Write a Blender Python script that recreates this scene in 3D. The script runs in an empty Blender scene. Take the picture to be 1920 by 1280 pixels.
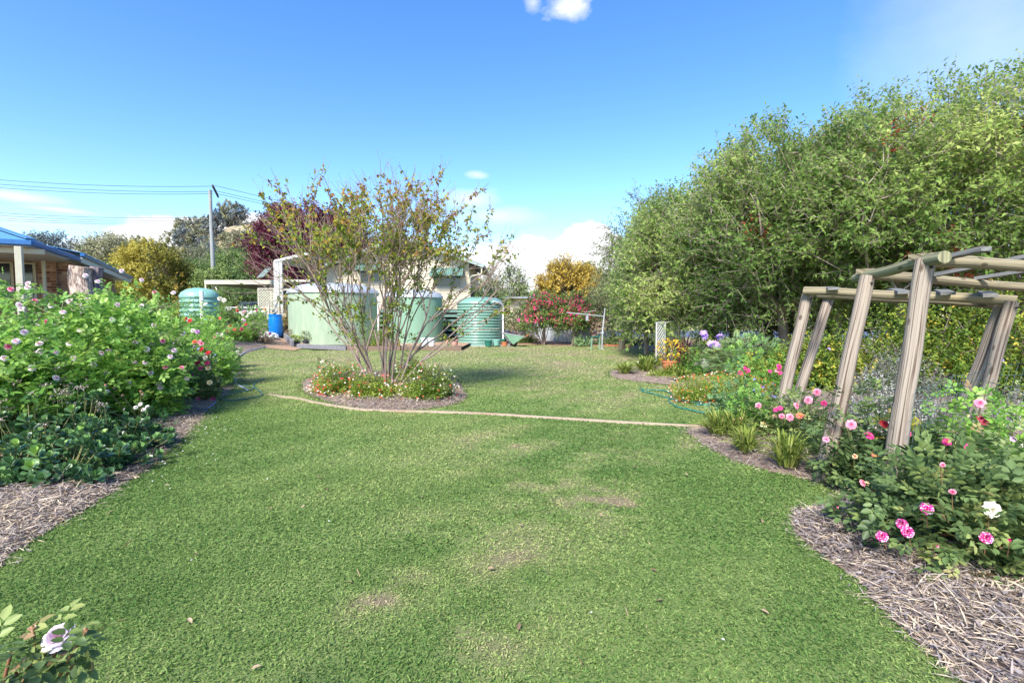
import bpy, math, random
import numpy as np
from mathutils import Vector, Matrix
from mathutils.geometry import delaunay_2d_cdt
R = math.radians
scene = bpy.context.scene
COL = scene.collection

# ------------------------------------------------------------------ camera
CAM_H, PITCH, FPX = 1.6, R(3.1), 907.0
cam_d = bpy.data.cameras.new('camera'); cam_d.sensor_width = 36; cam_d.lens = 17.0
cam_d.clip_start = 0.05; cam_d.clip_end = 4000
cam = bpy.data.objects.new('camera', cam_d); COL.objects.link(cam)
cam.location = (0, 0, CAM_H); cam.rotation_euler = (R(90) - PITCH, 0, 0)
scene.camera = cam

# ------------------------------------------------------------------ sky and sun
SUN_EL, SUN_AZ = R(43), R(203)          # azimuth the light comes from: clockwise from +Y
world = bpy.data.worlds.new('World'); scene.world = world; world.use_nodes = True
wn = world.node_tree; wn.nodes.clear()
def nd(t, ty, **kw):
    n = t.nodes.new(ty)
    for k, v in kw.items(): setattr(n, k, v)
    return n
def ln(t, a, b): t.links.new(a, b)
def mth(t, op, a, b=None, c=None, clamp=False):
    n = nd(t, 'ShaderNodeMath', operation=op, use_clamp=clamp)
    for i, x in enumerate((a, b, c)):
        if x is None: continue
        if hasattr(x, 'links'): ln(t, x, n.inputs[i])
        else: n.inputs[i].default_value = x
    return n.outputs[0]
out = nd(wn, 'ShaderNodeOutputWorld'); bg = nd(wn, 'ShaderNodeBackground')
sky = nd(wn, 'ShaderNodeTexSky', sky_type='NISHITA', sun_disc=False, sun_elevation=SUN_EL, sun_rotation=SUN_AZ,
         air_density=1.0, dust_density=0.15, ozone_density=1.6)
bg.inputs['Strength'].default_value = 0.15
tc = nd(wn, 'ShaderNodeTexCoord'); sep = nd(wn, 'ShaderNodeSeparateXYZ'); ln(wn, tc.outputs['Generated'], sep.inputs[0])
el = mth(wn, 'ARCSINE', sep.outputs[2]); az = mth(wn, 'ARCTAN2', sep.outputs[0], sep.outputs[1])
cb = nd(wn, 'ShaderNodeCombineXYZ'); ln(wn, az, cb.inputs[0]); ln(wn, mth(wn, 'MULTIPLY', el, 2.0), cb.inputs[1])
def noise(t, vec, scale, detail=6, rough=.55):
    n = nd(t, 'ShaderNodeTexNoise'); n.inputs['Scale'].default_value = scale
    n.inputs['Detail'].default_value = detail; n.inputs['Roughness'].default_value = rough
    if vec is not None: ln(t, vec, n.inputs['Vector'])
    return n.outputs[0]
n1 = noise(wn, cb.outputs[0], 9.0, 8, .6); n2 = noise(wn, cb.outputs[0], 3.0, 3, .5)
nn = mth(wn, 'ADD', mth(wn, 'MULTIPLY', mth(wn, 'SUBTRACT', n1, .5), 1.6), mth(wn, 'MULTIPLY', mth(wn, 'SUBTRACT', n2, .5), .5))
def blob(px, py, wx, hy, soft=6.0, gain=1.0, nz=1.0):
    """a cloud centred in the direction (px, py), half sizes wx, hy in the same units"""
    def ae(x, y):
        c = (x - 960) / 907; q = (640 - y) / 907; yy = math.cos(R(3.1)) + q * math.sin(R(3.1)); z = -math.sin(R(3.1)) + q * math.cos(R(3.1)); return math.atan2(c, yy), math.atan2(z, math.hypot(c, yy))
    a0, e0 = ae(px, py); a1, _ = ae(px + wx, py); _, e1 = ae(px, py - hy)
    da = mth(wn, 'DIVIDE', mth(wn, 'SUBTRACT', az, a0), abs(a1 - a0)); de = mth(wn, 'DIVIDE', mth(wn, 'SUBTRACT', el, e0), abs(e1 - e0))
    d = mth(wn, 'SQRT', mth(wn, 'ADD', mth(wn, 'MULTIPLY', da, da), mth(wn, 'MULTIPLY', de, de)))
    v = mth(wn, 'ADD', mth(wn, 'SUBTRACT', 1.0, d), mth(wn, 'MULTIPLY', nn, nz))
    return mth(wn, 'MULTIPLY', mth(wn, 'MULTIPLY', v, soft, clamp=True), gain)
blobs = [blob(1010, 545, 260, 100, 9, 1, .55), blob(1100, 490, 85, 70, 9, 1, .6), blob(925, 505, 70, 46, 8, 1, .6), blob(345, 475, 150, 74, 9, 1, .55), blob(290, 452, 80, 44, 9, 1, .55), blob(400, 450, 80, 46, 9, 1, .55), blob(470, 470, 120, 62, 7, 1, .8), blob(150, 465, 60, 26, 2.5, .7, .7), blob(640, 560, 260, 90, 4, .9, .7),
         blob(30, 368, 110, 15, 1.2, .65, .7), blob(110, 393, 90, 7, 1.2, .5, .6), blob(30, 412, 200, 12, .8, .4, .7), blob(1068, 12, 52, 38, 1.3, .8, 2.0), blob(1000, 6, 18, 20, 1.0, .5, 1.8), blob(895, 328, 26, 9, 1.0, .6, 1.2), blob(880, 372, 70, 26, 1.1, .6, .8), blob(930, 405, 110, 22, 1.0, .5, .8), blob(1850, 60, 420, 330, .8, .42, .4), blob(1500, 560, 500, 60, 3, .8, .6)]
m = blobs[0]
for b in blobs[1:]: m = mth(wn, 'MAXIMUM', m, b)
hs = nd(wn, 'ShaderNodeHueSaturation'); hs.inputs['Hue'].default_value = .508; hs.inputs['Saturation'].default_value = 1.30; hs.inputs['Value'].default_value = .62
ln(wn, sky.outputs[0], hs.inputs['Color'])
mx = nd(wn, 'ShaderNodeMix', data_type='RGBA'); ln(wn, m, mx.inputs[0]); ln(wn, hs.outputs[0], mx.inputs[6]); mx.inputs[7].default_value = (2.5, 2.52, 2.58, 1)
ln(wn, mx.outputs[2], bg.inputs[0]); ln(wn, bg.outputs[0], out.inputs[0])
sun_d = bpy.data.lights.new('sun', 'SUN'); sun_d.energy = 3.0; sun_d.angle = R(16.0); sun_d.color = (1.0, .93, .82)
sun = bpy.data.objects.new('sun', sun_d); COL.objects.link(sun)
sdir = Vector((math.sin(SUN_AZ) * math.cos(SUN_EL), math.cos(SUN_AZ) * math.cos(SUN_EL), math.sin(SUN_EL)))
sun.rotation_euler = sdir.to_track_quat('Z', 'Y').to_euler(); sun.location = sdir * 50
vs = scene.view_settings; vs.view_transform = 'Standard'; vs.look = 'None'; vs.gamma = 1; vs.exposure = 1.80
scene.cycles.use_denoising = True
scene.cycles.max_bounces = 7; scene.cycles.transparent_max_bounces = 4; scene.cycles.transmission_bounces = 4
scene.cycles.use_adaptive_sampling = True

# ------------------------------------------------------------------ places
def sm(t): t = np.clip(t, 0, 1); return t * t * (3 - 2 * t)
def hgt(x, y):
    x = np.asarray(x, float); y = np.asarray(y, float)
    return 1.2 * sm((-x - 8.5) / 7) * sm((y - 9) / 6)
def ray(px, py):
    c = (px - 960) / FPX; s = (640 - py) / FPX
    return np.array([c, math.cos(PITCH) + s * math.sin(PITCH), -math.sin(PITCH) + s * math.cos(PITCH)])
def W(px, py, Y):
    d = ray(px, py); return np.array([0, 0, CAM_H]) + d * (Y / d[1])
def G(px, py):
    d = ray(px, py); Y = -CAM_H / d[2] * d[1] if d[2] < 0 else 60.
    for _ in range(12):
        p = W(px, py, Y); g = float(hgt(p[0], Y)); Y = min(200, max(.5, (g - CAM_H) / d[2] * d[1]))
    p = W(px, py, Y); p[2] = float(hgt(p[0], p[1])); return p
def XY(px, Y): return (px - 960) / FPX * Y * 1.0
def GX(px, Y): x = XY(px, Y); return np.array([x, Y, float(hgt(x, Y))])

# ------------------------------------------------------------------ object bookkeeping
ORG = {}
def tag(o, label=None, cat=None, group=None, kind=None):
    if label: o['label'] = label
    if cat: o['category'] = cat
    if group: o['group'] = group
    if kind: o['kind'] = kind
    return o
def thing(name, label, cat, loc, group=None):
    o = bpy.data.objects.new(name, None); o.empty_display_size = .2; COL.objects.link(o)
    o.location = Vector([float(a) for a in loc]); ORG[o.name] = np.array([float(a) for a in loc])
    return tag(o, label, cat, group)
def link(name, me, mat, parent=None, origin=None):
    o = bpy.data.objects.new(name, me); COL.objects.link(o)
    if mat is not None: me.materials.append(mat)
    if parent is not None:
        o.parent = parent; ORG[o.name] = ORG[parent.name]
    elif origin is not None:
        o.location = Vector([float(a) for a in origin]); ORG[o.name] = np.array(origin, float)
    else: ORG[o.name] = np.zeros(3)
    return o
def np_mesh(name, V, F, mat, parent=None, origin=None, tint=None, uv=None, smooth=False, label=None):
    """V (n,3); F (m,4) or (m,3); tint per face; uv per loop"""
    org = ORG[parent.name] if parent is not None else (np.array(origin, float) if origin is not None else np.zeros(3))
    V = np.asarray(V, np.float32) - org.astype(np.float32)
    F = np.asarray(F, np.int32); k = F.shape[1]
    me = bpy.data.meshes.new(name)
    me.vertices.add(len(V)); me.vertices.foreach_set('co', V.ravel())
    me.loops.add(F.size); me.loops.foreach_set('vertex_index', F.ravel())
    me.polygons.add(len(F)); me.polygons.foreach_set('loop_start', np.arange(len(F), dtype=np.int32) * k)
    me.polygons.foreach_set('loop_total', np.full(len(F), k, np.int32))
    if smooth: me.polygons.foreach_set('use_smooth', np.ones(len(F), bool))
    if tint is not None:
        a = me.attributes.new('tint', 'FLOAT', 'FACE'); a.data.foreach_set('value', np.asarray(tint, np.float32))
    if uv is not None:
        u = me.uv_layers.new(name='UVMap'); u.data.foreach_set('uv', np.asarray(uv, np.float32).ravel())
    me.update(calc_edges=True)
    o = link(name, me, mat, parent, origin)
    if label: o['label'] = label
    return o
class MB:
    """collects shapes in world coordinates and links them as one mesh"""
    def __init__(s): s.v = []; s.f = []; s.uv = []
    def add(s, V, F, UV=None):
        b = len(s.v); s.v += [tuple(map(float, p)) for p in V]
        for i, f in enumerate(F):
            s.f.append(tuple(b + j for j in f)); s.uv.append(UV[i] if UV is not None else [(0, 0)] * len(f))
    def box(s, c, size, ax=None, bev=0.0):
        c = np.array(c, float); h = np.array(size, float) / 2
        A = np.eye(3) if ax is None else np.array(ax, float)
        if bev > 0:
            b = min(bev, h.min() * .45); pts = []; idx = {}
            for sx in (-1, 1):
                for sy in (-1, 1):
                    for sz in (-1, 1):
                        sg = np.array([sx, sy, sz])
                        for a in range(3):
                            q = sg * (h - b); q[a] = sg[a] * h[a]; idx[(sx, sy, sz, a)] = len(pts); pts.append(q)
            F = []
            for a in range(3):
                o1, o2 = [(1, 2), (2, 0), (0, 1)][a]
                for sa in (-1, 1):
                    cs = []
                    for (p, q) in ((-1, -1), (1, -1), (1, 1), (-1, 1)):
                        k = [0, 0, 0]; k[a] = sa; k[o1] = p; k[o2] = q; cs.append(idx[(*k, a)])
                    F.append(tuple(cs if sa > 0 else cs[::-1]))
            for a in range(3):                       # edge chamfers
                o1, o2 = [(1, 2), (2, 0), (0, 1)][a]
                for p in (-1, 1):
                    for q in (-1, 1):
                        k0 = [0, 0, 0]; k1 = [0, 0, 0]; k0[a] = -1; k1[a] = 1
                        for k in (k0, k1): k[o1] = p; k[o2] = q
                        f = (idx[(*k0, o1)], idx[(*k1, o1)], idx[(*k1, o2)], idx[(*k0, o2)])
                        F.append(f if p * q < 0 else f[::-1])
            for sx in (-1, 1):
                for sy in (-1, 1):
                    for sz in (-1, 1):
                        f = tuple(idx[(sx, sy, sz, a)] for a in range(3)); F.append(f if sx * sy * sz > 0 else f[::-1])
            s.add([c + A.T @ p for p in pts], F); return
        P = [np.array([x, y, z]) * h for z in (-1, 1) for y in (-1, 1) for x in (-1, 1)]
        s.add([c + A.T @ p for p in P], [(0, 2, 3, 1), (4, 5, 7, 6), (0, 1, 5, 4), (2, 6, 7, 3), (0, 4, 6, 2), (1, 3, 7, 5)])
    def bar(s, a, b, w, t, up=(0, 0, 1), bev=0.0):
        a = np.array(a, float); b = np.array(b, float); d = b - a; L = np.linalg.norm(d); d /= L
        u = np.array(up, float); x = np.cross(u, d)
        if np.linalg.norm(x) < 1e-6: x = np.cross([1, 0, 0], d)
        x /= np.linalg.norm(x); z = np.cross(d, x)
        s.box((a + b) / 2, (w, L, t), ax=[x, d, z], bev=bev)
    def tube(s, path, r, n=8, cap=True, wob=None):
        P = np.array(path, float); m = len(P); r = np.full(m, r, float) if np.isscalar(r) else np.array(r, float)
        T = np.gradient(P, axis=0); T /= np.linalg.norm(T, axis=1)[:, None] + 1e-12
        ref = np.array([0, 0, 1.]) if abs(T[0][2]) < .9 else np.array([1., 0, 0])
        x = np.cross(T[0], ref); x /= np.linalg.norm(x); V = []; L = 0; Ls = []
        for i in range(m):
            x = x - T[i] * (x @ T[i]); x /= np.linalg.norm(x) + 1e-12; y = np.cross(T[i], x)
            if i: L += np.linalg.norm(P[i] - P[i - 1])
            Ls.append(L)
            for k in range(n):
                a = 2 * math.pi * k / n; rr = r[i] * (1 + (wob(a, L) if wob else 0))
                V.append(P[i] + rr * (math.cos(a) * x + math.sin(a) * y))
        F = []; U = []
        for i in range(m - 1):
            for k in range(n):
                k2 = (k + 1) % n; F.append((i * n + k, i * n + k2, (i + 1) * n + k2, (i + 1) * n + k))
                u0 = k / n; u1 = (k + 1) / n; U.append([(u0, Ls[i]), (u1, Ls[i]), (u1, Ls[i + 1]), (u0, Ls[i + 1])])
        if cap:
            F.append(tuple(range(n))[::-1]); F.append(tuple((m - 1) * n + k for k in range(n)))
            cu = [(.5 + .1 * math.cos(2 * math.pi * k / n), .02 * math.sin(2 * math.pi * k / n)) for k in range(n)]; U += [cu, cu]
        s.add(V, F, U)
    def lathe(s, prof, c, n=32, cap=True):
        c = np.array(c, float); V = []; F = []; m = len(prof)
        for (r, z) in prof:
            for k in range(n):
                a = 2 * math.pi * k / n; V.append(c + (r * math.cos(a), r * math.sin(a), z))
        for i in range(m - 1):
            for k in range(n):
                k2 = (k + 1) % n; F.append((i * n + k, i * n + k2, (i + 1) * n + k2, (i + 1) * n + k))
        if cap: F.append(tuple(range(n))[::-1]); F.append(tuple((m - 1) * n + k for k in range(n)))
        s.add(V, F)
    def sheet(s, p00, p10, p01, waves, amp, nv=1, per=6, thick=0.0):
        """corrugated sheet: ridges run from the p00-p10 edge to the p01 edge"""
        p00, p10, p01 = (np.array(p, float) for p in (p00, p10, p01)); a = p10 - p00; b = p01 - p00
        nrm = np.cross(a, b); nrm /= np.linalg.norm(nrm); nu = waves * per; V = []; F = []
        for j in range(nv + 1):
            for i in range(nu + 1):
                V.append(p00 + a * i / nu + b * j / nv + nrm * amp * math.sin(2 * math.pi * i / per))
        for j in range(nv):
            for i in range(nu): q = j * (nu + 1) + i; F.append((q, q + 1, q + nu + 2, q + nu + 1))
        s.add(V, F)
    def poly(s, pts, UV=None): s.add(pts, [tuple(range(len(pts)))], [UV] if UV else None)
    def wall(s, a, b, z0, z1, u0=0):
        """a wall face from a to b seen from one side, with its UV in metres"""
        L = math.hypot(b[0] - a[0], b[1] - a[1])
        s.poly([(a[0], a[1], z0), (b[0], b[1], z0), (b[0], b[1], z1), (a[0], a[1], z1)], [(u0, z0), (u0 + L, z0), (u0 + L, z1), (u0, z1)])
    def build(s, name, mat, parent=None, origin=None, smooth=False, label=None):
        org = ORG[parent.name] if parent is not None else (np.array(origin, float) if origin is not None else np.zeros(3))
        me = bpy.data.meshes.new(name)
        me.from_pydata([tuple(np.array(v) - org) for v in s.v], [], s.f)
        u = me.uv_layers.new(name='UVMap'); u.data.foreach_set('uv', [c for f in s.uv for p in f for c in p])
        if smooth:
            me.polygons.foreach_set('use_smooth', [True] * len(me.polygons))
            try: me.set_sharp_from_angle(angle=R(40))
            except Exception: pass
        o = link(name, me, mat, parent, origin)
        if label: o['label'] = label
        return o
def copy_tree(o, parent=None):
    c = o.copy(); COL.objects.link(c); c.parent = parent
    if 'label' in c and parent is None: pass
    ORG[c.name] = ORG[o.name]
    for ch in [x for x in bpy.data.objects if x.parent == o]: copy_tree(ch, c)
    return c

# ------------------------------------------------------------------ materials
MAT = {}
def new_mat(name):
    m = bpy.data.materials.new(name); m.use_nodes = True; t = m.node_tree
    b = t.nodes['Principled BSDF']; return m, t, b
def ramp(t, fac, stops):
    r = nd(t, 'ShaderNodeValToRGB'); e = r.color_ramp.elements
    while len(e) < len(stops): e.new(.5)
    for x, (p, c) in zip(e, stops): x.position = p; x.color = (*c, 1)
    if fac is not None: ln(t, fac, r.inputs[0])
    return r.outputs[0]
def leaf_mat(name, stops, trans=.3, rough=.6, spec=.12):
    m, t, b = new_mat(name)
    at = nd(t, 'ShaderNodeAttribute', attribute_name='tint'); c = ramp(t, at.outputs['Fac'], stops)
    ln(t, c, b.inputs['Base Color']); b.inputs['Roughness'].default_value = rough; b.inputs['Specular IOR Level'].default_value = spec
    if trans > 0:
        tr = nd(t, 'ShaderNodeBsdfTranslucent'); hv = nd(t, 'ShaderNodeHueSaturation'); hv.inputs['Hue'].default_value = .49; hv.inputs['Value'].default_value = 1.5
        ln(t, c, hv.inputs['Color']); ln(t, hv.outputs[0], tr.inputs[0])
        ms = nd(t, 'ShaderNodeMixShader'); ms.inputs[0].default_value = trans
        ln(t, b.outputs[0], ms.inputs[1]); ln(t, tr.outputs[0], ms.inputs[2]); ln(t, ms.outputs[0], t.nodes['Material Output'].inputs[0])
    MAT[name] = m; return m
def surf(name, c1, c2=None, scale=6, rough=.6, metal=0., bump=0., bscale=None, stretch=(1, 1, 1), spec=.4, detail=5, c3=None, tight=1.):
    m, t, b = new_mat(name); c2 = c2 or tuple(x * .82 for x in c1)
    tx = nd(t, 'ShaderNodeTexCoord'); mp = nd(t, 'ShaderNodeMapping'); ln(t, tx.outputs['Object'], mp.inputs[0]); mp.inputs['Scale'].default_value = stretch
    n = noise(t, mp.outputs[0], scale, detail, .6)
    st = [(.5 - .2 * tight, c1), (.5 + .2 * tight, c2)] if c3 is None else [(.5 - .25 * tight, c1), (.5, c2), (.5 + .25 * tight, c3)]
    ln(t, ramp(t, n, st), b.inputs['Base Color'])
    b.inputs['Roughness'].default_value = rough; b.inputs['Metallic'].default_value = metal; b.inputs['Specular IOR Level'].default_value = spec
    if bump:
        bp = nd(t, 'ShaderNodeBump'); bp.inputs['Strength'].default_value = bump; bp.inputs['Distance'].default_value = .02
        ln(t, noise(t, mp.outputs[0], bscale or scale * 3, 4), bp.inputs['Height']); ln(t, bp.outputs[0], b.inputs['Normal'])
    MAT[name] = m; return m
def petal_mat(name, c_in, c_out, stripe=None, trans=.25):
    """petals: inner and outer colour by the tint of each petal, an optional streak colour"""
    m, t, b = new_mat(name); at = nd(t, 'ShaderNodeAttribute', attribute_name='tint')
    c = ramp(t, at.outputs['Fac'], [(0, c_in), (1, c_out)])
    if stripe:
        tx = nd(t, 'ShaderNodeTexCoord'); n = noise(t, tx.outputs['Object'], 95, 2); f = mth(t, 'MULTIPLY', mth(t, 'SUBTRACT', n, .545), 18, clamp=True)
        mx = nd(t, 'ShaderNodeMix', data_type='RGBA'); ln(t, f, mx.inputs[0]); ln(t, c, mx.inputs[6]); mx.inputs[7].default_value = (*stripe, 1); c = mx.outputs[2]
    ln(t, c, b.inputs['Base Color']); b.inputs['Roughness'].default_value = .6
    tr = nd(t, 'ShaderNodeBsdfTranslucent'); ln(t, c, tr.inputs[0]); ms = nd(t, 'ShaderNodeMixShader'); ms.inputs[0].default_value = trans
    ln(t, b.outputs[0], ms.inputs[1]); ln(t, tr.outputs[0], ms.inputs[2]); ln(t, ms.outputs[0], t.nodes['Material Output'].inputs[0])
    MAT[name] = m; return m
def wood_mat(name, light, dark, mid, knots=True, grain=(9, .55), rough=.85):
    """grain along the v axis of the UV map (u once round the pole, v in metres)"""
    m, t, b = new_mat(name); uv = nd(t, 'ShaderNodeUVMap'); sp = nd(t, 'ShaderNodeSeparateXYZ'); ln(t, uv.outputs[0], sp.inputs[0])
    a = mth(t, 'MULTIPLY', sp.outputs[0], 2 * math.pi)
    cbn = nd(t, 'ShaderNodeCombineXYZ'); ln(t, mth(t, 'COSINE', a), cbn.inputs[0]); ln(t, mth(t, 'SINE', a), cbn.inputs[1]); ln(t, mth(t, 'MULTIPLY', sp.outputs[1], grain[1]), cbn.inputs[2])
    oi = nd(t, 'ShaderNodeObjectInfo'); va = nd(t, 'ShaderNodeVectorMath', operation='ADD'); ln(t, cbn.outputs[0], va.inputs[0])
    cr = nd(t, 'ShaderNodeCombineXYZ'); ln(t, mth(t, 'MULTIPLY', oi.outputs['Random'], 20), cr.inputs[2]); ln(t, cr.outputs[0], va.inputs[1])
    w = nd(t, 'ShaderNodeTexWave', wave_type='BANDS', bands_direction='X'); w.inputs['Scale'].default_value = 1.15; w.inputs['Distortion'].default_value = grain[0]
    w.inputs['Detail'].default_value = 3; w.inputs['Detail Scale'].default_value = 1.2; ln(t, va.outputs[0], w.inputs['Vector'])
    n = noise(t, va.outputs[0], 2.2, 6, .65); n3 = noise(t, va.outputs[0], 9, 5, .6)
    f = mth(t, 'ADD', mth(t, 'MULTIPLY', w.outputs['Fac'], .16), mth(t, 'ADD', mth(t, 'MULTIPLY', n, .72), mth(t, 'MULTIPLY', n3, .26)))
    c = ramp(t, f, [(.46, dark), (.52, mid), (.60, light), (.74, tuple(q * 1.15 for q in light))])
    if knots:
        vv = nd(t, 'ShaderNodeCombineXYZ'); ln(t, mth(t, 'MULTIPLY', mth(t, 'COSINE', a), .5), vv.inputs[0]); ln(t, mth(t, 'MULTIPLY', mth(t, 'SINE', a), .5), vv.inputs[1]); ln(t, mth(t, 'MULTIPLY', mth(t, 'ADD', sp.outputs[1], mth(t, 'MULTIPLY', oi.outputs['Random'], 9)), 3.4), vv.inputs[2])
        vo = nd(t, 'ShaderNodeTexVoronoi'); vo.inputs['Scale'].default_value = 1.1; ln(t, vv.outputs[0], vo.inputs['Vector'])
        k = mth(t, 'MULTIPLY', mth(t, 'SUBTRACT', .20, vo.outputs['Distance']), 14, clamp=True)
        mk = nd(t, 'ShaderNodeMix', data_type='RGBA'); ln(t, mth(t, 'MULTIPLY', k, .8), mk.inputs[0]); ln(t, c, mk.inputs[6]); mk.inputs[7].default_value = (dark[0] * .6, dark[1] * .55, dark[2] * .5, 1); c = mk.outputs[2]
    ln(t, c, b.inputs['Base Color']); b.inputs['Roughness'].default_value = rough; b.inputs['Specular IOR Level'].default_value = .2
    bp = nd(t, 'ShaderNodeBump'); bp.inputs['Strength'].default_value = .6; bp.inputs['Distance'].default_value = .01; ln(t, f, bp.inputs['Height']); ln(t, bp.outputs[0], b.inputs['Normal'])
    MAT[name] = m; return m

# ------------------------------------------------------------------ foliage engine
def unit(a): return a / (np.linalg.norm(a, axis=-1, keepdims=True) + 1e-9)
def rnd_dir(rng, n): return unit(rng.normal(size=(n, 3)))
LEAF = {'oval': ([(0, 0), (.35, 1), (.72, .8), (1, 0), (.72, -.8), (.35, -1)], [(0, 1, 2, 3), (0, 3, 4, 5)]),
        'kite': ([(0, 0), (.45, 1), (1, 0), (.45, -1)], [(0, 1, 2, 3)]),
        'spoon': ([(0, 0), (.55, .75), (.85, .95), (1, 0), (.85, -.95), (.55, -.75)], [(0, 1, 2, 3), (0, 3, 4, 5)]),
        'lance': ([(0, 0), (.3, 1), (.65, .8), (1, 0), (.65, -.8), (.3, -1)], [(0, 1, 2, 3), (0, 3, 4, 5)])}
class Fol:
    """collects leaves as numpy arrays"""
    def __init__(s): s.V = []; s.F = []; s.T = []; s.n = 0
    def add(s, P, D, U, L, Wd, tint, kind='oval', fold=.3, curl=.25):
        P = np.asarray(P, float); n = len(P)
        if n == 0: return
        tmpl, fc = LEAF[kind]; k = len(tmpl); S = unit(np.cross(D, U)); N = np.cross(S, D)
        L = np.broadcast_to(np.asarray(L, float), (n,))[:, None]; Wd = np.broadcast_to(np.asarray(Wd, float), (n,))[:, None] / 2
        V = np.empty((n, k, 3))
        for j, (u, w) in enumerate(tmpl):
            V[:, j] = P + D * L * u + S * Wd * w + N * (abs(w) * fold * Wd - curl * L * u * u)
        F = (np.arange(n) * k)[:, None, None] + np.array(fc)[None] + s.n
        s.V.append(V.reshape(-1, 3)); s.F.append(F.reshape(-1, 4)); s.n += n * k
        s.T.append(np.repeat(np.broadcast_to(np.asarray(tint, float), (n,)), len(fc)))
    def strip(s, P, Q, C, Wd, tint, seg=4):
        """strap leaves: base P, tip Q, mid control C, width at the base"""
        n = len(P); t = np.linspace(0, 1, seg + 1); V = np.empty((n, seg + 1, 2, 3)); side = unit(np.cross(Q - P, np.array([0, 0, 1.]) + rnd_dir(np.random.default_rng(n), n) * .4))
        for j, u in enumerate(t):
            p = P * (1 - u) ** 2 + C * 2 * u * (1 - u) + Q * u * u
            w = (Wd * (1 - u ** 2.2 * .97) * (.6 + .8 * min(1, u * 3)) / 2)[:, None] if np.ndim(Wd) else Wd * (1 - u ** 2.2 * .97) / 2
            V[:, j, 0] = p + side * w; V[:, j, 1] = p - side * w
        V = V.reshape(n, -1, 3); fc = [(2 * j, 2 * j + 2, 2 * j + 3, 2 * j + 1) for j in range(seg)]
        F = (np.arange(n) * (seg + 1) * 2)[:, None, None] + np.array(fc)[None] + s.n
        s.V.append(V.reshape(-1, 3)); s.F.append(F.reshape(-1, 4)); s.n += n * (seg + 1) * 2; s.T.append(np.repeat(np.broadcast_to(np.asarray(tint, float), (n,)), seg))
    def build(s, name, mat, parent=None, origin=None, kind=None, label=None):
        if not s.V: return None
        o = np_mesh(name, np.concatenate(s.V), np.concatenate(s.F), mat, parent, origin, tint=np.clip(np.concatenate(s.T), 0, 1), label=label)
        if kind: o['kind'] = kind
        return o
class Twigs:
    """many thin tapering tubes in numpy"""
    def __init__(s): s.V = []; s.F = []; s.n = 0
    def add(s, A, B, ra, rb, sides=5):
        A = np.asarray(A, float); B = np.asarray(B, float); n = len(A)
        if n == 0: return
        d = unit(B - A); ref = np.where(np.abs(d[:, 2:3]) < .9, np.array([[0, 0, 1.]]), np.array([[1., 0, 0]])); x = unit(np.cross(d, ref)); y = np.cross(d, x)
        ra = np.broadcast_to(np.asarray(ra, float), (n,))[:, None]; rb = np.broadcast_to(np.asarray(rb, float), (n,))[:, None]; V = np.empty((n, 2 * sides, 3))
        for k in range(sides):
            a = 2 * math.pi * k / sides; o = math.cos(a) * x + math.sin(a) * y; V[:, k] = A + o * ra; V[:, sides + k] = B + o * rb
        fc = [(k, (k + 1) % sides, sides + (k + 1) % sides, sides + k) for k in range(sides)]
        F = (np.arange(n) * 2 * sides)[:, None, None] + np.array(fc)[None] + s.n
        s.V.append(V.reshape(-1, 3)); s.F.append(F.reshape(-1, 4)); s.n += n * 2 * sides
    def build(s, name, mat, parent=None, origin=None, label=None):
        if not s.V: return None
        return np_mesh(name, np.concatenate(s.V), np.concatenate(s.F), mat, parent, origin, smooth=True, label=label)
def wave_noise(seed, scale, k=6):
    r = np.random.default_rng(seed); K = rnd_dir(r, k) * r.uniform(.7, 1.6, (k, 1)) * scale; ph = r.uniform(0, 6.28, k)
    return lambda P: np.sin(np.asarray(P) @ K.T + ph).sum(-1) / math.sqrt(k)
def shell(rng, n, c, rad, lo=.55, cut=-.35, lump=.16, gaps=.0, seed=0):
    """points in the outer part of a lumpy ellipsoid, and their outward directions"""
    f = wave_noise(seed + 11, 3.2); g = wave_noise(seed + 23, 2.6 / max(.5, min(rad) * .35)); out = []; dirs = []; tot = 0
    while tot < n:
        d = rnd_dir(rng, n * 2); d = d[d[:, 2] > cut]
        r = (lo ** 3 + (1 - lo ** 3) * rng.random(len(d))) ** (1 / 3) * (1 + lump * f(d)); p = c + d * r[:, None] * rad
        if gaps > 0: k = g(p) + rng.normal(size=len(p)) * .25 > -1.2 + gaps; p = p[k]; d = d[k]
        out.append(p); dirs.append(d); tot += len(p)
    return np.concatenate(out)[:n], unit(np.concatenate(dirs)[:n] / np.array(rad) * min(rad))
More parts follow.
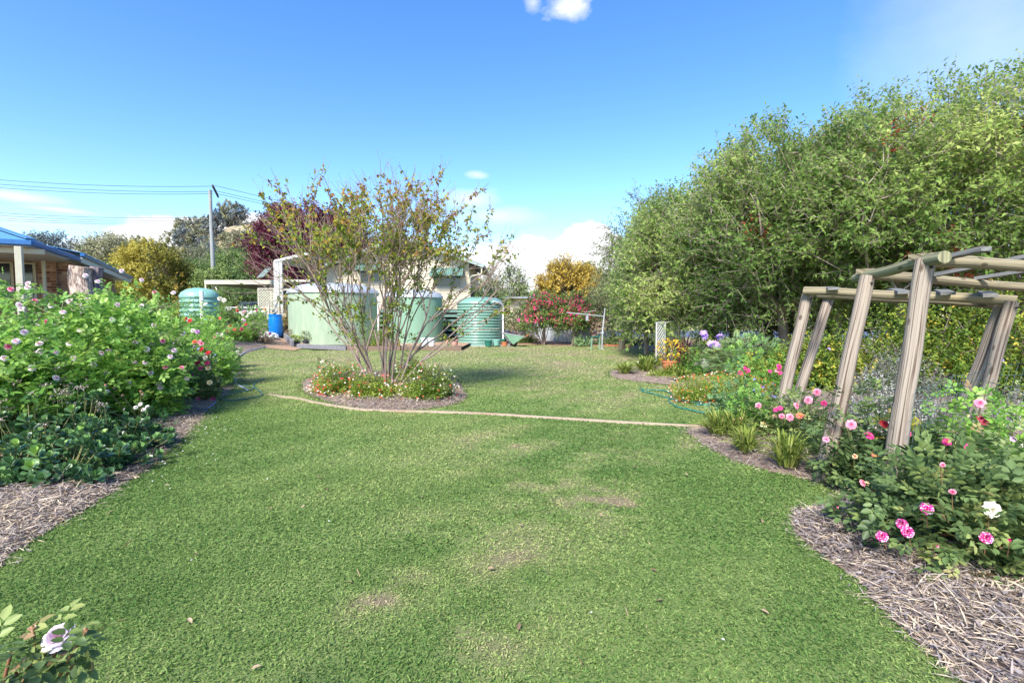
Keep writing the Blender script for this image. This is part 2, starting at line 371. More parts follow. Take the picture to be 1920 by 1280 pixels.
def skeleton(rng, base, top, nodes, r0, tw, droop=0.0, step=.5, pw=.45, wob=.08, rmin=.006):
    """joins nodes to a growing tree of branches from base through top; returns nothing, fills tw"""
    P = [np.array(base, float), np.array(top, float)]; par = [-1, 0]; ends = []
    order = np.argsort(np.linalg.norm(nodes - P[1], axis=1)); dist = [0., np.linalg.norm(P[1] - P[0])]
    for i in order:
        c = nodes[i]; A = np.array(P[1:]); dd = np.linalg.norm(A - c, axis=1) + .35 * np.array(dist[1:]) + np.maximum(0, A[:, 2] - c[2]) * .8
        j = int(np.argmin(dd)) + 1; a = P[j]; L = np.linalg.norm(c - a); k = max(1, int(L / step)); prev = j
        for q in range(1, k + 1):
            u = q / k; p = a + (c - a) * u
            if q < k: p = p + rng.normal(size=3) * wob * min(L, 1.) + np.array([0, 0, .12 * L * math.sin(math.pi * u)])
            P.append(p); par.append(prev); dist.append(dist[prev] + np.linalg.norm(p - P[prev])); prev = len(P) - 1
        ends.append(prev)
    cnt = np.zeros(len(P)); 
    for e in ends: cnt[e] += 1
    for i in range(len(P) - 1, 0, -1): cnt[par[i]] += cnt[i]
    rr = np.maximum(r0 * (cnt / cnt[0]) ** pw, rmin); P = np.array(P); par = np.array(par)
    tw.add(P[par[1:]], P[1:], rr[par[1:]] * .6 + rr[1:] * .4, rr[1:] * .95, sides=6)
def sprigs(rng, fo, B, D, Ls, k, L, Wd, tint, kind='kite', tw=None, spread=.9, upb=.35, twr=.004, jl=.3, fold=.3, curl=.2):
    """leafy sprigs: base B, direction D, length Ls with k leaves each"""
    n = len(B); side = unit(np.cross(D, rnd_dir(rng, n))); bend = side * (Ls * .25)
    if tw is not None: tw.add(B, B + D * Ls * .5 + bend * .4, twr, twr * .8, 3); tw.add(B + D * Ls * .5 + bend * .4, B + D * Ls + bend * .9, twr * .8, twr * .4, 3)
    for j in range(k):
        u = (j + .6) / k; p = B + D * (Ls * u) + bend * (u * u) + rng.normal(size=(n, 3)) * .012
        a = unit(np.cross(D, rnd_dir(rng, n))); d = unit(D * (1 - spread * .55) + a * spread + np.array([0, 0, upb * .4])); s = rng.uniform(1 - jl, 1 + jl, n)
        U = unit(np.array([0, 0, 1.]) + rnd_dir(rng, n) * .7 + D * .3)
        fo.add(p, d, U, L * s, Wd * s, tint + rng.normal(size=n) * .13, kind, fold, curl)
def shrub_points(rng, n, c, rx, ry, H, lo=.6, seed=0, lump=.14, flat=.75):
    """points over a dome standing on the ground"""
    f = wave_noise(seed + 5, 3.4); d = rnd_dir(rng, n); d[:, 2] = np.abs(d[:, 2]) ** flat * np.sign(d[:, 2]); d[:, 2] = np.where(d[:, 2] < 0, -d[:, 2] * .45, d[:, 2]); 
    r = (lo ** 2 + (1 - lo ** 2) * rng.random(n)) ** .5 * (1 + lump * f(d)); bulge = 1 + .15 * np.sin(np.clip(d[:, 2], 0, 1) * math.pi)
    p = np.array(c, float) + d * r[:, None] * np.array([rx, ry, H]) * np.stack([bulge, bulge, np.ones(n)], 1)
    p[:, 2] = np.maximum(p[:, 2], c[2] + .03); return p, unit(d + np.array([0, 0, .15]))
# ------------------------------------------------------------------ material list
surf('cream', (.52, .46, .35), (.47, .41, .31), 3, .7); surf('white_paint', (.46, .47, .45), (.40, .41, .39), 5, .5)
surf('cream_trim', (.44, .43, .35), (.38, .365, .29), 5, .5)
surf('tank_pale', (.33, .42, .29), (.25, .33, .235), 2.5, .5, bump=.05, stretch=(1, 1, .22), c3=(.30, .385, .27), tight=.8); surf('tank_green', (.20, .34, .24), (.15, .265, .19), 2.8, .5, stretch=(1, 1, .22), tight=.7)
surf('tank_rib', (.16, .29, .24), (.13, .25, .20), 2, .32, spec=.6); surf('tank_teal', (.20, .40, .34), (.17, .35, .30), 2, .45)
surf('zinc', (.44, .47, .50), (.34, .37, .41), 5, .45, metal=.25, bump=.05); surf('zinc_dull', (.42, .44, .46), (.34, .35, .37), 3, .5, metal=.3)
surf('awning_green', (.13, .23, .20), (.10, .19, .165), 4, .5); surf('roof_green', (.26, .33, .31), (.22, .28, .27), 4, .5)
surf('roof_blue', (.07, .20, .38), (.06, .175, .34), 2, .35, spec=.5); surf('gutter_blue', (.03, .13, .36), None, 2, .3)
surf('pvc', (.72, .73, .74), (.66, .67, .69), 3, .35); surf('barrel_blue', (.0, .15, .56), (.0, .135, .50), 4, .3, spec=.5)
surf('plastic_white', (.72, .76, .80), (.66, .70, .75), 4, .4); surf('pot_pink', (.50, .28, .24), (.42, .22, .19), 9, .8); surf('pot_terracotta', (.48, .17, .07), (.38, .13, .06), 9, .8)
surf('pot_green', (.02, .12, .09), (.025, .15, .11), 5, .4); surf('pot_black', (.03, .035, .05), None, 5, .5); surf('barrow_green', (.20, .36, .25), (.14, .27, .19), 7, .5)
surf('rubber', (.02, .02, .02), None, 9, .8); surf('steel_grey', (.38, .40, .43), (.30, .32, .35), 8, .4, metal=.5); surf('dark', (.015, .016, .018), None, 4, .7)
surf('sleeper', (.20, .14, .10), (.13, .09, .07), 9, .9, bump=.5, stretch=(.3, 1, 3)); surf('sleeper_grey', (.20, .20, .22), (.13, .13, .15), 9, .9, bump=.4)
surf('glass', (.012, .017, .024), (.02, .026, .035), 2, .08, spec=.6); surf('blind', (.30, .32, .36), (.18, .20, .24), 22, .7, stretch=(1, 1, 2.5))
surf('car_white', (.72, .73, .75), (.66, .67, .69), 2, .25, spec=.6); surf('soffit', (.50, .46, .37), (.45, .41, .33), 3, .8); surf('brown_wall', (.14, .09, .08), (.10, .06, .055), 6, .8)
surf('pole', (.28, .30, .31), (.20, .21, .22), 6, .85, stretch=(1, 1, .2)); surf('cross_wood', (.07, .05, .05), None, 8, .9)
surf('bark_grey', (.20, .155, .13), (.11, .085, .07), 9, .9, bump=.5, stretch=(1, 1, .35)); surf('bark_pale', (.40, .33, .285), (.24, .185, .16), 8, .8, bump=.3, stretch=(1, 1, .3))
surf('bark_pink', (.36, .275, .24), (.21, .15, .135), 6, .75, bump=.2, stretch=(1, 1, .3), c3=(.29, .215, .18)); surf('twig_green', (.12, .17, .05), (.16, .12, .06), 12, .6); surf('twig_red', (.20, .07, .05), (.16, .13, .05), 14, .6)
surf('stump', (.50, .42, .37), (.13, .09, .08), 10, .9, bump=1, stretch=(1, 1, .3), c3=(.46, .37, .31), tight=.35); surf('stump_dark', (.07, .07, .11), (.22, .17, .17), 9, .9, bump=.6, stretch=(1, 1, .3), tight=.4)
surf('hose_blue', (.05, .11, .22), (.08, .16, .28), 30, .45); surf('hose_grey', (.30, .36, .46), (.22, .28, .38), 20, .45); surf('hose_green', (.03, .10, .09), (.05, .14, .12), 30, .45); surf('hose_teal', (.02, .12, .10), (.025, .16, .13), 30, .45)
surf('edging', (.30, .18, .14), (.36, .28, .22), 1.4, .85, bump=.4, bscale=40, c3=(.36, .30, .22)); surf('brick_red', (.38, .13, .07), (.28, .10, .06), 12, .9)
surf('road', (.10, .12, .20), (.08, .10, .17), 6, .8); surf('gravel', (.40, .26, .17), (.28, .18, .12), 28, .95, bump=.8, bscale=60); surf('conc', (.36, .34, .31), (.28, .26, .24), 6, .9)
surf('wire', (.05, .10, .10), None, 9, .5, metal=.3); surf('plate_pink', (.60, .27, .22), None, 9, .6); surf('stone', (.30, .30, .27), (.18, .18, .16), 14, .9, bump=.6)
wood_mat('post_wood', (.265, .228, .19), (.088, .063, .05), (.175, .14, .112), grain=(14, .32)); wood_mat('rail_wood', (.25, .215, .14), (.10, .085, .055), (.18, .155, .10), grain=(9, .3)); wood_mat('rail_green', (.235, .23, .14), (.09, .09, .06), (.17, .17, .105), grain=(5, .5))
wood_mat('slat_wood', (.17, .17, .165), (.07, .075, .08), (.12, .125, .125), knots=False, grain=(4, .6))
def brick():
    m, t, b = new_mat('brick'); uv = nd(t, 'ShaderNodeUVMap'); bt = nd(t, 'ShaderNodeTexBrick'); ln(t, uv.outputs[0], bt.inputs['Vector'])
    for k, v in (('Scale', 1), ('Mortar Size', .006), ('Brick Width', .30), ('Row Height', .10), ('Bias', 0.05), ('Mortar Smooth', .2)): bt.inputs[k].default_value = v
    bt.inputs['Color1'].default_value = (.44, .31, .22, 1); bt.inputs['Color2'].default_value = (.17, .075, .05, 1); bt.inputs['Mortar'].default_value = (.40, .32, .25, 1)
    n = noise(t, uv.outputs[0], 9, 4); mx = nd(t, 'ShaderNodeMix', data_type='RGBA', blend_type='MULTIPLY'); mx.inputs[0].default_value = .5
    ln(t, bt.outputs[0], mx.inputs[6]); ln(t, ramp(t, n, [(.3, (.7, .65, .6)), (.7, (1.2, 1.15, 1.1))]), mx.inputs[7]); ln(t, mx.outputs[2], b.inputs['Base Color']); b.inputs['Roughness'].default_value = .9
    bp = nd(t, 'ShaderNodeBump'); bp.inputs['Strength'].default_value = .5; bp.inputs['Distance'].default_value = .01; ln(t, bt.outputs['Fac'], bp.inputs['Height']); bp.invert = True; ln(t, bp.outputs[0], b.inputs['Normal'])
    MAT['brick'] = m
brick()
def lawn_mat():
    m, t, b = new_mat('lawn'); tx = nd(t, 'ShaderNodeTexCoord'); at = nd(t, 'ShaderNodeAttribute', attribute_name='patch')
    a = noise(t, tx.outputs['Object'], 90, 5, .7); f = noise(t, tx.outputs['Object'], 1.1, 4, .6)
    g = ramp(t, mth(t, 'ADD', mth(t, 'MULTIPLY', a, .7), mth(t, 'MULTIPLY', f, .3)), [(.3, (.08, .12, .03)), (.5, (.17, .25, .075)), (.7, (.285, .355, .13))])
    d = ramp(t, a, [(.3, (.13, .10, .07)), (.6, (.30, .24, .16)), (.75, (.40, .34, .24))])
    mx = nd(t, 'ShaderNodeMix', data_type='RGBA'); ln(t, mth(t, 'ADD', at.outputs['Fac'], mth(t, 'MULTIPLY', mth(t, 'SUBTRACT', a, .5), .8), clamp=True), mx.inputs[0]); ln(t, g, mx.inputs[6]); ln(t, d, mx.inputs[7])
    ln(t, mx.outputs[2], b.inputs['Base Color']); b.inputs['Roughness'].default_value = .9; b.inputs['Specular IOR Level'].default_value = .1
    bp = nd(t, 'ShaderNodeBump'); bp.inputs['Strength'].default_value = .8; bp.inputs['Distance'].default_value = .03; ln(t, a, bp.inputs['Height']); ln(t, bp.outputs[0], b.inputs['Normal']); MAT['lawn'] = m
lawn_mat()
surf('mulch', (.12, .08, .065), (.23, .17, .14), 22, .95, bump=1, bscale=70, stretch=(1, .5, 1), c3=(.27, .22, .19)); surf('soil_red', (.22, .12, .08), (.30, .19, .13), 9, .95, bump=.8)
surf('far_grass', (.16, .18, .07), (.26, .25, .12), .05, .95, c3=(.20, .22, .09)); surf('hill', (.34, .27, .18), (.20, .19, .12), .12, .95, c3=(.38, .30, .20), detail=8, tight=.6)
G1, G2, G3 = (.035, .09, .018), (.10, .20, .035), (.26, .36, .07)
leaf_mat('m_hedge', [(0, (.035, .085, .02)), (.45, (.10, .19, .04)), (.85, (.24, .33, .07)), (1, (.36, .34, .09))], .3)
leaf_mat('m_tree', [(0, (.05, .105, .025)), (.4, (.135, .235, .055)), (.75, (.27, .37, .10)), (1, (.44, .50, .17))], .45)
leaf_mat('m_tree_cool', [(0, (.06, .11, .04)), (.5, (.15, .225, .075)), (1, (.29, .36, .12))], .3)
leaf_mat('m_red', [(0, (.16, .03, .02)), (1, (.36, .10, .05))], .35)
leaf_mat('m_gum', [(0, (.07, .10, .05)), (.5, (.17, .21, .09)), (1, (.32, .35, .15))], .25)
leaf_mat('m_gum_far', [(0, (.11, .125, .085)), (.5, (.24, .25, .155)), (1, (.38, .37, .23))], .2)
leaf_mat('m_gum_blue', [(0, (.075, .10, .12)), (.5, (.15, .18, .19)), (1, (.24, .26, .24))], .15)
leaf_mat('m_gold', [(0, (.16, .13, .03)), (.5, (.42, .31, .06)), (1, (.62, .48, .13))], .3)
leaf_mat('m_gold_green', [(0, (.08, .10, .03)), (.5, (.27, .25, .05)), (1, (.46, .40, .09))], .25)
leaf_mat('m_purple', [(0, (.035, .010, .018)), (.5, (.10, .025, .045)), (1, (.20, .06, .08))], .25)
leaf_mat('m_myrtle', [(0, (.06, .11, .02)), (.38, (.16, .24, .04)), (.62, (.36, .37, .05)), (.80, (.36, .19, .05)), (1, (.22, .06, .04))], .4)
leaf_mat('m_rose', [(0, (.045, .08, .03)), (.5, (.12, .19, .065)), (.85, (.26, .32, .10)), (1, (.26, .17, .09))], .28, .48, .3)
leaf_mat('m_rose_light', [(0, (.05, .13, .025)), (.45, (.15, .32, .055)), (.9, (.32, .50, .10)), (1, (.42, .56, .15))], .38, .45, .4)
leaf_mat('m_rose_yellow', [(0, (.10, .14, .03)), (.5, (.35, .33, .05)), (1, (.60, .42, .07))], .3)
leaf_mat('m_succ', [(0, (.03, .07, .03)), (.5, (.07, .16, .06)), (.9, (.17, .30, .09)), (1, (.24, .40, .08))], .12, .35, .5)
leaf_mat('m_salvia', [(0, (.08, .14, .02)), (.5, (.21, .30, .05)), (1, (.42, .46, .10))], .35)
leaf_mat('m_duranta', [(0, (.04, .085, .015)), (.5, (.14, .225, .04)), (.82, (.27, .32, .05)), (1, (.55, .42, .07))], .3)
leaf_mat('m_feather', [(0, (.07, .14, .06)), (.5, (.15, .27, .12)), (1, (.28, .40, .18))], .2)
leaf_mat('m_silver', [(0, (.24, .26, .23)), (.5, (.44, .46, .41)), (1, (.60, .62, .57))], .1, .8, .1)
leaf_mat('m_strap', [(0, (.07, .11, .02)), (.5, (.18, .24, .05)), (.9, (.34, .36, .10)), (1, (.45, .40, .18))], .2, .4)
leaf_mat('m_dry', [(0, (.16, .10, .07)), (.5, (.34, .25, .17)), (1, (.48, .38, .27))], .2, .9, .1)
leaf_mat('m_straw', [(0, (.13, .10, .09)), (.3, (.25, .225, .235)), (.6, (.39, .31, .23)), (1, (.56, .47, .34))], 0, .8, .2)
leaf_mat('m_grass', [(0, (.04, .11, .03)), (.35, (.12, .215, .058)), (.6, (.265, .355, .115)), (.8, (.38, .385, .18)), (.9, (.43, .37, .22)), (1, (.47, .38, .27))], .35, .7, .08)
leaf_mat('m_panicle', [(0, (.26, .20, .16)), (.6, (.44, .36, .36)), (1, (.60, .50, .54))], .2, .9, .1)
leaf_mat('m_white_fl', [(0, (.70, .70, .66)), (1, (.85, .85, .85))], .3, .7, .1); leaf_mat('m_redwhite', [(0, (.75, .04, .04)), (.55, (.70, .10, .08)), (.62, (.8, .7, .66)), (1, (.85, .8, .78))], .3, .7, .1)
leaf_mat('m_orange_fl', [(0, (.72, .10, .03)), (.65, (.66, .14, .06)), (.72, (.7, .6, .52)), (1, (.8, .74, .68))], .3, .7, .1); leaf_mat('m_magenta_fl', [(0, (.45, .02, .07)), (.6, (.68, .05, .22)), (1, (.80, .20, .40))], .3, .7, .1)
leaf_mat('m_violet_fl', [(0, (.30, .18, .62)), (1, (.62, .42, .80))], .3, .7, .1); leaf_mat('m_blue_fl', [(0, (.16, .17, .55)), (1, (.32, .34, .75))], .3, .7, .1); leaf_mat('m_cream_fl', [(0, (.62, .60, .45)), (1, (.75, .74, .62))], .3, .7, .1)
leaf_mat('m_yellow_leaf', [(0, (.50, .30, .03)), (1, (.75, .55, .06))], .3)
P_PALE = petal_mat('p_pale', (.80, .50, .60), (.84, .74, .78)); P_STRIPE = petal_mat('p_stripe', (.55, .01, .20), (.62, .02, .27), stripe=(.82, .70, .76)); P_WHITE = petal_mat('p_white', (.60, .56, .38), (.66, .65, .59))
P_PINK = petal_mat('p_pink', (.70, .06, .18), (.80, .34, .46)); P_RED = petal_mat('p_red', (.42, .005, .01), (.62, .015, .03)); P_MAG = petal_mat('p_magenta', (.60, .10, .10), (.66, .015, .26)); P_CORAL = petal_mat('p_coral', (.80, .30, .05), (.78, .16, .14))
P_YEL = petal_mat('p_yellow', (.75, .50, .12), (.80, .72, .46)); P_MAUVE = petal_mat('p_mauve', (.56, .22, .55), (.68, .42, .70)); P_PEACH = petal_mat('p_peach', (.76, .34, .16), (.80, .52, .36)); P_BUD = petal_mat('p_bud', (.60, .62, .25), (.72, .72, .42)); P_DEEP = petal_mat('p_deep', (.22, .01, .03), (.34, .02, .06))

# ------------------------------------------------------------------ ground
def hill_h(x, y): return 0
def grid_mesh(name, xs, ys, zf, mat, kind='structure', patch=None):
    X, Y = np.meshgrid(xs, ys); Z = zf(X, Y); V = np.stack([X.ravel(), Y.ravel(), Z.ravel()], 1); nx = len(xs); ny = len(ys)
    q = (np.arange(ny - 1)[:, None] * nx + np.arange(nx - 1)[None]).ravel(); F = np.stack([q, q + 1, q + nx + 1, q + nx], 1)
    o = np_mesh(name, V, F, MAT[mat], smooth=True); o['kind'] = kind
    if patch is not None:
        a = o.data.attributes.new('patch', 'FLOAT', 'POINT'); a.data.foreach_set('value', patch(V[:, 0], V[:, 1]).astype(np.float32))
    return o
def geo(a, b, n, p=1.6): t = np.linspace(-1, 1, n); return np.where(t < 0, -abs(a) * np.abs(t) ** p, b * np.abs(t) ** p)
g = grid_mesh('ground', np.unique(np.concatenate([np.linspace(-40, 40, 90), geo(-1500, 1500, 40, 2.5)])), np.unique(np.concatenate([np.linspace(-30, 50, 90), 50 + 1900 * np.linspace(0, 1, 30) ** 2.4])), lambda x, y: hgt(x, y) - .02, 'far_grass')
PN = wave_noise(3, 1.3, 8); PN2 = wave_noise(4, 6, 10); PN3 = wave_noise(8, 17, 12)
SPOTS = [(1100, 930, .45, .9), (1150, 942, .22, 1.2), (1000, 915, .4, .55), (1060, 850, .8, .5), (1010, 825, .7, .45), (900, 1012, .35, .75), (895, 1195, .19, 1.1), (700, 1128, .13, 1.1), (690, 1120, .3, .3), (905, 1085, .2, .4),
         (1120, 780, 1.2, .35), (1120, 715, 2.0, .3), (1180, 675, 1.6, .55), (1130, 735, .7, .5), (1185, 665, 1.0, .35), (980, 690, 2.6, .25), (900, 655, 2.2, .55), (1060, 660, 2.4, .35), (460, 700, .35, .9), (450, 715, .4, .9), (475, 680, .3, .6),
         (1000, 1085, .18, .5), (1010, 1040, .2, .4), (520, 700, 1.5, .2), (1215, 855, .5, .35), (750, 1068, .15, .4), (950, 875, .5, .3), (760, 980, .3, .2), (1280, 830, .3, .8), (1262, 745, .5, .8)]
SP = [(G(a, b)[:2], r, w) for a, b, r, w in SPOTS]
def patch(x, y):
    P = np.stack([x, y, x * 0], -1); n = PN(P); n2 = PN2(P); n3 = PN3(P); v = .05 + .07 * n + .05 * n2
    v = v + np.clip((y - 5) / 34, 0, .36)
    for (c, r, w) in SP:
        d = np.hypot(x - c[0], y - c[1]) / r; v = v + w * .62 * np.exp(-d * d * .7) * np.clip(.45 + .4 * n2 + .5 * n3, 0, 2)
    return np.clip(v, 0, 1)
lawn = grid_mesh('lawn', np.linspace(-13, 15, 225), np.linspace(-3, 29, 257), lambda x, y: hgt(x, y), 'lawn', patch=patch)

LB = [(-60, 1090), (0, 1052), (60, 1015), (110, 985), (160, 955), (200, 930), (250, 897), (290, 868), (320, 842), (345, 820), (370, 795), (388, 775), (410, 752), (432, 735), (450, 716), (456, 700), (450, 686), (442, 674), (470, 666), (505, 659)]
LBW = [G(*p)[:2] for p in LB] + [np.array(p) for p in [(-11.2, 24.6), (-13, 26), (-24, 26), (-24, 1), (-4, 1)]]
RB = [(1860, 1330), (1790, 1262), (1750, 1225), (1700, 1185), (1650, 1135), (1600, 1085), (1560, 1050), (1520, 1022), (1492, 995), (1480, 972), (1490, 958), (1530, 954), (1572, 948), (1578, 930), (1545, 910), (1490, 893), (1430, 880), (1370, 862), (1325, 838), (1294, 818), (1290, 806), (1320, 799), (1380, 795), (1400, 784), (1365, 772), (1340, 760), (1308, 752), (1283, 742), (1272, 728), (1240, 721), (1190, 716), (1150, 709), (1139, 702), (1150, 694), (1200, 684), (1232, 672), (1235, 662)]
RBW = [G(*p)[:2] for p in RB] + [np.array(p) for p in [(5.6, 26), (24, 26), (24, -2), (2.5, -2)]]
IB = [(562, 722), (580, 708), (640, 700), (760, 697), (840, 704), (872, 735), (874, 748), (850, 759), (800, 767), (740, 771), (690, 769), (640, 761), (598, 748), (574, 738)]
IBW = [G(*p)[:2] for p in IB]
def smooth_poly(P, step=.12):
    P = [np.array(p, float) for p in P]; out = []; n = len(P)
    for i in range(n):
        p0, p1, p2, p3 = P[i - 1], P[i], P[(i + 1) % n], P[(i + 2) % n]; L = np.linalg.norm(p2 - p1); k = max(1, min(60, int(L / step))) if L < 3 else 2
        for j in range(k):
            t = j / k
            q = .5 * ((2 * p1) + (-p0 + p2) * t + (2 * p0 - 5 * p1 + 4 * p2 - p3) * t * t + (-p0 + 3 * p1 - 3 * p2 + p3) * t ** 3) if L < 3 and np.linalg.norm(p1 - p0) < 3 and np.linalg.norm(p3 - p2) < 3 else p1 + (p2 - p1) * t
            out.append(q)
    return np.array(out)
def inside(poly, x, y):
    x = np.asarray(x); y = np.asarray(y); r = np.zeros(x.shape, bool); n = len(poly); j = n - 1
    for i in range(n):
        xi, yi = poly[i]; xj, yj = poly[j]; c = ((yi > y) != (yj > y)); 
        with np.errstate(divide='ignore', invalid='ignore'): r ^= c & (x < (xj - xi) * (y - yi) / (yj - yi + 1e-12) + xi)
        j = i
    return r
def edge_dist(poly, x, y):
    a = poly; b = np.roll(poly, -1, 0); P = np.stack([x, y], -1)[:, None]; d = (b - a)[None]; t = np.clip(((P - a) * d).sum(-1) / ((d * d).sum(-1) + 1e-9), 0, 1)
    return np.linalg.norm(P - (a + d * t[..., None]), axis=-1).min(1)
def bed(name, poly, mat, mound=.06, base=.008, grid=.35, kind='structure', zf=hgt):
    xs = np.arange(poly[:, 0].min(), poly[:, 0].max(), grid); ys = np.arange(poly[:, 1].min(), poly[:, 1].max(), grid); X, Y = [a.ravel() for a in np.meshgrid(xs, ys)]
    k = inside(poly, X, Y); X = X[k]; Y = Y[k]; d = edge_dist(poly, X, Y); X = X[d > grid * .3]; Y = Y[d > grid * .3]
    pts = [Vector(p) for p in poly] + [Vector((a, b)) for a, b in zip(X, Y)]
    r = delaunay_2d_cdt(pts, [], [list(range(len(poly)))], 1, 1e-5); v = np.array([list(p) for p in r[0]]); F = [f for f in r[2]]
    d = edge_dist(poly, v[:, 0], v[:, 1]); z = zf(v[:, 0], v[:, 1]) + base + mound * sm(d / .5)
    mb = MB(); mb.add(np.column_stack([v, z]), F); o = mb.build(name, MAT[mat], smooth=True); o['kind'] = kind; return o
LBP, RBP, IBP = smooth_poly(LBW), smooth_poly(RBW), smooth_poly(IBW)
_r = np.random.default_rng(1)
for p in (LBP, RBP, IBP): p += _r.normal(size=p.shape) * .012
bed('garden_bed', LBP, 'mulch'); bed('garden_bed', RBP, 'mulch'); bed('garden_bed', IBP, 'mulch', mound=.05, grid=.2)
PATHW = np.array([G(498, 661)[:2], G(552, 658)[:2], (-9.75, 23.4), (-11.2, 27), (-13.4, 27), (-12.2, 24.2)])
bed('gravel_path', smooth_poly(PATHW), 'gravel', mound=.01, base=.03)
BK = np.array([GX(955, 26)[:2], GX(1010, 25.8)[:2], GX(1060, 25.2)[:2], GX(1120, 25)[:2], GX(1160, 24.6)[:2], GX(1215, 23.6)[:2], (7.5, 23), (12, 30), (2, 31), (-1, 31)], float)
bed('fence_bed', smooth_poly(BK), 'soil_red', mound=.05)
# road across the back right and its far verge
mb = MB(); n = 24
for i in range(n):
    def rp(t): x = -6 + 66 * t; return x, 36.5 - .16 * (x - 8) + .004 * (x - 8) ** 2
    (xa, ya), (xb, yb) = rp(i / n), rp((i + 1) / n); mb.poly([(xa, ya, -.005), (xb, yb, -.005), (xb, yb + 6.5, .25), (xa, ya + 6.5, .25)])
tag(mb.build('road', MAT['road']), kind='structure')
g = grid_mesh('verge', np.linspace(-10, 120, 60), np.linspace(42, 120, 30), lambda x, y: .1 + .9 * sm((y - 42 + .14 * (x - 8)) / 14), 'far_grass')
# the hill
HN = wave_noise(40, .035)
def hillz(x, y):
    z = 54 * np.exp(-((x + 135) / 62) ** 2 - ((y - 285) / 70) ** 2) + 30 * np.exp(-((x + 225) / 60) ** 2 - ((y - 300) / 60) ** 2) + 22 * np.exp(-((x + 60) / 50) ** 2 - ((y - 320) / 60) ** 2)
    return z + 1.2 * HN(np.stack([x, y, x * 0], -1)) * np.clip(z / 10, 0, 1) - 2.5
grid_mesh('hill', np.linspace(-420, 120, 110), np.linspace(140, 480, 70), hillz, 'hill')

# ------------------------------------------------------------------ water tanks
def tank(name, label, c, r, z1, mat, roof_mat, rise, ribs=0, neck=False, rr=0):
    t = thing(name, label, 'water tank', c, 'rainwater tanks'); z0 = c[2]; H = z1 - z0; mb = MB()
    if ribs:
        prof = [(r, 0)]; k = 10
        for i in range(ribs * k + 1): u = i / (ribs * k); prof.append((r + .028 * math.sin(u * ribs * 2 * math.pi), .14 + u * (H - .2)))
        prof.append((r, H))
    else: prof = [(r, 0), (r, H * .5), (r, H - .05), (r + .015, H - .04), (r + .015, H)]
    mb.lathe(prof, c, 72, cap=False); mb.build('tank_wall', MAT[mat], t, smooth=True)
    mb = MB(); n = 72; V = [np.array([c[0], c[1], z1 + rise])]; F = []; rings = [.12, .4, .7, .93, 1.02, 1.03]; zz = [1, .97, .84, .52, .12, -.06] if rise > .3 else [1, .9, .6, .28, .03, -.12]
    for q, (a, b) in enumerate(zip(rings, zz)):
        for k in range(n):
            an = 2 * math.pi * k / n; bump = .02 * max(0, math.cos(an * 9)) ** 6 * (.3 < a < 1.02); V.append(np.array([c[0] + r * a * math.cos(an), c[1] + r * a * math.sin(an), z1 + rise * b + bump]))
    for k in range(n): F.append((0, 1 + k, 1 + (k + 1) % n))
    for q in range(len(rings) - 1):
        for k in range(n): F.append((1 + q * n + k, 1 + (q + 1) * n + k, 1 + (q + 1) * n + (k + 1) % n, 1 + q * n + (k + 1) % n))
    mb.add(V, F); mb.build('tank_roof', MAT[roof_mat], t, smooth=True)
    return t
c1 = np.array([(628 - 960) / FPX * 25.1, 25.1, .12]); tk = tank('water_tank', 'large smooth pale green water tank beside the blue drum, behind the bare-stemmed tree', c1, 2.2, W(628, 547, 23.2)[2], 'tank_pale', 'zinc', .5)
mb = MB(); p = W(709, 560, 23.9); mb.tube([(p[0], p[1], p[2] + .1), (p[0], p[1], 1.9), (p[0], p[1], .2)], .05, 10); mb.build('overflow_pipe', MAT['pvc'], tk)
c2 = np.array([(775 - 960) / FPX * 26.6, 26.6, .12]); tk = tank('water_tank', 'smooth mid green water tank between the pale tank and the ribbed one', c2, 1.6, W(775, 556, 25.2)[2], 'tank_green', 'zinc', .42)
mb = MB(); p = W(812, 551, 26.2); mb.lathe([(.10, 0), (.10, .3), (.12, .3), (.12, .36), (0.02, .38)], (p[0] - .3, p[1], p[2] - .12), 14); mb.build('inlet_cap', MAT['pot_black'], tk, smooth=True)
c3 = np.array([(899.5 - 960) / FPX * 26.3, 26.3, .0]); z3 = W(900, 568, 25.1)[2]; tk = tank('water_tank', 'ribbed green water tank with a white downpipe, beside the wheelbarrow', c3, 1.22, z3, 'tank_rib', 'tank_rib', .34, ribs=14)
mb = MB(); a = W(941, 571, 25.9); mb.tube([W(925, 565, 25.3), W(936, 568, 25.6), (a[0] + .05, a[1], a[2]), (a[0] + .06, a[1], a[2] - .15), (a[0] + .06, a[1], .5), (a[0] + .06, a[1], .1)], .045, 10); mb.build('downpipe', MAT['pvc'], tk, smooth=True)
for i in (0, 1, 2):
    pass
for z in (z3 * .3, z3 * .62, z3 * .86): mb = MB(); mb.box((a[0] + .02, a[1] - .01, z), (.14, .12, .03), bev=.004); mb.build('pipe_bracket', MAT['steel_grey'], tk)
mb = MB(); q = W(888, 561, 25.8); mb.lathe([(.22, 0), (.22, .07), (.19, .1), (.02, .11)], (q[0] + .1, q[1], z3 + .2), 20); mb.build('hatch', MAT['zinc'], tk, smooth=True)
mb = MB(); q = W(913, 566, 25.3); 
for i in range(4): mb.lathe([(.045, 0), (.06, .05), (.045, .1), (.01, .11)], (q[0] - .12 + i * .08, q[1] - .15, q[2] - .04), 10)
mb.build('inlet_strainer', MAT['pot_green'], tk, smooth=True)
cL = GX(376, 23); tk = tank('water_tank', 'teal poly water tank half hidden behind the roses, with a domed lid', cL, .80, W(376, 556, 22.3)[2], 'tank_teal', 'tank_teal', .40, ribs=5)
mb = MB(); zt = W(376, 545, 23)[2]; mb.lathe([(.30, 0), (.30, .14), (.26, .17), (.03, .19)], (cL[0] - .05, cL[1], zt - .05), 20); mb.build('lid', MAT['tank_teal'], tk, smooth=True)
